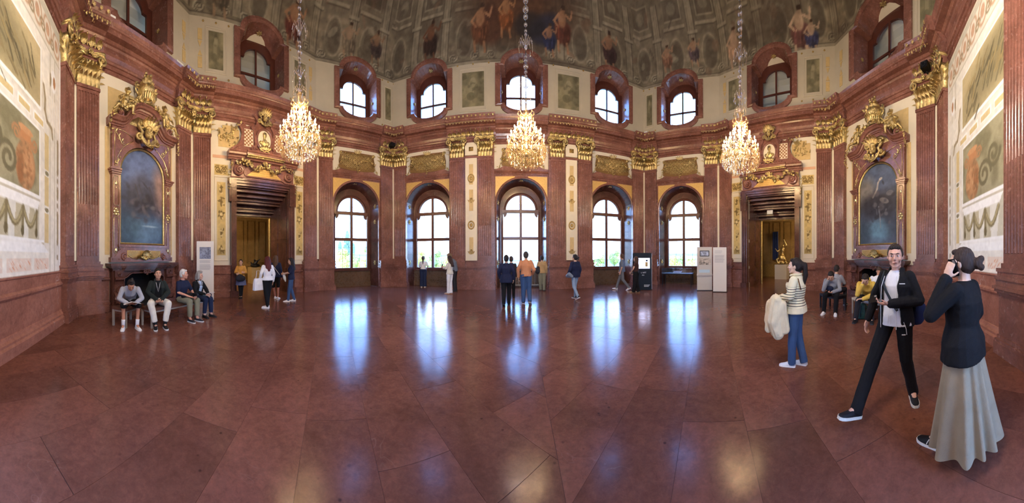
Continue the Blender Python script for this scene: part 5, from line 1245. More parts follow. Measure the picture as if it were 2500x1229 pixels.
# ---------------------------------------------------------------- large frescoes of the entrance wall
def fresco(k):
    left = k == 'EL'
    # x runs away from the corner on both walls, from the corner pilaster to the entrance
    c = Canvas(0, 3.9, 1.28, 7.15, .024, (236, 232, 220)); c.noise(1.2, 1.2, .05, 3).noise(8, 8, .05, 5)
    SH, OC, BR, OR, WH, GR = (206, 200, 180), (214, 192, 136), (158, 142, 110), (184, 138, 98), (248, 248, 244), (140, 132, 102)
    # top scroll frieze
    c.rect(0, 3.9, 6.35, 7.15, (230, 224, 208)).rect(0, 3.9, 6.30, 6.35, SH)
    for i in range(8):
        x = .28 + i * .5; c.rng(x, 6.72, .2, .26, .045, OR, .8).ell(x, 6.72, .1, .14, (196, 150, 116), .8).spir(x + .25, 6.6, .14, .03, BR, 1 if i % 2 else -1, 1.3, 0, .8)
    c.rect(0, 3.9, 6.98, 7.15, SH)
    # border column beside the pilaster
    c.rect(.36, .40, 1.28, 6.3, SH).rect(.62, .66, 1.28, 6.3, SH)
    for z0, z1 in ((1.9, 2.75), (3.0, 3.35), (3.6, 4.5)): c.rect(.14, .24, z0 + .1, z1 - .1, BR, .9).ell(.19, z0 + .1, .05, .1, BR).ell(.19, z1 - .1, .05, .1, BR)
    for z in (1.62, 2.88, 3.48): c.ell(.19, z, .04, .07, BR)
    for z0, z1 in ((1.95, 2.6), (2.75, 3.4), (3.55, 4.35)): c.rect(.70, .92, z0, z1, OC, .9)
    for z in (2.67, 3.48): c.ell(.81, z, .10, .05, GR).rect(.7, .92, z - .01, z + .01, BR)
    # bracket with swag under an oval
    c.ell(.45, 5.75, .16, .26, WH).ell(.4, 5.75, .07, .14, OR).ell(.62, 5.7, .05, .16, BR)
    c.line([(.98, 5.35), (.9, 5.1), (.92, 4.85), (.8, 4.65), (.55, 4.6), (.5, 4.4)], .055, BR, .9)
    for i in range(4): c.rect(.2 + i * .14, .27 + i * .14, 4.7, 5.3, (240, 238, 230), .9)
    # stripe of ochre bars, big brushy panel above
    for i in range(5): c.rect(1.0 + i * .6, 1.42 + i * .6, 4.42, 4.55, OC, .9).frame(1.0 + i * .6, 1.42 + i * .6, 4.42, 4.55, .03, WH, .9)
    c.rect(1.15, 3.9, 4.78, 6.0, (196, 180, 138)).ell(2.5, 5.4, 1.2, .5, (140, 130, 98), .8, .25, .9).ell(3.4, 5.3, .9, .5, (128, 118, 88), .7, 0, .9).frame(1.15, 3.95, 4.78, 6.0, .06, WH)
    r = random.Random(4 if left else 6)
    for i in range(90):
        x, z = r.uniform(1.35, 3.9), r.gauss(5.25, .22); a = r.uniform(.4, 1.2)
        c.line([(x, z), (x + .25 * math.cos(a), z + .3 * math.sin(a))], r.uniform(.015, .04), r.choice([(112, 104, 78), (92, 84, 62), (138, 124, 88), (160, 138, 92)]), .75)
    # urn in a niche on a white pedestal hung with garlands
    c.rect(1.2, 3.9, 2.85, 4.25, (168, 160, 128)).frame(1.2, 3.95, 2.85, 4.25, .05, WH); sv = c.c.copy(); c.blot(2.5, 2.5, .45, .7, (128, 122, 92), .8, 5); out_ = ~((c.X > 1.2) & (c.Z > 2.85) & (c.Z < 4.25)); c.c[out_] = sv[out_]
    c.rect(0, 3.9, 1.28, 1.3, SH); ux = 1.75
    c.rect(1.2, 3.9, 1.95, 2.85, (206, 202, 186)).poly([(1.2, 2.0), (3.9, 2.0), (3.9, 2.85), (1.2, 2.85)], (196, 190, 166), .6)
    c.ell(ux, 3.35, .38, .45, OR, .95, 0, .08).ell(ux - .12, 3.4, .2, .32, (206, 156, 112), .8, 0, .5).ell(ux + .2, 3.25, .12, .3, (150, 98, 62), .7, 0, .5).rect(ux - .12, ux + .12, 2.85, 2.98, OR).ell(ux, 3.82, .3, .1, OR).rect(ux - .2, ux + .2, 3.82, 4.0, (196, 140, 96)).ell(ux, 4.02, .28, .07, (206, 156, 112))
    for i in range(60): a_ = r.uniform(0, 6.28); q_ = r.random() ** .5; c.ell(ux + .36 * q_ * math.cos(a_), 3.35 + .42 * q_ * math.sin(a_), r.uniform(.02, .06), r.uniform(.02, .08), r.choice([(150, 106, 70), (206, 164, 122), (170, 122, 82), (140, 112, 80)]), .5, r.uniform(0, 3), .5)
    for s_ in (-1, 1): c.spir(ux + s_ * .34, 3.85, .14, .03, OR, s_)
    c.spir(2.35, 3.3, .3, .05, (120, 112, 84)).spir(2.75, 3.6, .26, .05, (120, 112, 84), -1)
    c.poly([(1.1, 2.9), (3.2, 2.9), (3.0, 2.62), (1.25, 2.62)], WH).rect(1.15, 3.15, 2.78, 2.82, SH).poly([(1.25, 2.62), (3.0, 2.62), (2.9, 2.0), (1.35, 2.0)], (230, 228, 216))
    for x in (1.5, 2.0, 2.5): c.poly([(x - .1, 2.6), (x + .1, 2.6), (x + .16, 2.0), (x - .16, 2.0)], (188, 178, 144), .8)
    for x0 in (1.3, 1.85, 2.4):
        pts = [(x0 + .55 * t / 8, 2.55 - .32 * math.sin(PI * t / 8)) for t in range(9)]; c.line(pts, .06, (134, 122, 88), .95).line([(q[0], q[1] + .02) for q in pts], .025, (182, 168, 126), .9)
        c.line([(x0, 2.55), (x0 + .02, 2.15)], .05, (134, 122, 88), .95).ell(x0 + .02, 2.12, .06, .1, (112, 100, 70))
    c.rect(.95, 3.9, 1.72, 1.98, WH).rect(.95, 3.9, 1.9, 1.93, SH).poly([(.7, 1.72), (3.9, 1.72), (3.9, 1.98), (1.15, 1.98)], WH, .9)
    for x0, x1 in ((.72, 1.4), (1.52, 2.4), (2.52, 3.5)):
        c.rect(x0, x1, 1.36, 1.60, (232, 214, 196))
        for i in range(int((x1 - x0) * 22)): x, z = r.uniform(x0 + .02, x1 - .08), r.uniform(1.37, 1.55); c.line([(x, z), (x + .06, z + .05)], .012, r.choice([(214, 150, 112), (222, 176, 146), (240, 232, 222)]), .8)
    c.rect(0, .05, 1.28, 7.1, WH).noise(14, 14, .05, 9)
    F = FC[k]; n = 'fresco'
    if left: fn = lambda X, Z: np.stack([5.93 - X, np.full_like(X, WY - .006), Z], 1)
    else: fn = lambda X, Z: np.stack([.80 + X, np.full_like(X, WY - .006), Z], 1)
    me = c.mesh(n, 'paint', fn)
    if left: me.flip_normals()
    put(n, me, WALL[k])
fresco('EL'); fresco('ER')
# ================================================================= chandeliers
def chandelier_meshes():
    M = {}
    M['bead'] = MB().ball((0, 0, 0), 1, 14, 10).mesh('bead', 'crystal', True)
    m = MB(); m.lathe([(.005, 0), (.03, .02), (.012, .06), (.022, .10), (.03, .16), (.006, .2)], 6); M['drop'] = m.mesh('crystal_drop', 'crystal_warm')
    m = MB(); m.tube([(0, 0, .1), (0, 0, 2.2)], .018, 8); m.lathe([(.02, .3), (.09, .4), (.05, .5), (.03, .8), (.07, .9), (.03, 1.0), (.02, 1.5), (.06, 1.6), (.02, 1.7)], 12); M['stem'] = m.mesh('stem', 'gold_bright', True)
    m = MB(); pts = [(t, 0, -.16 * math.sin(PI * t * .9) + .22 * t * t) for t in (0, .2, .4, .6, .8, .95, 1.0)]; m.tube(pts, [.016, .014, .013, .012, .012, .012, .014], 6); M['arm'] = m.mesh('arm', 'crystal_warm', True)
    m = MB(); m.lathe([(.012, 0), (.045, .015), (.048, .025), (.014, .03), (.013, .035), (.013, .12), (.006, .122)], 10); M['candle'] = m.mesh('candle', 'bulb_holder', True)
    m = MB(); m.lathe([(.004, 0), (.016, .02), (.011, .055), (.001, .085)], 6); M['bulb'] = m.mesh('bulb', 'bulb', True)
    m = MB()                                    # hundreds of small strung crystals: basket, skirts, drapes
    r = random.Random(3)
    def drop(x, y, z, s_): m.add([(x, y, z + s_), (x + s_ * .4, y, z), (x, y + s_ * .4, z), (x - s_ * .4, y, z), (x, y - s_ * .4, z), (x, y, z - s_ * 1.1)], [(0, 1, 2), (0, 2, 3), (0, 3, 4), (0, 4, 1), (5, 2, 1), (5, 3, 2), (5, 4, 3), (5, 1, 4)])
    for ring in range(7):
        t = ring / 6; R = .26 + .37 * math.sin(t * PI / 2); z = .06 + .22 * (1 - math.cos(t * PI / 2)); n = int(16 + 34 * t)
        for i in range(n): a = 2 * PI * i / n; drop(R * math.cos(a), R * math.sin(a), z, .024)
    for (R0, z0, R1, z1, ns, nd) in ((.60, .78, .64, .46, 36, 8), (.62, .60, .60, .24, 36, 8), (.52, 1.0, .60, .72, 24, 8), (.36, 1.25, .50, .98, 20, 7), (.20, 1.5, .34, 1.22, 16, 7), (.10, 1.8, .2, 1.5, 12, 7)):
        for i in range(ns):
            a = 2 * PI * i / ns
            for j in range(nd):
                t = j / (nd - 1); R = R0 + (R1 - R0) * t; z = z0 + (z1 - z0) * t - .08 * math.sin(PI * t); drop(R * math.cos(a), R * math.sin(a), z, .016)
    for R, z, n in ((.63, .58, 52), (.60, .44, 48), (.52, .86, 40), (.4, 1.1, 30), (.28, 1.38, 24), (.5, .26, 40), (.36, .14, 30)):
        for i in range(n): a = 2 * PI * (i + .5) / n; drop(R * math.cos(a) * r.uniform(.95, 1.03), R * math.sin(a), z + r.uniform(-.03, .03), .034)
    M['strings'] = m.mesh('crystal_strings', 'crystal_warm')
    m = MB()
    for i in range(10):
        a = 2 * PI * i / 10; p = [(.04 * math.cos(a), .04 * math.sin(a), 0), (.15 * math.cos(a), .15 * math.sin(a), .12), (.2 * math.cos(a), .2 * math.sin(a), .02)]; m.tube(p, [.012, .01, .008], 5)
        m.add([(p[2][0], p[2][1], .0), (p[2][0] + .02, p[2][1], -.06), (p[2][0], p[2][1] + .02, -.06), (p[2][0] - .02, p[2][1], -.06), (p[2][0], p[2][1], -.14)], [(0, 1, 2), (0, 2, 3), (0, 3, 1), (4, 2, 1), (4, 3, 2), (4, 1, 3)])
    m.lathe([(.02, -.1), (.06, -.02), (.07, .06), (.03, .12), (.02, .18)], 12); M['cluster'] = m.mesh('crystal_cluster', 'crystal', True)
    m = MB()
    for i in range(8):
        a = 2 * PI * i / 8; m.tube([(.06 * math.cos(a), .06 * math.sin(a), 0), (.24 * math.cos(a), .24 * math.sin(a), .05), (.26 * math.cos(a), .26 * math.sin(a), .16), (.2 * math.cos(a), .2 * math.sin(a), .2)], [.02, .018, .016, .01], 6)
        m.ball((.26 * math.cos(a), .26 * math.sin(a), .1), .03, 6, 5)
    m.lathe([(.03, 0), (.12, .04), (.10, .1), (.06, .25), (.1, .36), (.03, .42)], 14); M['crown'] = m.mesh('crown', 'crystal_warm', True)
    return M
HM = chandelier_meshes()
CH_TOP = 16.4
HM['bulb_fill'] = HM['bulb'].copy(); HM['bulb_fill'].materials.clear(); HM['bulb_fill'].materials.append(MATS['bulb_fill'])
def chandelier(p, z, label, seed, bulb='bulb'):
    root = thing('chandelier', (p.x, p.y, z), 0, label, 'chandelier', 'crystal chandeliers')
    put('stem', HM['stem'], root); tag(put('crystal_strings', HM['strings'], root), kind='stuff'); put('crown', HM['crown'], root, (0, 0, 1.62))
    for R, zz, n in ((.60, .86, 12), (.49, 1.08, 9), (.35, 1.24, 7), (.18, 1.42, 5)):
        for i in range(n):
            a = 2 * PI * i / n + R * 3 + seed; x, y = R * math.cos(a), R * math.sin(a)
            put('arm', HM['arm'], root, (0, 0, zz - .06 - .22 * (R / .6)), a, (R, 1, 1))
            c = put('candle', HM['candle'], root, (x, y, zz - .09)); put('bulb', HM[bulb], c, (0, 0, .12))
    for R, zz, n, s_ in ((.64, .42, 34, 1.25), (.54, .17, 26, 1.0), (.36, .06, 16, 1.0), (.24, 1.56, 8, .8)):
        for i in range(n): a = 2 * PI * i / n; put('crystal_drop', HM['drop'], root, (R * math.cos(a), R * math.sin(a), zz - .1), a, (s_, s_, s_))
    put('crystal_cluster', HM['cluster'], root, (0, 0, 2.08), 0, (1.0, 1.0, .9)); put('crystal_cluster', HM['cluster'], root, (0, 0, 2.55), .3, (1.05, 1.05, 1.6)); put('crystal_cluster', HM['cluster'], root, (0, 0, 3.95), .2, (1.15, 1.15, 1.8))
    zz, r = 2.3, random.Random(seed)
    beads = [(2.28, .035), (2.36, .03), (2.85, .04), (2.95, .05), (3.08, .055), (3.26, .085), (3.45, .06), (3.58, .05), (4.3, .05), (4.42, .05), (4.62, .06), (4.88, .08), (5.12, .10), (5.4, .085)]
    b = 5.65
    while b < CH_TOP - z - 1.2: beads.append((b, r.choice([.05, .06, .075, .09]))); b += .26
    for b, rad in beads: put('bead', HM['bead'], root, (0, 0, b), 0, (rad, rad, rad))
    put('suspension_rod', MB().tube([(0, 0, 2.0), (0, 0, CH_TOP - z)], .012, 6).mesh('suspension_rod', 'dark_metal'), root)
chandelier(Vector((.23, 8.0)), 4.55, 'crystal chandelier hanging before the central garden window', 1)
chandelier(Vector((-5.84, 4.70)), 4.62, 'crystal chandelier hanging beside the left doorway crest', 2)
chandelier(Vector((6.58, 5.22)), 4.48, 'crystal chandelier hanging beside the right doorway crest', 3)

chandelier(Vector((.55, 1.3)), 4.6, 'added crystal chandelier, unseen overhead, lighting the entrance side', 4, 'bulb_fill')  # added out of view to brighten the near walls and floor

# ================================================================= garden and sky side
plain('lawn', (132, 136, 108), .9, var=.2, vs=.2, local=False)
plain('leaf_a', (206, 200, 92), .8, var=.35, vs=1.5, local=False); plain('leaf_b', (168, 176, 88), .8, var=.35, vs=1.5, local=False); plain('leaf_c', (120, 142, 112), .8, var=.3, vs=1.5, local=False)  # warmth of sunlight put into the leaf colours, there is no sun lamp
plain('bark', (86, 66, 50), .9); plain('far_house', (226, 222, 214), .8); plain('far_roof', (150, 150, 152), .8)
tag(MB().add([(-300, 16.5, -7), (300, 16.5, -7), (300, 600, -7), (-300, 600, -7)], [(0, 1, 2, 3)]).obj('garden_lawn', 'lawn'), 'sunlit palace garden lawn outside the windows', 'lawn', kind='structure')
def crown_mesh(seed, mat, tall=1.0):
    "tree crown of several thousand leaf cards on leafy lobes"
    r = np.random.default_rng(seed); lobes = [(0, 0, 0, 1.0)] + [(r.normal(0, .55), r.normal(0, .55), r.normal(.1, .45) * tall, r.uniform(.45, .75)) for _ in range(9)]
    n = 1500; vs, fs = [], []
    for i in range(n):
        lx, ly, lz, lr = lobes[r.integers(len(lobes))]; d = r.normal(size=3); d /= np.linalg.norm(d); c = np.array((lx, ly, lz)) + d * lr * r.uniform(.75, 1.02) * np.array((1, 1, tall))
        a = r.normal(size=3); a /= np.linalg.norm(a); b = np.cross(d, a); b /= np.linalg.norm(b) + 1e-9; a = np.cross(b, d); s = r.uniform(.09, .17)
        o = len(vs); vs += [tuple(c + a * s), tuple(c + b * s * .7 + d * .03), tuple(c - a * s), tuple(c - b * s * .7 + d * .03)]; fs.append((o, o + 1, o + 2, o + 3))
    m = MB(); m.v, m.f = vs, fs
    for lx, ly, lz, lr in lobes: m.ball((lx, ly, lz), (lr * .8, lr * .8, lr * .8 * tall), 8, 6)
    return m.mesh('crown', mat)
CROWNS = [crown_mesh(1, 'leaf_a'), crown_mesh(2, 'leaf_b'), crown_mesh(3, 'leaf_c', 2.6)]
TRUNK = MB().tube([(0, 0, 0), (.05, 0, .5), (0, 0, 1)], [.12, .09, .06], 7).mesh('trunk', 'bark')
def tree(px, r, top_y, kind, width, label):
    p = polar(px, r); top = HCAM + (hz(px) - top_y) * r / FPX; w = width / FPX * r / 2
    hh = w * (2.6 if kind == 2 else 1.0) * 1.25; t = thing('garden_tree', (p.x, p.y, -7), random.uniform(0, 6), label, 'tree', 'trees in the garden')
    zc = max(top + 7 - hh, 1.5); put('crown', CROWNS[kind], t, (0, 0, zc), 0, (w / 1.25, w / 1.25, (hh / 1.25) / (2.2 if kind == 2 else 1))); put('trunk', TRUNK, t, (0, 0, 0), 0, (1.6, 1.6, zc))
for a in ((845, 60, 577, 2, 24, 'tall blue-green poplar seen through the leftmost arched window'), (835, 38, 612, 0, 46, 'yellow-green tree at left edge of the leftmost window'), (868, 34, 622, 1, 40, 'round green tree low in the middle of leftmost window'),
          (902, 42, 600, 1, 22, 'slim green tree at right edge of leftmost window'), (885, 30, 634, 0, 40, 'low bright bush at the foot of leftmost window view'), (1028, 40, 612, 0, 34, 'yellow-green tree behind the woman at second window'), (1062, 44, 616, 1, 30, 'green tree in right half of second window'),
          (1052, 28, 634, 1, 44, 'low dark bush behind second window sill'), (1092, 36, 630, 0, 30, 'yellowish bush at right edge of second window'), (1290, 40, 640, 0, 40, 'low pale bush seen through central window'), (1460, 42, 630, 1, 40, 'green tree low in left half of fourth window'),
          (1500, 46, 618, 1, 30, 'rounded green tree in right half of fourth window'), (1640, 40, 634, 0, 46, 'yellow-green tree in left half of rightmost window'), (1685, 36, 638, 0, 40, 'yellow-green tree in right half of rightmost window'), (1660, 44, 632, 1, 26, 'small dark tree between halves of rightmost window')):
    tree(*a)
def house(px, r, w, top_y, label):
    p = polar(px, r); top = HCAM + (hz(px) - top_y) * r / FPX; h = thing('far_house', (p.x, p.y, -7), -(px - CX) / FPX, label, 'building', 'distant city buildings')
    H = top + 7; MB().box(-w / 2, w / 2, 0, w * .5, 0, H - 1.5).obj('wall', 'far_house', h); MB().prism([(-w / 2 - .3, H - 1.5), (w / 2 + .3, H - 1.5), (w / 2 - 1, H), (-w / 2 + 1, H)], -.3, w * .5 + .3).obj('roof', 'far_roof', h)
    wm = MB().box(-.5, .5, -.06, .02, 0, 1.5).mesh('window', 'far_roof')
    for i in range(int(w / 2.2)):
        for j in range(2): put('window', wm, h, (-w / 2 + 1.2 + i * 2.2, 0, H - 4.2 - j * 3))
house(1668, 160, 26, 622, 'grey-roofed white building across the garden, rightmost window'); house(1640, 220, 22, 627, 'pale low building beyond the trees, rightmost window'); house(1085, 200, 26, 621, 'pale building beyond the trees, second window'); house(890, 190, 24, 619, 'pale building beyond the trees, leftmost window')

# ================================================================= furniture and exhibition displays
def text(body, size, parent, loc, mat, rz=0.0, al='LEFT'):
    c = bpy.data.curves.new('lettering', 'FONT'); c.body = body; c.size = size; c.extrude = .0015; c.align_x = al; c.materials.append(MATS[mat])
    t_ = bpy.data.objects.new('tmp', c); COL.objects.link(t_); me = bpy.data.meshes.new_from_object(t_.evaluated_get(bpy.context.evaluated_depsgraph_get())); bpy.data.objects.remove(t_)
    o = put('lettering', me); o.parent = parent; o.location = loc; o.rotation_euler = (PI / 2, 0, rz); return o
def face_cam(p): return -math.atan2(p.x, p.y)
plain('print_grey', (150, 150, 160), .6); plain('screen_blue', (196, 200, 236), .3); emit('screen_lit', (196, 200, 240), 1.2); plain('pale_blue', (190, 214, 226), .4)
def pic_canvas(w, h, seed, base, dark):
    c = Canvas(-w / 2, w / 2, -h / 2, h / 2, .012, base); c.noise(9, 9, .3, seed); r = random.Random(seed)
    for i in range(30): c.ell(r.uniform(-.45, .45) * w, r.uniform(-.45, .3) * h, r.uniform(.02, .1) * w, r.uniform(.02, .12) * h, r.choice([dark, tuple(v * .75 for v in base), tuple(min(255, v * 1.15) for v in base)]), .7, r.uniform(0, 3))
    return c.mesh('printed_picture', 'paint')
def stand(name, px, py, w, h, label, mat, th=.14, turn=0.0):
    p = ground(px, py); s = thing(name, (p.x, p.y, 0), face_cam(p) + turn, label, 'information panel', 'white information panels')
    MB().box(-w / 2, w / 2, 0, th, .03, h).obj('panel', mat, s); MB().box(-w / 2 - .02, w / 2 + .02, -.03, th + .06, 0, .03).obj('foot_plate', 'dark_metal', s); return s
def lines(s, x0, x1, z, n, gap, mat='print_grey', th=.009):
    for i in range(n): MB().box(x0, x1 - random.uniform(0, .12) * (x1 - x0), -.004, .002, z - i * gap, z - i * gap + th).obj('text_line', mat, s)
s = stand('information_panel', 501, 731, .64, 2.22, 'tall white information panel with blue-grey picture behind elderly couple', 'white_panel')
put('printed_picture', pic_canvas(.42, .44, 4, (138, 146, 170), (90, 96, 120)), s, (0, -.004, 1.78)); lines(s, -.21, .21, 1.50, 4, .03); lines(s, -.21, .21, 1.34, 8, .026)
s = stand('information_panel', 1720, 713, .70, 2.03, 'cream information panel with small screen, picture and leaflet ledge', 'grey_panel')
MB().box(-.22, .22, -.03, .0, 1.60, 1.86).obj('screen_bezel', 'black_plastic', s); put('screen', pic_canvas(.38, .2, 6, (186, 194, 214), (110, 116, 140)), s, (0, -.032, 1.73)); put('printed_picture', pic_canvas(.56, .32, 7, (186, 176, 164), (104, 96, 90)), s, (.03, -.006, 1.36)); MB().box(-.26, .24, -.02, .0, .84, .98).obj('braille_plate', 'pale_blue', s); MB().box(-.36, .36, -.08, .0, .70, .78).obj('ledge', 'grey_panel', s)
s = stand('information_panel', 1757, 717, .60, 2.0, 'blank-looking white text panel standing next to the right doorway', 'white_panel', .12, -.15)
lines(s, -.22, .12, 1.84, 3, .05); lines(s, -.22, .22, 1.64, 10, .035)
def kiosk():
    p = ground(1568, 711); k = thing('kiosk', (p.x, p.y, 0), face_cam(p), 'black digital kiosk with lit screen and white lettering', 'kiosk')
    m = MB(); o = arc(.40, .06, .05, -PI / 2, 0, 4) + arc(.40, 1.72, .05, 0, PI / 2, 4) + arc(-.40, 1.72, .05, PI / 2, PI, 4) + arc(-.40, .06, .05, PI, 1.5 * PI, 4); m.prism(o, 0, .16); m.obj('housing', 'black_plastic', k)
    m = MB(); m.box(.44, .462, -.01, .17, .05, 1.74); m.obj('metal_edge', 'bench_metal', k)
    MB().box(-.37, .35, -.012, .0, 1.03, 1.52).obj('screen', 'screen_lit', k); MB().box(-.3, .3, -.0125, 0, 1.52, 1.545).obj('webcam_bar', 'black_plastic', k)
    for z, w in ((1.44, .26), (1.36, .34), (1.30, .3), (1.14, .3)): MB().box(-.32, -.32 + w, -.016, -.011, z, z + .012).obj('text_line', 'print_grey', k)
    MB().box(.14, .26, -.016, -.011, 1.12, 1.34).obj('screen_picture', 'ochre', k); MB().box(.16, .26, -.016, -.011, 1.36, 1.44).obj('screen_picture', 'dark_metal', k)
    text('L NFT', .095, k, (-.06, -.006, .80), 'white_panel'); text('AN', .075, k, (-.02, -.006, .69), 'white_panel')
    for i, z in enumerate((.24, .20, .165)): MB().box(.08, .36 - .03 * i, -.006, .0, z, z + .018).obj('text_line', 'grey_panel', k)
kiosk()
def showcase():
    F = FC['WR']; s = on_facet('display_case', 'WR', 2.02, -.05, 0, label='low glass display case on dark table before the rightmost window', cat='display case')
    for x in (-.80, .80):
        for y in (-.22, .22): MB().box(x - .025, x + .025, y - .025, y + .025, 0, .62).obj('leg', 'dark_metal', s)
    MB().box(-.85, .85, -.27, .27, .60, .66).obj('table_top', 'dark_metal', s); MB().box(-.82, .82, -.24, .24, .66, .665).obj('case_floor', 'grey_panel', s)
    for nm, b in (('glass_front', (-.84, .84, -.26, -.255, .66, .95)), ('glass_back', (-.84, .84, .255, .26, .66, .95)), ('glass_side', (-.845, -.84, -.26, .26, .66, .95)), ('glass_side', (.84, .845, -.26, .26, .66, .95)), ('glass_lid', (-.845, .845, -.26, .26, .95, .956))): MB().box(*b).obj(nm, 'case_glass', s)
    m = MB(); m.add([(-.25, -.15, .68), (.22, -.15, .68), (.22, .12, .78), (-.25, .12, .78), (-.25, -.15, .67), (.22, -.15, .67), (.22, .12, .77), (-.25, .12, .77)], [(0, 1, 2, 3), (7, 6, 5, 4), (0, 4, 5, 1), (1, 5, 6, 2), (2, 6, 7, 3), (3, 7, 4, 0)])
    b = m.obj('open_book', 'paper'); b.location = s.location; b.rotation_euler = s.rotation_euler; tag(b, 'open white book lying inside the glass display case', 'book')
showcase()
def bench(p, rz, L, label, seat='bench_seat', legs='bench_metal', W=.42, h=.45):
    b = thing('bench', (p[0], p[1], 0), rz, label, 'bench')
    MB().box(-L / 2, L / 2, -W / 2, W / 2, h - .06, h).obj('seat', seat, b); MB().box(-L / 2 + .02, L / 2 - .02, -W / 2 + .02, W / 2 - .02, h - .1, h - .06).obj('seat_frame', legs, b)
    for x in (-1, 1):
        for y in (-1, 1): MB().box(x * (L / 2 - .025) - .022, x * (L / 2 - .025) + .022, y * (W / 2 - .025) - .022, y * (W / 2 - .025) + .022, 0, h - .06).obj('leg', legs, b)
    return b
BZ_L, BZ_R = FC['FL'].rz, FC['FR'].rz
BL = Vector((-6.30, 1.12)); BL2 = Vector((-6.03, -.12)); BR = polar(2127, 6.68).xy; BR2 = polar(2037, 7.42).xy
bench(BL, BZ_L, 2.0, 'pale metal bench under elderly couple before the left fireplace'); bench(BL2, BZ_L + .35, .75, 'short dark bench under man in grey sweater'); bench(BR + FC['FR'].t * .12, BZ_R, 1.35, 'pale stone bench under man in yellow hoodie', 'grey_panel'); bench(BR2 - FC['FR'].t * .08, BZ_R, .8, 'dark bench under man in grey sweatshirt on the right', 'dark_metal', 'dark_metal')
# devices on the cornice
def small_box(name, p, rz, d, mat, label, cat): return tag(put(name, MB().box(-d[0], d[0], -d[1], d[1], 0, 2 * d[2]).mesh(name, mat), None, p, rz), label, cat)
for k, u, lab in (('FL', .95, 'white emergency light on cornice above left corner pilasters'), ('FL', 3.75, 'white emergency light on cornice right of left upper window'), ('WR', .3, 'small white box on cornice above the kiosk corner')):
    small_box('emergency_light', FC[k].loc(u, -.28 if k == 'FL' else -.4, 8.45), FC[k].rz, (.17 if k == 'FL' else .09, .06, .06), 'white_panel', lab, 'light')
def camera_box(k, u, y, z, lab):
    c = thing('loudspeaker', FC[k].loc(u, y, z), FC[k].rz, lab, 'loudspeaker'); MB().box(-.12, .12, -.14, .1, 0, .2).obj('cabinet', 'black_plastic', c); MB().ring(arc(0, .1, .08, 0, 2 * PI, 14)[:-1], arc(0, .1, .05, 0, 2 * PI, 14)[:-1], -.16, -.13).obj('grille', 'dark_metal', c); MB().box(-.02, .02, .05, .2, -.04, .02).obj('bracket', 'dark_metal', c)
camera_box('FR', 4.95, -.3, 7.5, 'black loudspeaker on gilded capital at right corner'); camera_box('WL', 3.95, -.32, 7.5, 'black loudspeaker on gilded capital by leftmost window')
for k, u, lab in (('WL', .35, 'tiny black camera on cornice left of blue upper window'), ('DR', 5.3, 'tiny black camera on cornice right of right doorway'), ('FR', 4.6, 'tiny black camera on cornice by right upper window'), ('G', .12, 'tiny black camera above corner by leftmost window')):
    c = thing('camera_pod', FC[k].loc(u, .12, 8.62), FC[k].rz, lab, 'camera'); MB().ball((0, 0, 0), (.045, .07, .045), 8, 6).obj('pod', 'black_plastic', c, smooth=True); MB().box(-.015, .015, 0, .08, -.17, 0).obj('mount', 'dark_metal', c)
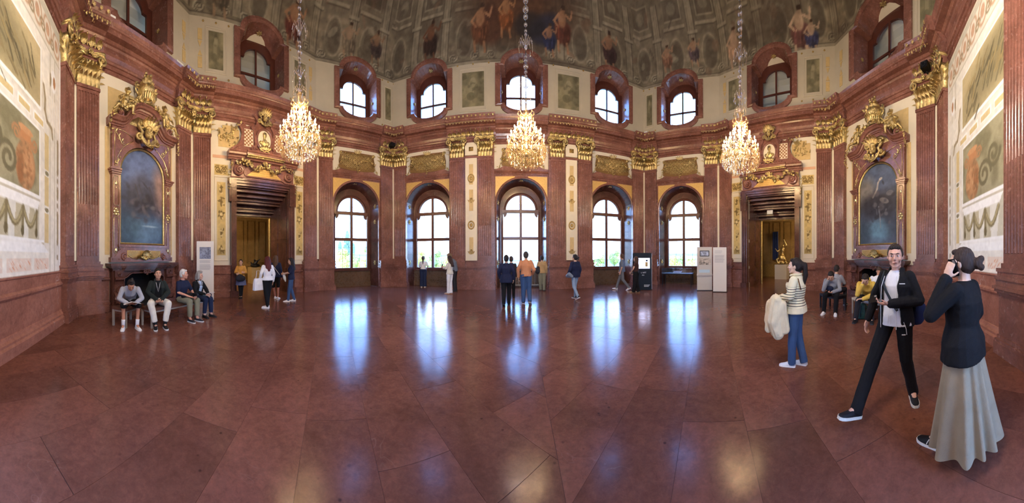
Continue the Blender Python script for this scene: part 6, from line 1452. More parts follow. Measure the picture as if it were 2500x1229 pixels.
# sculpture in the room beyond the right doorway
def statue():
    F = FC['DR']; p = F.loc(2.0, 5.1, 0); s = thing('statue_pedestal', p, F.rz, 'pale plinth beyond the right doorway carrying golden statue', 'pedestal')
    MB().box(-.42, .42, -.35, .35, 0, 1.0).obj('plinth', 'grey_panel', s)
    m = MB(); m.cap((0, 0, .1), (.02, 0, .6), .2, .14); m.ball((0, -.1, .35), (.3, .22, .25)); m.cap((.02, 0, .6), (.06, -.02, .95), .13, .15); m.ball((.1, -.04, 1.18), (.09, .1, .11)); m.cap((.2, 0, 1.0), (.36, -.1, 1.25), .06, .045); m.cap((.36, -.1, 1.25), (.2, -.12, 1.55), .045, .03); m.ball((.18, -.12, 1.6), .05)
    m.cap((-.06, 0, 1.0), (-.3, -.1, .8), .06, .045); m.cap((-.3, -.1, .8), (-.42, -.2, 1.0), .045, .03); m.cap((0, -.1, .45), (-.3, -.25, .25), .1, .07); m.cap((-.3, -.25, .25), (-.25, -.25, .02), .07, .05); m.cap((.1, -.1, .45), (.3, -.2, .2), .1, .07)
    for i in range(10): m.ball((-.35 + .08 * i, -.15 + .05 * math.sin(i * 2), .08 + .06 * math.cos(i * 1.7)), .1)
    g = put('golden_statue', fuse(m, .02, 2, 'gold', .02, (9, 9, 9)), None, (p.x, p.y, 1.0), F.rz); g.location.z = 1.0 - min(v.co.z for v in g.data.vertices); tag(g, 'golden twisting figure statue on plinth beyond right doorway', 'statue')
    c = thing('curtain', F.loc(1.15, 6.2, 0), F.rz, 'dark blue hanging beyond the right doorway', 'curtain')
    m = MB(); pts = [(-.22 + .44 * i / 24, .05 * math.sin(i * 1.4)) for i in range(25)]; m.bridge([(x, y, 1.3) for x, y in pts], [(x, y, 3.4) for x, y in pts]); m.obj('cloth', 'back_curtain', c); MB().tube([(-.3, 0, 3.42), (.3, 0, 3.42)], .02, 6).obj('rod', 'old_gold', c)
    F = FC['DL']; p = F.loc(4.55, 4.6, 0); s = thing('sculpture_pedestal', p, F.rz, 'ochre plinth beyond the left doorway carrying dark sculpture', 'pedestal'); MB().box(-.38, .38, -.35, .35, 0, .98).obj('plinth', 'ochre', s)
    m = MB(); m.ball((0, 0, .1), (.34, .22, .12)); m.cap((-.1, 0, .15), (.1, -.05, .35), .1, .08); m.cap((.1, -.05, .35), (.28, -.1, .5), .05, .03); m.ball((-.05, -.02, .42), .07); m.cap((-.2, 0, .15), (-.3, 0, .3), .06, .03)
    bs = put('bronze_sculpture', fuse(m, .02, 2, 'dark_metal', .01, (9, 9, 9)), None, (p.x, p.y, .98), F.rz); bs.location.z = .98 - min(v.co.z for v in bs.data.vertices); tag(bs, 'small dark reclining bronze on plinth beyond left doorway', 'sculpture')
statue()
# ================================================================= people
def cloth(name, c, rough=.85, var=.1): return name if name in MATS else (plain(name, c, rough, var=var, vs=9, bmp=.25, bs=140, spec=.25), name)[1]
def skin(c=(206, 160, 132)):
    n = 'skin_%d_%d_%d' % c
    if n not in MATS: plain(n, c, .5, var=.05, vs=30, bmp=.05, bs=200, spec=.35)
    return n
def hairm(c):
    n = 'hair_%d_%d_%d' % c
    if n not in MATS:
        m, t, b = new_mat(n); p = pos(t, True); mp = t.nodes.new('ShaderNodeMapping'); mp.inputs['Scale'].default_value = (90, 90, 6); t.links.new(p, mp.inputs[0])
        f = tex_noise(t, mp.outputs[0], 1.0, 3); q = lin(c); t.links.new(ramp(t, f, [(.3, tuple(v * .6 for v in q)), (.7, tuple(min(1, v * 1.5) for v in q))]), b.inputs['Base Color']); b.inputs['Roughness'].default_value = .62; b.inputs['Specular IOR Level'].default_value = .3; bump(t, b, f, .9, .012)
    return n
plain('eye_white', (232, 228, 224), .25); plain('iris', (52, 38, 28), .2); plain('lips', (172, 100, 90), .45); plain('sole_white', (228, 226, 220), .6)
STAND = dict(P=(0, 0, .95), W=(0, .005, 1.09), C=(0, 0, 1.29), N=(0, -.015, 1.46), H=(0, .02, 1.605), sh=(.158, -.01, 1.405), el=(.225, -.04, 1.14), wr=(.225, .04, .90), hip=(.088, 0, .92), kn=(.095, .015, .51), an=(.095, -.03, .085))
SIT = dict(P=(0, 0, .545), W=(0, -.02, .68), C=(0, .01, .88), N=(0, .03, 1.05), H=(0, .07, 1.195), sh=(.158, .02, .985), el=(.24, .12, .76), wr=(.13, .33, .67), hip=(.09, .02, .535), kn=(.15, .44, .53), an=(.15, .40, .09))
def skeleton(base, o):
    J = {}
    for k, v in base.items():
        if k in ('P', 'W', 'C', 'N', 'H'): J[k] = Vector(v)
        else: J[k + '_r'] = Vector(v); J[k + '_l'] = Vector((-v[0], v[1], v[2]))
    for k, v in (o or {}).items(): J[k] = Vector(v)
    return J
def el_ring(c, xd, t, rx, ry, n=18, e=2.3):
    xd = (xd - t * xd.dot(t)).normalized(); yd = t.cross(xd); out = []
    for i in range(n):
        a = 2 * PI * i / n; ca, sa = math.cos(a), math.sin(a)
        out.append(c + xd * rx * math.copysign(abs(ca) ** (2 / e), ca) + yd * ry * math.copysign(abs(sa) ** (2 / e), sa))
    return out
def torso(m, J, g=0.0, f=False, hem=None, neck=True, fit=1.0, flare=0.0):
    hx = (J['hip_r'] - J['hip_l']).normalized(); sx = (J['sh_r'] - J['sh_l']).normalized(); sw = (J['sh_r'] - J['sh_l']).length / 2
    P, W, C, Nk = J['P'], J['W'], J['C'], J['N']; S = (J['sh_r'] + J['sh_l']) / 2
    pr, wr_, cr_ = ((.168, .125), (.125, .10), (.150, .118)) if f else ((.160, .118), (.142, .108), (.168, .122))
    R = []
    if hem is not None:
        d = (P - W).normalized(); R.append((P + d * hem, hx, d * -1, pr[0] + g + flare, pr[1] + g + flare))
    R += [(P, hx, (W - P).normalized(), pr[0] + g + flare * .6, pr[1] + g + flare * .6), (W, hx.lerp(sx, .5), (C - P).normalized(), wr_[0] * fit + g, wr_[1] * fit + g), (C, sx, (Nk - W).normalized(), cr_[0] + g, cr_[1] + g),
          (S + (Nk - C).normalized() * -.02, sx, (Nk - C).normalized(), sw * .96 + g * .5, .086 + g * .6), (S.lerp(Nk, .5), sx, (Nk - C).normalized(), sw * .62 + g * .5, .07 + g * .6), (Nk, sx, (J['H'] - C).normalized(), .062 + g * .3, .062 + g * .3)]
    m.loft([el_ring(*q) for q in R])
    if f:
        fw = (Nk - W).normalized().cross(sx).normalized() * -1
        fw = sx.cross((Nk - W).normalized()) * -1
        for s_ in (-1, 1): m.ball(C + sx * s_ * .07 + fw * (.075 + g * .8) + Vector((0, 0, .0)), (.055 + g * .3, .045 + g * .3, .06 + g * .3))
def limb(m, a, b, c, r0, r1, r2, g=0.0, upto=1.0):
    m.cap(a, b if upto > .5 else a.lerp(b, upto * 2), r0 + g, (r1 if upto > .5 else r0 + (r1 - r0) * upto * 2) + g)
    if upto > .5: m.cap(b, b.lerp(c, min(1, (upto - .5) * 2)), r1 + g, r1 + (r2 - r1) * min(1, (upto - .5) * 2) + g)
def hand(m, fg, w, d, pn, side, curl=.5, s=1.0):
    d = d.normalized(); pn = (pn - d * pn.dot(d)).normalized(); lat = d.cross(pn) * side
    R = Matrix((lat, d, pn)).transposed()
    m.cap(w - d * .02, w + d * .02, .027 * s, .026 * s); m.ball(w + d * .055 * s, (.041 * s, .054 * s, .018 * s), 10, 8, R)
    for i, L in enumerate((.92, 1.0, .95, .78)):
        p = w + (d * .085 + lat * (.030 - .0195 * i)) * s; a = curl * .35
        for k, (q, r) in enumerate(((.042, .0092), (.028, .0084), (.022, .0076))):
            v = d * math.cos(a) + pn * math.sin(a); e_ = p + v * q * L * s; fg.cap(p, e_, r * s, r * .93 * s, 7); p = e_; a += curl * .95
    p = w + (d * .03 + lat * .032) * s; v = (lat * .75 + d * .65 + pn * .25 * (1 + curl)).normalized()
    for q, r in ((.04, .0115), (.03, .010)): e_ = p + v * q * s; fg.cap(p, e_, r * s, r * .9 * s, 7); p = e_; v = (v + d * .4 + pn * .35 * curl - lat * .2 * curl).normalized()
def rot_head(yaw, pitch, roll=0): return Matrix.Rotation(math.radians(yaw), 3, 'Z') @ Matrix.Rotation(math.radians(-pitch), 3, 'X') @ Matrix.Rotation(math.radians(roll), 3, 'Y')
HS = 1.06
def head(m, c, R):
    R = R @ Matrix.Scale(HS, 3); q = lambda *p: c + R @ Vector(p)
    m.ball(q(0, -.006, .018), (.076, .096, .108), 16, 12, R); m.ball(q(0, .016, -.046), (.061, .072, .068), 12, 9, R); m.ball(q(0, .068, -.094), (.026, .022, .022), 8, 6, R); m.ball(q(0, .024, -.022), (.062, .066, .07), 12, 9, R)
    m.cap(q(0, .086, .016), q(0, .108, -.02), .009, .0145, 8); m.cap(q(-.03, .083, .036), q(.03, .083, .036), .012, .012, 8); m.ball(q(0, .098, -.028), (.018, .012, .009), 8, 6, R)
    for s_ in (-1, 1):
        m.ball(q(s_ * .04, .06, -.022), (.027, .028, .03), 8, 6, R); m.ball(q(s_ * .078, -.008, -.004), (.010, .02, .031), 8, 6, R); m.cap(q(s_ * .044, .028, -.068), q(s_ * .012, .07, -.095), .018, .018, 8)
    m.cap(q(-.016, .088, -.054), q(.016, .088, -.054), .0085, .0085, 8); m.cap(q(-.014, .085, -.068), q(.014, .085, -.068), .009, .009, 8)
def hair_parts(m, c, R, mode):
    R = R @ Matrix.Scale(HS, 3)
    q = lambda *p: c + R @ Vector(p)
    b = lambda p, r: m.ball(q(*p), r, 12, 9, R)
    if mode == 'bald': b((0, -.02, .03), (.079, .09, .099)); return
    b((0, -.02, .032), (.085, .098, .108)); b((0, -.045, -.01), (.080, .07, .08)); b((0, .045, .095), (.062, .035, .028))
    for s_ in (-1, 1): b((s_ * .074, -.012, .03), (.012, .04, .045))
    if mode in ('long', 'longbrown'):
        m.cap(q(0, -.06, .02), q(0, -.10, -.30), .082, .07); 
        for s_ in (-1, 1): m.cap(q(s_ * .07, -.02, .05), q(s_ * .085, -.03, -.22), .032, .03); m.cap(q(s_ * .05, -.07, 0), q(s_ * .07, -.1, -.34), .05, .035)
    elif mode == 'bob':
        for s_ in (-1, 1): m.cap(q(s_ * .072, -.01, .04), q(s_ * .078, 0, -.075), .035, .034)
        m.cap(q(0, -.06, 0), q(0, -.075, -.08), .08, .07); b((0, .02, .12), (.07, .07, .03))
    elif mode == 'pony':
        m.cap(q(0, -.10, .06), q(0, -.15, .03), .03, .04); m.cap(q(0, -.15, .03), q(0, -.165, -.12), .042, .04); m.cap(q(0, -.165, -.12), q(0, -.14, -.30), .04, .018); b((0, -.075, .02), (.07, .05, .07))
    elif mode == 'bun':
        b((0, -.135, .0), (.05, .045, .05)); b((.02, -.16, .035), (.032, .03, .03)); b((-.015, -.165, -.03), (.03, .03, .03)); b((0, -.075, .0), (.07, .05, .07))
        for s_ in (-1, 1): m.cap(q(s_ * .07, .035, .06), q(s_ * .078, .045, -.02), .008, .004)
    elif mode == 'topknot':
        b((0, -.0, .13), (.05, .06, .045)); b((.02, .03, .15), (.03, .03, .03)); b((-.02, -.03, .155), (.03, .03, .03))
def shoe_mesh(kind='low'):
    m, s_ = MB(), MB(); st = [(-.075, .032, .09), (-.06, .040, .108), (-.02, .042, .106), (.03, .042, .092), (.08, .045, .066), (.13, .044, .05), (.165, .036, .042), (.185, .018, .032)]
    rings = []; soles = []
    for y, w, h in st:
        rings.append([Vector((w * math.cos(a), y, .018 + max(0, math.sin(a)) ** .8 * (h - .018) if math.sin(a) > 0 else .018)) for a in [2 * PI * i / 14 for i in range(14)]])
        soles.append([Vector((w * 1.08 * (1 if i in (0, 3) else 1) * (1 if i < 2 else -1), y * 1.03, (.0 if i in (1, 2) else .026))) for i in range(4)])
    m.loft(rings); s_.loft([[r[0], r[1], r[2], r[3]] for r in soles]); return m, s_
SHOE_U, SHOE_S = shoe_mesh()
SHOE_CACHE = {}
def merged(me, mb):
    if not mb.f: return me
    o = len(me.vertices); vs = [tuple(v.co) for v in me.vertices] + mb.v; fs = [tuple(p.vertices) for p in me.polygons] + [tuple(i + o for i in q) for q in mb.f]
    out = bpy.data.meshes.new('body'); out.from_pydata(vs, [], fs)
    for k in me.materials: out.materials.append(k)
    out.shade_smooth(); out.update(); bpy.data.meshes.remove(me); return out
def person(p, bearing, h, label, base=STAND, J=None, vox=.013, f=False, sk=(206, 160, 132), hair=('short', (40, 30, 24)), head_rot=(0, 0, 0), top=None, jacket=None, legs=None, skirt=None, shoes=((40, 40, 44), (200, 196, 190)), foot=None, hands=None, group=None, socks=None, seed=0, face=False):
    root = thing('person', (p.x, p.y, 0), -math.radians(bearing), label, 'person', group); k = h / 1.75; root.scale = (k, k, k)
    J = skeleton(base, J); R = rot_head(*head_rot); skm = skin(sk); hands = hands or {}; foot = foot or {}
    vox = vox * 1.15 if vox > .01 else vox
    m, fg = MB(), MB()
    torso(m, J, -.012, f); m.cap(J['N'] - Vector((0, 0, .03)), J['H'] + R @ Vector((0, -.02, -.05)), .056, .052); head(m, J['H'], R)
    for s_, q in ((1, '_r'), (-1, '_l')):
        limb(m, J['sh' + q], J['el' + q], J['wr' + q], .046, .038, .026); hd = hands.get(q[1], {})
        d = Vector(hd.get('d', J['wr' + q] - J['el' + q])); pn = Vector(hd.get('pn', (-s_, .15, 0))); hand(m, fg, J['wr' + q] + d.normalized() * .012, d, pn, s_, hd.get('curl', .45))
        limb(m, J['hip' + q], J['kn' + q], J['an' + q], .078, .052, .036); fd = Vector(foot.get(q[1], (s_ * .12, 1, -.12))).normalized(); m.cap(J['an' + q], J['an' + q] + fd * .09 - Vector((0, 0, .045)), .036, .03)
    if vox <= .008:
        m.v, m.f = m.v + fg.v, m.f + [tuple(i + len(m.v) for i in q) for q in fg.f]; body = fuse(m, vox, 2, skm)
    else: body = merged(fuse(m, vox, 2, skm), fg)
    bo = put('body', body, root)
    hm = MB(); hair_parts(hm, J['H'], R, hair[0]); put('hair', fuse(hm, max(.008, vox * .8), 2, hairm(hair[1]), .006, (60, 60, 10), seed), root)
    R = R @ Matrix.Scale(HS, 3)
    q = lambda *v: J['H'] + R @ Vector(v)
    for s_ in (-1, 1):
        e_ = MB().ball(q(s_ * .031, .0815, .012), (.0135, .011, .0085), 10, 8, R).obj('eye', 'eye_white' if face else 'iris', root, smooth=True)
        if face:
            MB().ball(q(s_ * .031, .0905, .012), (.0062, .004, .0062), 8, 6, R).obj('iris', 'iris', e_, smooth=True)
            MB().tube([q(s_ * .017, .0985, .033), q(s_ * .034, .097, .038), q(s_ * .049, .086, .033)], [.004, .0045, .003], 6).obj('eyebrow', hairm(hair[1]), root, smooth=True)
            MB().tube([q(s_ * .018, .0915, .0175), q(s_ * .031, .0945, .0205), q(s_ * .044, .086, .0165)], [.0022, .0026, .002], 5).obj('eyelid', skm, root, smooth=True)
    if face: MB().tube([q(-.022, .089, -.060), q(-.010, .0965, -.0585), q(.010, .0965, -.0585), q(.022, .089, -.060)], [.003, .0055, .0055, .003], 7).obj('lips', 'lips', root, smooth=True)
    def garment(nm, spec, fn, g0):
        mm = MB(); fn(mm, spec); return put(nm, fuse(mm, vox, 2, spec['m'], spec.get('fold', .006), spec.get('ds', (14, 14, 9)), seed + len(nm)), root)
    def top_fn(mm, s):
        g = s.get('g', .016); torso(mm, J, g, f, s.get('hem', .06), True, s.get('fit', 1.0), s.get('flare', 0))
        for q_ in ('_r', '_l'):
            if s.get('sl', 1) > 0: limb(mm, J['sh' + q_] - Vector((0, 0, .012)), J['el' + q_], J['wr' + q_], .050, .044, .034, g * .62, s['sl'] if 'sl' in s else 1.0)
    if top: garment('top', top, top_fn, .016)
    if jacket: garment('jacket', jacket, top_fn, .026)
    if legs:
        def leg_fn(mm, s):
            g = s.get('g', .014); d = (J['W'] - J['P']).normalized(); hx = (J['hip_r'] - J['hip_l']).normalized()
            pr = (.165, .122) if f else (.158, .118)
            mm.loft([el_ring(J['P'] - d * .04, hx, d, pr[0] * .95 + g, pr[1] * .95 + g), el_ring(J['P'] + d * .02, hx, d, pr[0] + g, pr[1] + g), el_ring(J['P'] + d * .075, hx, d, pr[0] * .9 + g * .5, pr[1] * .9 + g * .5)])
            for q_ in ('_r', '_l'):
                lw = s.get('len', 1.05); kn, an = J['kn' + q_], J['an' + q_]
                mm.cap(J['hip' + q_], kn, .088 + g, .060 + g)
                if lw > .5: mm.tube([kn, kn.lerp(an, .5), kn.lerp(an, (lw - .5) * 2)], [.060 + g, .050 + g + s.get('w', 0) * .5, .042 + g + s.get('w', 0)], 12)
        garment('trousers', legs, leg_fn, .014)
    if skirt: put('skirt', skirt(J), root)
    for s_, q_ in ((1, '_r'), (-1, '_l')):
        up, sl = shoes; key = (up, sl)
        if key not in SHOE_CACHE:
            SHOE_CACHE[key] = (SHOE_U.mesh('shoe', cloth('shoe_%d_%d_%d' % up, up, .6), True), SHOE_S.mesh('sole', cloth('sole_%d_%d_%d' % sl, sl, .6)))
        fd = Vector(foot.get(q_[1], (s_ * .12, 1, 0))); fd.normalize(); an = J['an' + q_]
        sh = put('shoe', SHOE_CACHE[key][0], root); zx = fd.cross(Vector((0, 0, 1))).normalized(); up_ = zx.cross(fd); M = Matrix((zx, fd, up_)).transposed().to_4x4(); M.translation = an - up_ * .088 + fd * .015; sh.matrix_local = M
        put('sole', SHOE_CACHE[key][1], sh)
        if socks: mm = MB(); kn = J['kn' + q_]; mm.tube([an - Vector((0, 0, .02)), an.lerp(kn, .18), an.lerp(kn, .30)], [.042, .045, .047], 12); mm.obj('sock', cloth('sock_%d_%d_%d' % socks, socks), root, smooth=True)
    return root, J
def wpt(root, v):
    a = root.rotation_euler.z; k = root.scale.x; v = Vector(v) * k; c, s_ = math.cos(a), math.sin(a)
    return Vector((root.location.x + v.x * c - v.y * s_, root.location.y + v.x * s_ + v.y * c, v.z))
def bearing(px, phi): return math.degrees((px - CX) / FPX) + phi     # phi: 0 = facing away from the lens, 180 = facing it, 90 = to the right
def box_thing(name, p, rot, d, mat, label, cat, bev=.15):
    m = MB(); x, y, z = d; o = [(x, -z * .7), (x, z * .7), (x * .85, z), (-x * .85, z), (-x, z * .7), (-x, -z * .7), (-x * .85, -z), (x * .85, -z)]; m.prism(o, -y, y)
    ob = put(name, m.mesh(name, mat), None, p); ob.rotation_euler = rot; return tag(ob, label, cat)
def phone(p, rot, label):
    o = box_thing('smartphone', p, rot, (.036, .004, .073), 'black_plastic', label, 'phone')
    MB().box(-.032, .032, -.0046, -.0038, -.066, .066).obj('screen', 'dark_metal', o); MB().box(-.030, -.008, .004, .006, .035, .066).obj('camera_bump', 'bench_metal', o); return o
def lumpy(name, pts, rads, mat, label, cat, vox=.012, disp=.012, flat=None, ds=(10, 10, 6)):
    m = MB()
    for a, b, r0, r1 in zip(pts, pts[1:], rads, rads[1:]): m.cap(a, b, r0, r1)
    o = put(name, fuse(m, vox, 2, mat, disp, ds, 3)); return tag(o, label, cat)
def strap(root_or_none, pts, r, mat, name='strap'): return MB().tube(pts, r, 6).obj(name, mat, root_or_none, smooth=True)
NAVY, BLACK, GREYT, WHITE, DENIM, KHAKI = cloth('navy', (30, 36, 62)), cloth('black_cloth', (20, 20, 23)), cloth('grey_knit', (168, 170, 178)), cloth('white_cloth', (232, 232, 234)), cloth('denim', (62, 86, 122)), cloth('khaki', (132, 130, 108))
cloth('dark_denim', (34, 44, 72)); cloth('light_denim', (140, 160, 178)); cloth('off_white', (222, 218, 204)); cloth('dark_green_black', (34, 40, 38)); cloth('orange_knit', (206, 138, 96)); cloth('yellow_knit', (222, 186, 86)); cloth('yellow_cardigan', (196, 142, 66)); cloth('tan_cloth', (176, 146, 104)); cloth('grey_trousers', (112, 112, 112)); cloth('slate_shirt', (108, 118, 134)); cloth('brown_top', (70, 44, 40)); cloth('charcoal', (44, 44, 50)); cloth('pale_blue_cloth', (176, 196, 222)); cloth('skirt_blue', (96, 100, 128)); cloth('silver_bag', (120, 130, 146), .4); cloth('cream_coat', (228, 208, 170)); cloth('linen_skirt', (150, 136, 114)); cloth('green_bag', (36, 66, 58), .4); cloth('grey_mel', (150, 152, 158)); cloth('mauve', (120, 76, 72))
m_, t_, b_ = new_mat('striped_knit'); zc = t_.nodes.new('ShaderNodeSeparateXYZ'); t_.links.new(pos(t_, True), zc.inputs[0])
mu = t_.nodes.new('ShaderNodeMath'); mu.operation = 'MULTIPLY'; t_.links.new(zc.outputs['Z'], mu.inputs[0]); mu.inputs[1].default_value = 26.0
fr_ = t_.nodes.new('ShaderNodeMath'); fr_.operation = 'FRACT'; t_.links.new(mu.outputs[0], fr_.inputs[0]); st_ = ramp(t_, fr_.outputs[0], [(0, (0, 0, 0)), (.70, (0, 0, 0)), (.74, (1, 1, 1)), (1, (1, 1, 1))]); msk = ramp(t_, zc.outputs['Z'], [(0, (1, 1, 1)), (.998, (1, 1, 1)), (1, (1, 1, 1))])
lo_ = t_.nodes.new('ShaderNodeMath'); lo_.operation = 'COMPARE'; t_.links.new(zc.outputs['Z'], lo_.inputs[0]); lo_.inputs[1].default_value = 1.13; lo_.inputs[2].default_value = .17
ml_ = t_.nodes.new('ShaderNodeMath'); ml_.operation = 'MULTIPLY'; t_.links.new(st_, ml_.inputs[0]); t_.links.new(lo_.outputs[0], ml_.inputs[1])
t_.links.new(mixc(t_, ml_.outputs[0], lin((226, 214, 178)), lin((52, 46, 44))), b_.inputs['Base Color']); b_.inputs['Roughness'].default_value = .9; bump(t_, b_, tex_noise(t_, pos(t_, True), 160, 3), .3, .004)
def T(m, **k): return dict(m=m, **k)

# ---- bench on the left
q = Vector((-6.03, -.10)); r1, J1 = person(q, 84, 1.74, 'seated man in pale grey sweater bent over a leaflet', SIT, dict(W=(0, .03, .67), C=(0, .17, .82), N=(0, .33, .93), H=(0, .45, 1.0), sh_r=(.18, .28, .90), sh_l=(-.18, .28, .90), el_r=(.27, .36, .68), el_l=(-.27, .36, .68), wr_r=(.10, .52, .60), wr_l=(-.10, .52, .60), kn_r=(.17, .44, .53), kn_l=(-.17, .44, .53), an_r=(.18, .48, .09), an_l=(-.14, .48, .09)),
    .011, sk=(186, 132, 104), hair=('topknot', (30, 24, 22)), head_rot=(0, 42, 0), top=T('grey_knit', hem=.05, g=.02, fold=.009), legs=T('black_cloth', len=.44, g=.022), shoes=((226, 226, 224), (236, 236, 234)), socks=(236, 236, 236), foot=dict(r=(.2, 1, 0), l=(-.25, 1, 0)), hands=dict(r=dict(d=(-.5, .7, -.1), pn=(0, 0, 1), curl=.9), l=dict(d=(.5, .7, -.1), pn=(0, 0, 1), curl=.9)), seed=1, face=True)
lp = wpt(r1, (.0, .62, .60)); lf = MB(); lf.add([(-.20, -.1, 0), (0, -.1, .04), (0, .12, .06), (-.20, .12, .02), (.18, -.1, -.02), (.18, .12, .0)], [(0, 1, 2, 3), (1, 4, 5, 2)]); tag(lf.obj('leaflet', 'paper', None, lp, r1.rotation_euler.z), 'unfolded pale leaflet held by man in grey sweater', 'leaflet')
q = Vector((-6.06, .60)); r2, J2 = person(q, 90, 1.78, 'seated man in dark jacket and white trousers looking at viewer', SIT, dict(el_r=(.25, .10, .76), el_l=(-.25, .10, .76), wr_r=(.05, .36, .62), wr_l=(-.05, .36, .62), kn_r=(.20, .44, .55), kn_l=(-.20, .44, .55), an_r=(.09, .50, .09), an_l=(-.12, .46, .09)),
    .011, sk=(196, 148, 122), hair=('short', (38, 30, 26)), head_rot=(4, -2, 0), top=T('black_cloth', hem=.03, g=.012, sl=.3), jacket=None, legs=T('off_white', g=.022, len=.93, fold=.008), shoes=((26, 26, 28), (224, 222, 214)), socks=(40, 44, 46), hands=dict(r=dict(d=(-.6, .6, -.3), pn=(-.3, -.3, .6), curl=.8), l=dict(d=(.6, .6, -.3), pn=(.3, -.3, .6), curl=.8)), seed=2, face=True)
def open_jacket(root, J, mat, vox, gap=.055, hem=.10, g=.034, f=False, sl=1.0, collar=True, fold=.008, seed=5, lining=None):
    "coat worn open: a shell with a gap down the front, fused with its sleeves"
    hx = (J['hip_r'] - J['hip_l']).normalized(); sx = (J['sh_r'] - J['sh_l']).normalized(); sw = (J['sh_r'] - J['sh_l']).length / 2; P, W, C, Nk = J['P'], J['W'], J['C'], J['N']; S = (J['sh_r'] + J['sh_l']) / 2; d = (P - W).normalized()
    rows = [(P + d * hem, hx, -d, .175 + g, .135 + g), (P, hx, (W - P).normalized(), .168 + g, .126 + g), (W, sx, (C - P).normalized(), .150 + g, .115 + g), (C, sx, (Nk - W).normalized(), .168 + g, .126 + g), (S - (Nk - C).normalized() * .02, sx, (Nk - C).normalized(), sw * .95 + g * .6, .095 + g * .6), (S.lerp(Nk, .6), sx, (Nk - C).normalized(), sw * .5 + g * .6, .08 + g * .4), (Nk + (Nk - C).normalized() * (.03 if collar else 0), sx, (Nk - C).normalized(), .07 + g * .3, .07 + g * .3)]
    m = MB(); n = 26; vs = []
    for i, (c, xd, t, rx, ry) in enumerate(rows):
        xd = (xd - t * xd.dot(t)).normalized(); yd = t.cross(xd); ga = math.asin(min(.95, (gap * (1.25 if i < 3 else (1.0 if i < 5 else .8))) / rx))
        for lay in (0, -.012):
            for j in range(n + 1):
                a = PI / 2 + ga + (2 * PI - 2 * ga) * j / n; vs.append(c + xd * (rx + lay) * math.cos(a) + yd * (ry + lay) * math.sin(a))
    w = n + 1; fs = []
    for i in range(len(rows) - 1):
        for j in range(n):
            o, o2 = i * 2 * w, (i + 1) * 2 * w
            fs += [(o + j, o + j + 1, o2 + j + 1, o2 + j), (o + w + j + 1, o + w + j, o2 + w + j, o2 + w + j + 1)]
        for j in (0, n): o, o2 = i * 2 * w, (i + 1) * 2 * w; fs.append((o + j, o2 + j, o2 + w + j, o + w + j) if j == 0 else (o + j, o + w + j, o2 + w + j, o2 + j))
    for i in (0, len(rows) - 1):
        for j in range(n): o = i * 2 * w; fs.append((o + j, o + w + j, o + w + j + 1, o + j + 1))
    m.add(vs, fs)
    for q_ in ('_r', '_l'): limb(m, J['sh' + q_] - Vector((0, 0, .012)), J['el' + q_], J['wr' + q_], .054, .048, .037, .012, sl)
    return put('jacket', fuse(m, min(vox, .0075), 2, mat, fold, (12, 12, 9), seed), root)
open_jacket(r2, J2, 'dark_green_black', .010, .07, .06)
MB().tube([(-.05, .13, 1.0), (-.03, .15, .9), (0, .155, .78), (.03, .15, .9), (.05, .13, 1.0)], .004, 5).obj('lanyard', 'white_panel', r2, smooth=True)
q = Vector((-6.38, 1.28)); r3, J3 = person(q, 58, 1.72, 'seated elderly man in navy polo shirt with white hair', SIT, dict(el_r=(.24, .12, .74), wr_r=(.06, .34, .64), el_l=(-.24, .14, .74), wr_l=(-.08, .38, .66), kn_r=(.13, .42, .53), kn_l=(-.13, .44, .53), an_r=(.10, .40, .09), an_l=(-.10, .46, .09)),
    .012, sk=(206, 150, 126), hair=('short', (206, 204, 198)), head_rot=(34, 0, 0), top=T('navy', hem=.04, sl=.42, g=.018), legs=T('khaki', g=.022, len=.94), shoes=((36, 38, 48), (214, 212, 206)), hands=dict(r=dict(d=(-.6, .7, -.2), pn=(-.2, 0, -1), curl=.6), l=dict(d=(.5, .8, 0), pn=(.2, 0, -1), curl=.8)), seed=3)
cp = wpt(r3, (-.02, .47, .70)); c_ = thing('photo_camera', cp, r3.rotation_euler.z, 'small black camera held by elderly man in navy polo', 'camera'); MB().box(-.06, .06, -.03, .03, -.04, .04).obj('camera_body', 'black_plastic', c_); o = MB().lathe([(.02, 0), (.032, 0), (.032, .06), (.02, .065)], 12).obj('lens', 'dark_metal', c_, (0, .03, 0)); o.rotation_euler = (-PI / 2, 0, 0)
lumpy('folded_jacket', [wpt(r3, (.12, .2, .64)), wpt(r3, (-.02, .3, .655)), wpt(r3, (-.14, .26, .64))], [.07, .065, .06], 'black_cloth', 'black jacket bundled on the lap of elderly man', 'jacket', .014, .015)
q = Vector((-6.70, 1.80)); r4, J4 = person(q, 62, 1.62, 'seated elderly woman in black cardigan with grey bob', SIT, dict(el_r=(.23, .12, .75), wr_r=(.04, .33, .66), el_l=(-.23, .14, .75), wr_l=(-.06, .38, .68), kn_r=(.10, .44, .53), kn_l=(-.10, .44, .53), an_r=(.10, .38, .09), an_l=(-.12, .44, .09)),
    .012, f=True, sk=(208, 164, 142), hair=('bob', (150, 146, 140)), head_rot=(30, 2, 0), top=T('pale_blue_cloth', hem=.03, sl=.3, g=.010), legs=T('dark_denim', g=.02, len=.95), shoes=((30, 28, 30), (40, 38, 38)), hands=dict(r=dict(d=(-.4, .8, -.2), pn=(-.2, 0, -1)), l=dict(d=(.4, .8, 0), pn=(.2, 0, -1))), seed=4)
open_jacket(r4, J4, 'black_cloth', .012, .06, .05, .026)
MB().tube([(-.06, .07, 1.04), (-.07, .12, .98), (-.03, .145, .9)], [.025, .022, .016], 8).obj('scarf', 'grey_mel', r4, smooth=True); MB().tube([(.06, .07, 1.04), (.07, .12, .98), (.03, .145, .9)], [.025, .022, .016], 8).obj('scarf', 'grey_mel', r4, smooth=True)
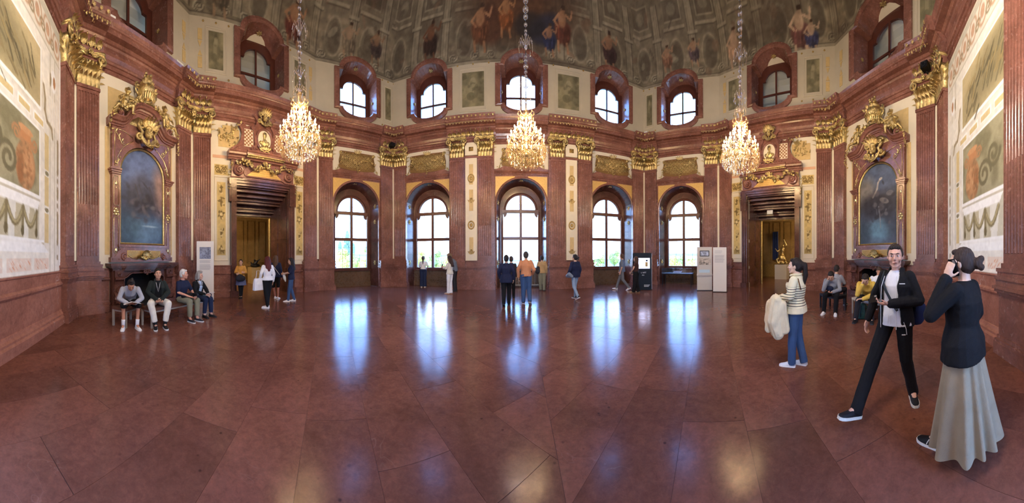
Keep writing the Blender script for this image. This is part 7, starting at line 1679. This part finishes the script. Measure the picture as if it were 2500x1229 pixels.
lumpy('hat', [wpt(r4, (.06, .32, .63)), wpt(r4, (-.12, .40, .64))], [.05, .055], cloth('slate_hat', (58, 74, 88)), 'slate blue hat lying on the lap of elderly woman', 'hat', .014, .008)
bk = MB(); bk.box(-.09, .09, -.06, .06, 0, .012); o = bk.obj('booklet', 'paper', None, wpt(r4, (-.10, .46, .70)), r4.rotation_euler.z); o.rotation_euler.x = .25; tag(o, 'small pale booklet in the hand of elderly woman', 'booklet')

# ---- by the left doorway
def tube_skirt(mat, top_z, bot_z, r0, r1, pl=0, amp=.0, ry=.85):
    def fn(J):
        m = MB(); n = 72; rings = []
        for i in range(13):
            t = i / 12; z = top_z + (bot_z - top_z) * t; r = r0 + (r1 - r0) * t ** .9
            rings.append([(r * (1 + amp * t * math.cos(pl * a + 1.3 * math.sin(2 * a))) * math.cos(a), (r * ry + .0) * (1 + amp * t * math.cos(pl * a + 1.3 * math.sin(2 * a))) * math.sin(a), z) for a in [2 * PI * j / n for j in range(n)]])
        for a, b in zip(rings, rings[1:]): m.bridge(a, b, True)
        return m.mesh('skirt', mat, True)
    return fn
q = ground(588, 725); r5, J5 = person(q, bearing(588, 184), 1.54, 'woman in yellow cardigan with crossed arms in left doorway', STAND, dict(el_r=(.24, .06, 1.16), el_l=(-.24, .06, 1.16), wr_r=(-.02, .20, 1.17), wr_l=(.02, .22, 1.12), an_r=(.03, .02, .085), an_l=(-.02, -.06, .085), kn_r=(.06, .03, .5), kn_l=(-.06, 0, .5)),
    .013, f=True, hair=('bun', (32, 26, 24)), head_rot=(0, -6, 0), top=T('charcoal', sl=.3), jacket=T('yellow_cardigan', hem=-.02, g=.03), legs=T('black_cloth', g=.004), skirt=tube_skirt('skirt_blue', 1.0, .60, .185, .24, 9, .05), shoes=((24, 22, 22), (30, 28, 28)), seed=5)
lumpy('handbag', [wpt(r5, (.02, .25, .98)), wpt(r5, (-.08, .27, .92)), wpt(r5, (.1, .27, .9))], [.11, .12, .11], 'charcoal', 'dark grey bag held by woman in yellow cardigan', 'bag', .016)
q = ground(653, 749); r6, J6 = person(q, bearing(653, -25), 1.66, 'woman in white blouse and black trousers with tote bag', STAND, dict(el_l=(-.25, -.03, 1.15), wr_l=(-.24, .1, .95), an_r=(.03, .06, .085), an_l=(-.02, -.04, .085), kn_r=(.06, .05, .5), kn_l=(-.06, 0, .5)), .012, f=True, hair=('long', (88, 34, 34)), top=T('white_cloth', hem=.02, g=.018), legs=T('black_cloth', g=.014, w=-.005), shoes=((232, 230, 228), (238, 238, 236)), foot=dict(r=(-.6, .6, 0), l=(-.7, .5, 0)), seed=6)
bb = wpt(r6, (-.33, .02, .86)); tb = thing('tote_bag', (bb.x, bb.y, bb.z - .24), r6.rotation_euler.z + .3, 'white tote bag on the arm of woman in white blouse', 'bag'); m = MB(); m.loft([[Vector((x, y, z)) for x, y in ((-w, -d), (w, -d), (w, d), (-w, d))] for z, w, d in ((0, .17, .035), (.02, .19, .05), (.2, .18, .05), (.38, .15, .025))]); m.obj('bag_body', 'white_cloth', tb); MB().tube([(-.1, 0, .37), (-.06, 0, .62), (.06, 0, .62), (.1, 0, .37)], .008, 5).obj('strap', 'white_cloth', tb)
q = ground(673, 727); r7, J7 = person(q, bearing(673, 15), 1.70, 'woman in navy jacket with brown hair behind white blouse', STAND, dict(an_l=(-.05, .1, .085)), .014, f=True, hair=('long', (84, 62, 48)), top=T('navy', hem=.08, g=.03), legs=T('black_cloth', len=.3), sk=(176, 118, 104), shoes=((232, 230, 228), (238, 238, 236)), seed=7)
strap(r7, [(-.12, .1, 1.45), (.0, -.17, 1.25), (.19, -.12, .98)], .01, 'white_cloth')
q = ground(711, 733); r8, J8 = person(q, bearing(711, -88), 1.60, 'woman in navy tee and jeans with long dark hair', STAND, dict(el_r=(.22, .06, 1.16), el_l=(-.22, .06, 1.16), wr_r=(.06, .28, 1.12), wr_l=(-.06, .28, 1.10), an_r=(.08, -.12, .085), an_l=(-.08, .12, .085), kn_l=(-.09, .08, .5)), .013, f=True, hair=('long', (36, 28, 28)), head_rot=(0, 4, 0), top=T('navy', hem=.07, sl=.45, g=.02), legs=T('denim', g=.012), shoes=((226, 222, 214), (236, 234, 230)), seed=8)
lumpy('scarf', [wpt(r8, (0, .30, 1.08)), wpt(r8, (.02, .27, .92)), wpt(r8, (.02, .24, .8))], [.05, .06, .03], 'off_white', 'pale cloth held by woman in navy tee', 'cloth', .014)

# ---- along the garden windows
q = ground(1033, 700); person(q, bearing(1033, 5), 1.66, 'woman in white top looking out of second window', STAND, dict(el_r=(.27, .0, 1.18), wr_r=(.2, .2, 1.05), el_l=(-.24, .08, 1.16), wr_l=(-.1, .25, 1.1)), .014, f=True, hair=('pony', (70, 50, 40)), top=T('white_cloth', hem=.0, sl=.4), legs=T('dark_denim', g=.03, w=.03), shoes=((214, 200, 176), (226, 220, 206)), seed=9)
q = ground(1098, 717); r10, J10 = person(q, bearing(1098, -60), 1.66, 'woman dressed all in white holding up a phone', STAND, dict(el_r=(.2, .1, 1.18), wr_r=(.05, .30, 1.22), el_l=(-.2, .1, 1.18), wr_l=(-.05, .30, 1.18), an_r=(.05, -.04, .085), an_l=(-.05, .05, .085)), .013, f=True, hair=('long', (58, 40, 34)), head_rot=(0, 12, 0), top=T('off_white', hem=.05, g=.024), legs=T('white_cloth', g=.02, w=.012), shoes=((206, 190, 170), (170, 120, 90)), seed=10)
phone(wpt(r10, (0, .40, 1.30)), (.3, 0, r10.rotation_euler.z), 'smartphone held up by woman dressed in white')
q = ground(1110, 711); person(q, bearing(1110, -75), 1.84, 'tall man in slate shirt leaning towards woman in white', STAND, dict(C=(0, .06, 1.28), N=(0, .14, 1.42), H=(0, .24, 1.56), sh_r=(.18, .11, 1.38), sh_l=(-.18, .11, 1.38), el_r=(.26, .0, 1.14), wr_r=(.18, .16, .98), el_l=(-.25, .05, 1.12), wr_l=(-.15, .2, 1.0), W=(0, .02, 1.08)), .013, hair=('short', (120, 98, 74)), head_rot=(10, 30, 0), top=T('slate_shirt', hem=.06, g=.024), legs=T('charcoal', g=.016), shoes=((36, 34, 34), (60, 58, 56)), seed=11)
WALKJ = dict(hip_r=(.085, .0, .92), kn_r=(.09, .12, .52), an_r=(.08, .10, .085), kn_l=(-.09, -.02, .50), an_l=(-.08, -.26, .14))
q = ground(1236, 746); person(q, bearing(1236, 2), 1.68, 'woman in black clothes walking towards the central window', STAND, dict(WALKJ, el_r=(.26, -.04, 1.15), wr_r=(.25, .02, .92), el_l=(-.25, .02, 1.15), wr_l=(-.23, .12, .94)), .012, f=True, hair=('bun', (34, 28, 28)), top=T('navy', hem=.16, g=.032, flare=.03, fold=.012), legs=T('black_cloth', g=.022), shoes=((26, 26, 28), (34, 34, 36)), foot=dict(l=(0, 1, -.45), r=(0, 1, 0)), seed=12)
q = ground(1248, 728); person(q, bearing(1248, 0), 1.64, 'dark-haired person mostly hidden behind woman in black', STAND, None, .015, f=True, hair=('short', (60, 46, 40)), top=T('charcoal', hem=.06), legs=T('black_cloth'), shoes=((30, 30, 32), (40, 40, 42)), seed=13)
q = ground(1284, 742); person(q, bearing(1284, 2), 1.80, 'man in orange sweater and jeans walking to central window', STAND, dict(kn_l=(-.09, .02, .50), an_l=(-.09, .03, .085), kn_r=(.10, .02, .5), an_r=(.13, -.24, .15), el_r=(.27, -.02, 1.14), wr_r=(.22, .14, .98), el_l=(-.27, -.03, 1.14), wr_l=(-.26, .03, .9)), .012, hair=('short', (62, 56, 52)), top=T('orange_knit', hem=.04, g=.024, fold=.011), legs=T('denim', g=.024), shoes=((52, 44, 40), (190, 184, 176)), foot=dict(r=(.15, 1, -.5), l=(-.05, 1, 0)), seed=14)
q = ground(1323, 711); r15, J15 = person(q, bearing(1323, -5), 1.66, 'person in tan top with dark shoulder bag at central window', STAND, dict(an_l=(-.06, .12, .085)), .014, hair=('short', (40, 32, 32)), top=T('tan_cloth', hem=.08, g=.035), legs=T('khaki', g=.03), sk=(176, 128, 104), shoes=((40, 36, 34), (60, 56, 54)), seed=15)
lumpy('shoulder_bag', [wpt(r15, (-.2, -.12, 1.14)), wpt(r15, (-.22, -.14, .96))], [.08, .11], 'charcoal', 'dark bag on the back of person in tan top', 'bag', .018)
q = ground(1404, 731); r16, J16 = person(q, bearing(1404, -40), 1.70, 'woman in navy sweatshirt carrying a large silver bag', STAND, dict(WALKJ, el_r=(.24, -.02, 1.14), el_l=(-.24, .0, 1.15), wr_l=(-.2, .16, 1.0)), .012, f=True, hair=('bun', (30, 26, 26)), head_rot=(14, -8, 0), top=T('navy', hem=.10, g=.04, fold=.01), legs=T('light_denim', g=.008), shoes=((40, 40, 44), (226, 222, 216)), foot=dict(l=(0, 1, -.5), r=(0, 1, 0)), seed=16)
strap(r16, [(-.17, .02, 1.43), (-.25, .08, 1.2), (-.29, .05, 1.0)], .008, 'charcoal')
lumpy('shoulder_bag', [wpt(r16, (-.28, .16, .90)), wpt(r16, (-.30, .0, .98)), wpt(r16, (-.28, -.14, .90)), wpt(r16, (-.28, .16, .90))], [.06, .075, .06, .06], 'silver_bag', 'large silver-grey bag at the hip of woman in navy', 'bag', .014)
q = ground(1519, 710); person(q, bearing(1519, -80), 1.74, 'man in grey tee and trousers walking past fourth window', STAND, dict(kn_r=(.09, .16, .52), an_r=(.08, .30, .10), kn_l=(-.09, -.04, .5), an_l=(-.08, -.34, .14), el_r=(.24, -.06, 1.14), wr_r=(.2, .1, .94)), .013, hair=('short', (90, 70, 54)), head_rot=(-30, -4, 0), top=T('slate_shirt', hem=.08, sl=.45, g=.024), legs=T('grey_trousers', g=.012), shoes=((232, 230, 224), (238, 236, 232)), foot=dict(l=(0, 1, -.45), r=(0, 1, .1)), seed=17)
q = ground(1553, 717); r18, J18 = person(q, bearing(1553, -70), 1.62, 'woman with wavy brown hair standing before the black kiosk', STAND, dict(el_r=(.24, -.02, 1.12), wr_r=(.16, .16, .95), el_l=(-.22, .06, 1.14), wr_l=(-.12, .22, .98), an_r=(.06, -.1, .085), an_l=(-.06, .12, .085)), .013, f=True, hair=('long', (74, 52, 40)), head_rot=(-8, -8, 0), top=T('brown_top', hem=.02, sl=.2, g=.012), legs=T('black_cloth', g=.028, w=.022), shoes=((196, 168, 130), (120, 92, 66)), seed=18)
phone(wpt(r18, (.12, .25, .92)), (.9, 0, r18.rotation_euler.z), 'pale smartphone in the hand of woman at kiosk')

# ---- right side
q = ground(1944, 897); r19, J19 = person(q, bearing(1944, -72), 1.60, 'woman in striped cream sweater with ponytail and draped coat', STAND, dict(el_l=(-.24, .02, 1.15), wr_l=(-.14, .24, 1.10), el_r=(.24, -.02, 1.15), wr_r=(.16, .20, 1.08), an_r=(.06, -.10, .085), an_l=(-.06, .06, .085), kn_l=(-.08, .04, .5), kn_r=(.08, .0, .5)), .0085, f=True, sk=(220, 182, 156), hair=('pony', (34, 26, 24)), head_rot=(8, -2, 0), top=T('striped_knit', hem=.08, g=.034, flare=.01, fold=.008), legs=T('denim', g=.012, w=.012), shoes=((224, 226, 230), (240, 240, 238)), seed=19, face=True)
MB().tube([(-.10, .02, 1.475), (-.06, .075, 1.46), (.06, .075, 1.46), (.1, .02, 1.475), (.06, -.075, 1.48), (-.06, -.075, 1.48), (-.1, .02, 1.475)], .02, 8).obj('collar', cloth('cream_knit', (226, 214, 178)), r19, smooth=True)
strap(r19, [(-.13, .10, 1.36), (-.15, .03, 1.45), (-.15, -.08, 1.42), (-.16, -.13, 1.25)], .008, cloth('brown_leather', (104, 70, 50)))
m = MB(); A = lambda *v: wpt(r19, v)
m.cap(A(-.30, .22, 1.10), A(-.20, .30, 1.02), .07, .07); m.cap(A(-.28, .24, 1.08), A(-.27, .27, .78), .09, .11); m.cap(A(-.27, .27, .78), A(-.25, .22, .58), .11, .09); m.cap(A(-.2, .34, 1.0), A(-.2, .36, .74), .08, .09); m.cap(A(-.24, .16, 1.02), A(-.22, .12, .64), .07, .07); m.cap(A(-.24, .34, .8), A(-.26, .38, .62), .07, .04)
tag(put('coat', fuse(m, .009, 3, 'cream_coat', .026, (20, 20, 3.0), 4)), 'cream coat draped over the arm of striped-sweater woman', 'coat')
q = ground(2036, 757) ; r20, J20 = person(polar(2034, 7.2), 262, 1.74, 'seated man in grey sweatshirt looking down at phone, right side', SIT, dict(W=(0, .03, .67), C=(0, .14, .84), N=(0, .27, .97), H=(0, .38, 1.06), sh_r=(.18, .22, .93), sh_l=(-.18, .22, .93), el_r=(.22, .34, .66), el_l=(-.24, .30, .68), wr_r=(.10, .40, .92), wr_l=(-.05, .46, .62), kn_r=(.16, .44, .53), kn_l=(-.16, .44, .53), an_r=(.20, .42, .09), an_l=(-.14, .50, .09)),
    .012, hair=('short', (36, 30, 28)), head_rot=(0, 40, 0), top=T('grey_mel', hem=.04, g=.024), legs=T('black_cloth', g=.018), shoes=((234, 234, 232), (240, 240, 238)), socks=(236, 236, 236), hands=dict(r=dict(d=(-.3, 0, 1), pn=(-1, 0, 0), curl=.5), l=dict(d=(.5, .7, 0), pn=(0, 0, 1), curl=.8)), seed=20)
phone(wpt(r20, (.02, .56, .66)), (-.9, 0, r20.rotation_euler.z), 'black smartphone held by seated man in grey sweatshirt')
lumpy('waist_bag', [wpt(r20, (.02, .30, .70)), wpt(r20, (.18, .26, .72))], [.07, .06], 'navy', 'dark pouch on the lap of man in grey sweatshirt', 'bag', .014)
person(polar(2041, 7.72), 95, 1.74, 'man with dark strap seated back to back behind grey sweatshirt', SIT, None, .014, hair=('short', (44, 36, 32)), head_rot=(0, 10, 0), top=T('grey_mel', hem=.04, g=.02), legs=T('charcoal'), seed=21)
q = polar(2118, 6.42); r22, J22 = person(q, 268, 1.76, 'seated man in yellow hoodie resting forehead on hand', SIT, dict(W=(0, .04, .67), C=(0, .18, .83), N=(0, .32, .95), H=(0, .44, 1.04), sh_r=(.18, .27, .92), sh_l=(-.18, .27, .92), el_r=(.20, .42, .66), wr_r=(.08, .50, .90), el_l=(-.24, .38, .68), wr_l=(.04, .52, .58), kn_r=(.17, .46, .54), kn_l=(-.15, .46, .54), an_r=(.24, .44, .09), an_l=(-.16, .48, .09)),
    .011, sk=(214, 172, 146), hair=('short', (40, 32, 28)), head_rot=(0, 44, 0), top=T('yellow_knit', hem=.05, g=.028, fold=.01), legs=T('charcoal', g=.016), shoes=((30, 30, 34), (60, 60, 62)), hands=dict(r=dict(d=(-.2, -.1, 1), pn=(-1, -.2, 0), curl=.5), l=dict(d=(.9, .3, 0), pn=(0, 0, -1), curl=.5)), seed=22)
MB().tube([(-.10, .26, 1.0), (-.06, .2, 1.03), (.06, .2, 1.03), (.10, .26, 1.0)], [.03, .045, .045, .03], 8).obj('hood', 'yellow_knit', r22, smooth=True); MB().lathe([(.033, 0), (.037, 0), (.037, .022), (.033, .022)], 14).obj('wristwatch', 'black_plastic', r22, (-.02, .49, .585))
person(polar(2142, 6.98), 100, 1.76, 'man in white shirt seated facing the right fireplace', SIT, dict(C=(0, .05, .87), N=(0, .1, 1.03), H=(0, .18, 1.16), sh_r=(.18, .08, .98), sh_l=(-.18, .08, .98)), .013, sk=(188, 138, 110), hair=('bald', (70, 54, 44)), head_rot=(0, 25, 0), top=T('white_cloth', hem=.05, g=.026, fold=.01), legs=T('charcoal'), seed=23)
bp = ground(2105, 785); b_ = thing('backpack', (bp.x + .1, bp.y, 0), face_cam(bp), 'dark green backpack on the floor between yellow hoodie man\'s feet', 'backpack'); m = MB(); m.loft([el_ring(Vector((0, 0, z)), Vector((1, 0, 0)), Vector((0, 0, 1)), w, d, 16, 3) for z, w, d in ((.0, .10, .08), (.02, .14, .11), (.15, .15, .12), (.3, .13, .10), (.38, .08, .06), (.40, .03, .02))]); put('pack', fuse(m, .012, 2, 'green_bag', .008, (16, 16, 10)), b_)
for s_ in (-1, 1): MB().tube([(s_ * .06, -.10, .06), (s_ * .07, -.13, .2), (s_ * .05, -.09, .36)], .012, 6).obj('strap', 'charcoal', b_, smooth=True)
MB().tube([(-.03, 0, .38), (0, 0, .44), (.03, 0, .38)], .01, 6).obj('handle', 'charcoal', b_)

# ---- the man in the black jacket, walking
q = polar(2188, 2.72); q.z = 0; r24, J24 = person(q, bearing(2188, 208), 1.76, 'man in open black tracksuit jacket walking with phone in hand', STAND, dict(hip_r=(.09, .02, .92), kn_r=(.13, .26, .55), an_r=(.16, .50, .15), hip_l=(-.09, 0, .92), kn_l=(-.11, -.02, .50), an_l=(-.13, -.16, .09), el_r=(.30, -.04, 1.15), wr_r=(.34, .04, .90), el_l=(-.27, -.02, 1.14), wr_l=(-.06, .22, 1.13)),
    .0062, sk=(214, 164, 140), hair=('short', (44, 34, 28)), head_rot=(24, 2, 2), top=T('white_cloth', hem=.07, g=.010, sl=.2, fold=.004, flare=.034), legs=T('black_cloth', g=.014, w=.006, fold=.006), shoes=((24, 24, 30), (222, 218, 206)), foot=dict(r=(.25, 1, .32), l=(-.55, .8, 0)), hands=dict(l=dict(d=(.85, .45, .02), pn=(.1, -.2, 1), curl=.75), r=dict(d=(.1, .25, -1), pn=(-1, .1, 0), curl=.5)), seed=24, face=True)
open_jacket(r24, J24, 'black_cloth', .008, .085, .09, .036, fold=.008)
phone(wpt(r24, (.10, .30, 1.175)), (1.25, .2, r24.rotation_euler.z + .5), 'black smartphone held by man in open black jacket')
strap(r24, [(.135, .02, 1.44), (.11, .125, 1.36), (.03, .165, 1.24), (-.05, .17, 1.12), (-.1, .165, 1.05)], .014, cloth('strap_grey', (44, 50, 54)))
MB().box(-.03, .03, -.012, .012, -.022, .022).obj('strap_buckle', 'black_plastic', r24, (-.06, .182, 1.11))
for s_ in (-1, 1): MB().tube([(s_ * .092, .175, z) for z in (.86, .95, 1.09)] + [(s_ * .088, .17, 1.29), (s_ * .07, .13, 1.4)], .0035, 5).obj('zip_edge', 'white_panel', r24)
MB().box(-.03, .03, -.001, .001, -.004, .006).obj('chest_mark', 'white_panel', r24, (-.15, .152, 1.33), .55); MB().box(-.02, .02, -.001, .001, -.004, .005).obj('trouser_mark', 'white_panel', r24, (-.15, .118, .80), .5); MB().tube([(-.150, .118, .93), (-.172, .105, .86), (-.176, .098, .80)], .003, 5).obj('pocket_piping', 'white_panel', r24)
for i in (-1, 1): MB().tube([(i * .012, .15, .99), (i * .016, .155, .93), (i * .014, .15, .90)], .003, 5).obj('drawstring', 'white_panel', r24)
lumpy('sling_bag', [wpt(r24, (-.20, -.16, 1.02)), wpt(r24, (-.16, -.20, .92))], [.09, .10], 'navy', 'small dark sling bag behind hip of man in black jacket', 'bag', .012)

# ---- the woman on the phone
def long_skirt(J):
    m = MB(); n = 150; rings = []
    for i in range(22):
        t = i / 21; z = 1.02 - .91 * t
        rx, ry = .155 + .165 * t, .125 + .15 * t; row = []
        for j in range(n):
            a = 2 * PI * j / n; w = 1 + (.02 + .11 * t) * math.sin(11 * a + 1.7 * math.sin(3 * a) + .6 * t) + .04 * t * math.sin(5 * a + 2)
            row.append((rx * w * math.cos(a) + .02 * t, ry * w * math.sin(a) - .03 * t, z + .02 * t * math.sin(2 * a)))
        rings.append(row)
    for a, b in zip(rings, rings[1:]): m.bridge(a, b, True)
    return m.mesh('skirt', 'linen_skirt', True)
q = polar(2352, 2.06); q.z = 0; r25, J25 = person(q, bearing(2352, -62), 1.70, 'woman in black sweater and long grey skirt on the phone', STAND, dict(el_l=(-.27, .15, 1.20), wr_l=(-.150, .085, 1.475), el_r=(.24, -.02, 1.14), wr_r=(.22, .16, .90), an_r=(.07, .14, .085), an_l=(-.10, .20, .085)),
    .0065, f=True, sk=(224, 184, 160), hair=('bun', (56, 42, 36)), head_rot=(12, 2, 0), top=T('black_cloth', hem=.15, g=.034, flare=.02, fold=.010), skirt=long_skirt, shoes=((22, 22, 26), (238, 238, 236)), hands=dict(l=dict(d=(.12, -.30, 1), pn=(1, .1, .1), curl=.35), r=dict(d=(-.1, .5, -1), pn=(-1, 0, 0), curl=.5)), seed=25, face=True)
for o in [c for c in r25.children if c.name.startswith('shoe')]:
    for s_ in (-1, 1):
        for i in range(3): MB().tube([(s_ * .041, .02 + i * .026, .03), (s_ * .036, .01 + i * .026, .05), (s_ * .026, .0 + i * .026, .066)], .0055, 5).obj('stripe', 'sole_white', o)
phone(wpt(r25, (-.105, .035, 1.575)), (-.35, .12, r25.rotation_euler.z + PI / 2 - .1), 'pale smartphone held to the ear of woman in black sweater')
strap(r25, [(.14, .12, 1.40), (.10, .2, 1.2), (.14, .21, .98)], .008, cloth('red_strap', (150, 34, 40)), 'bag_strap')
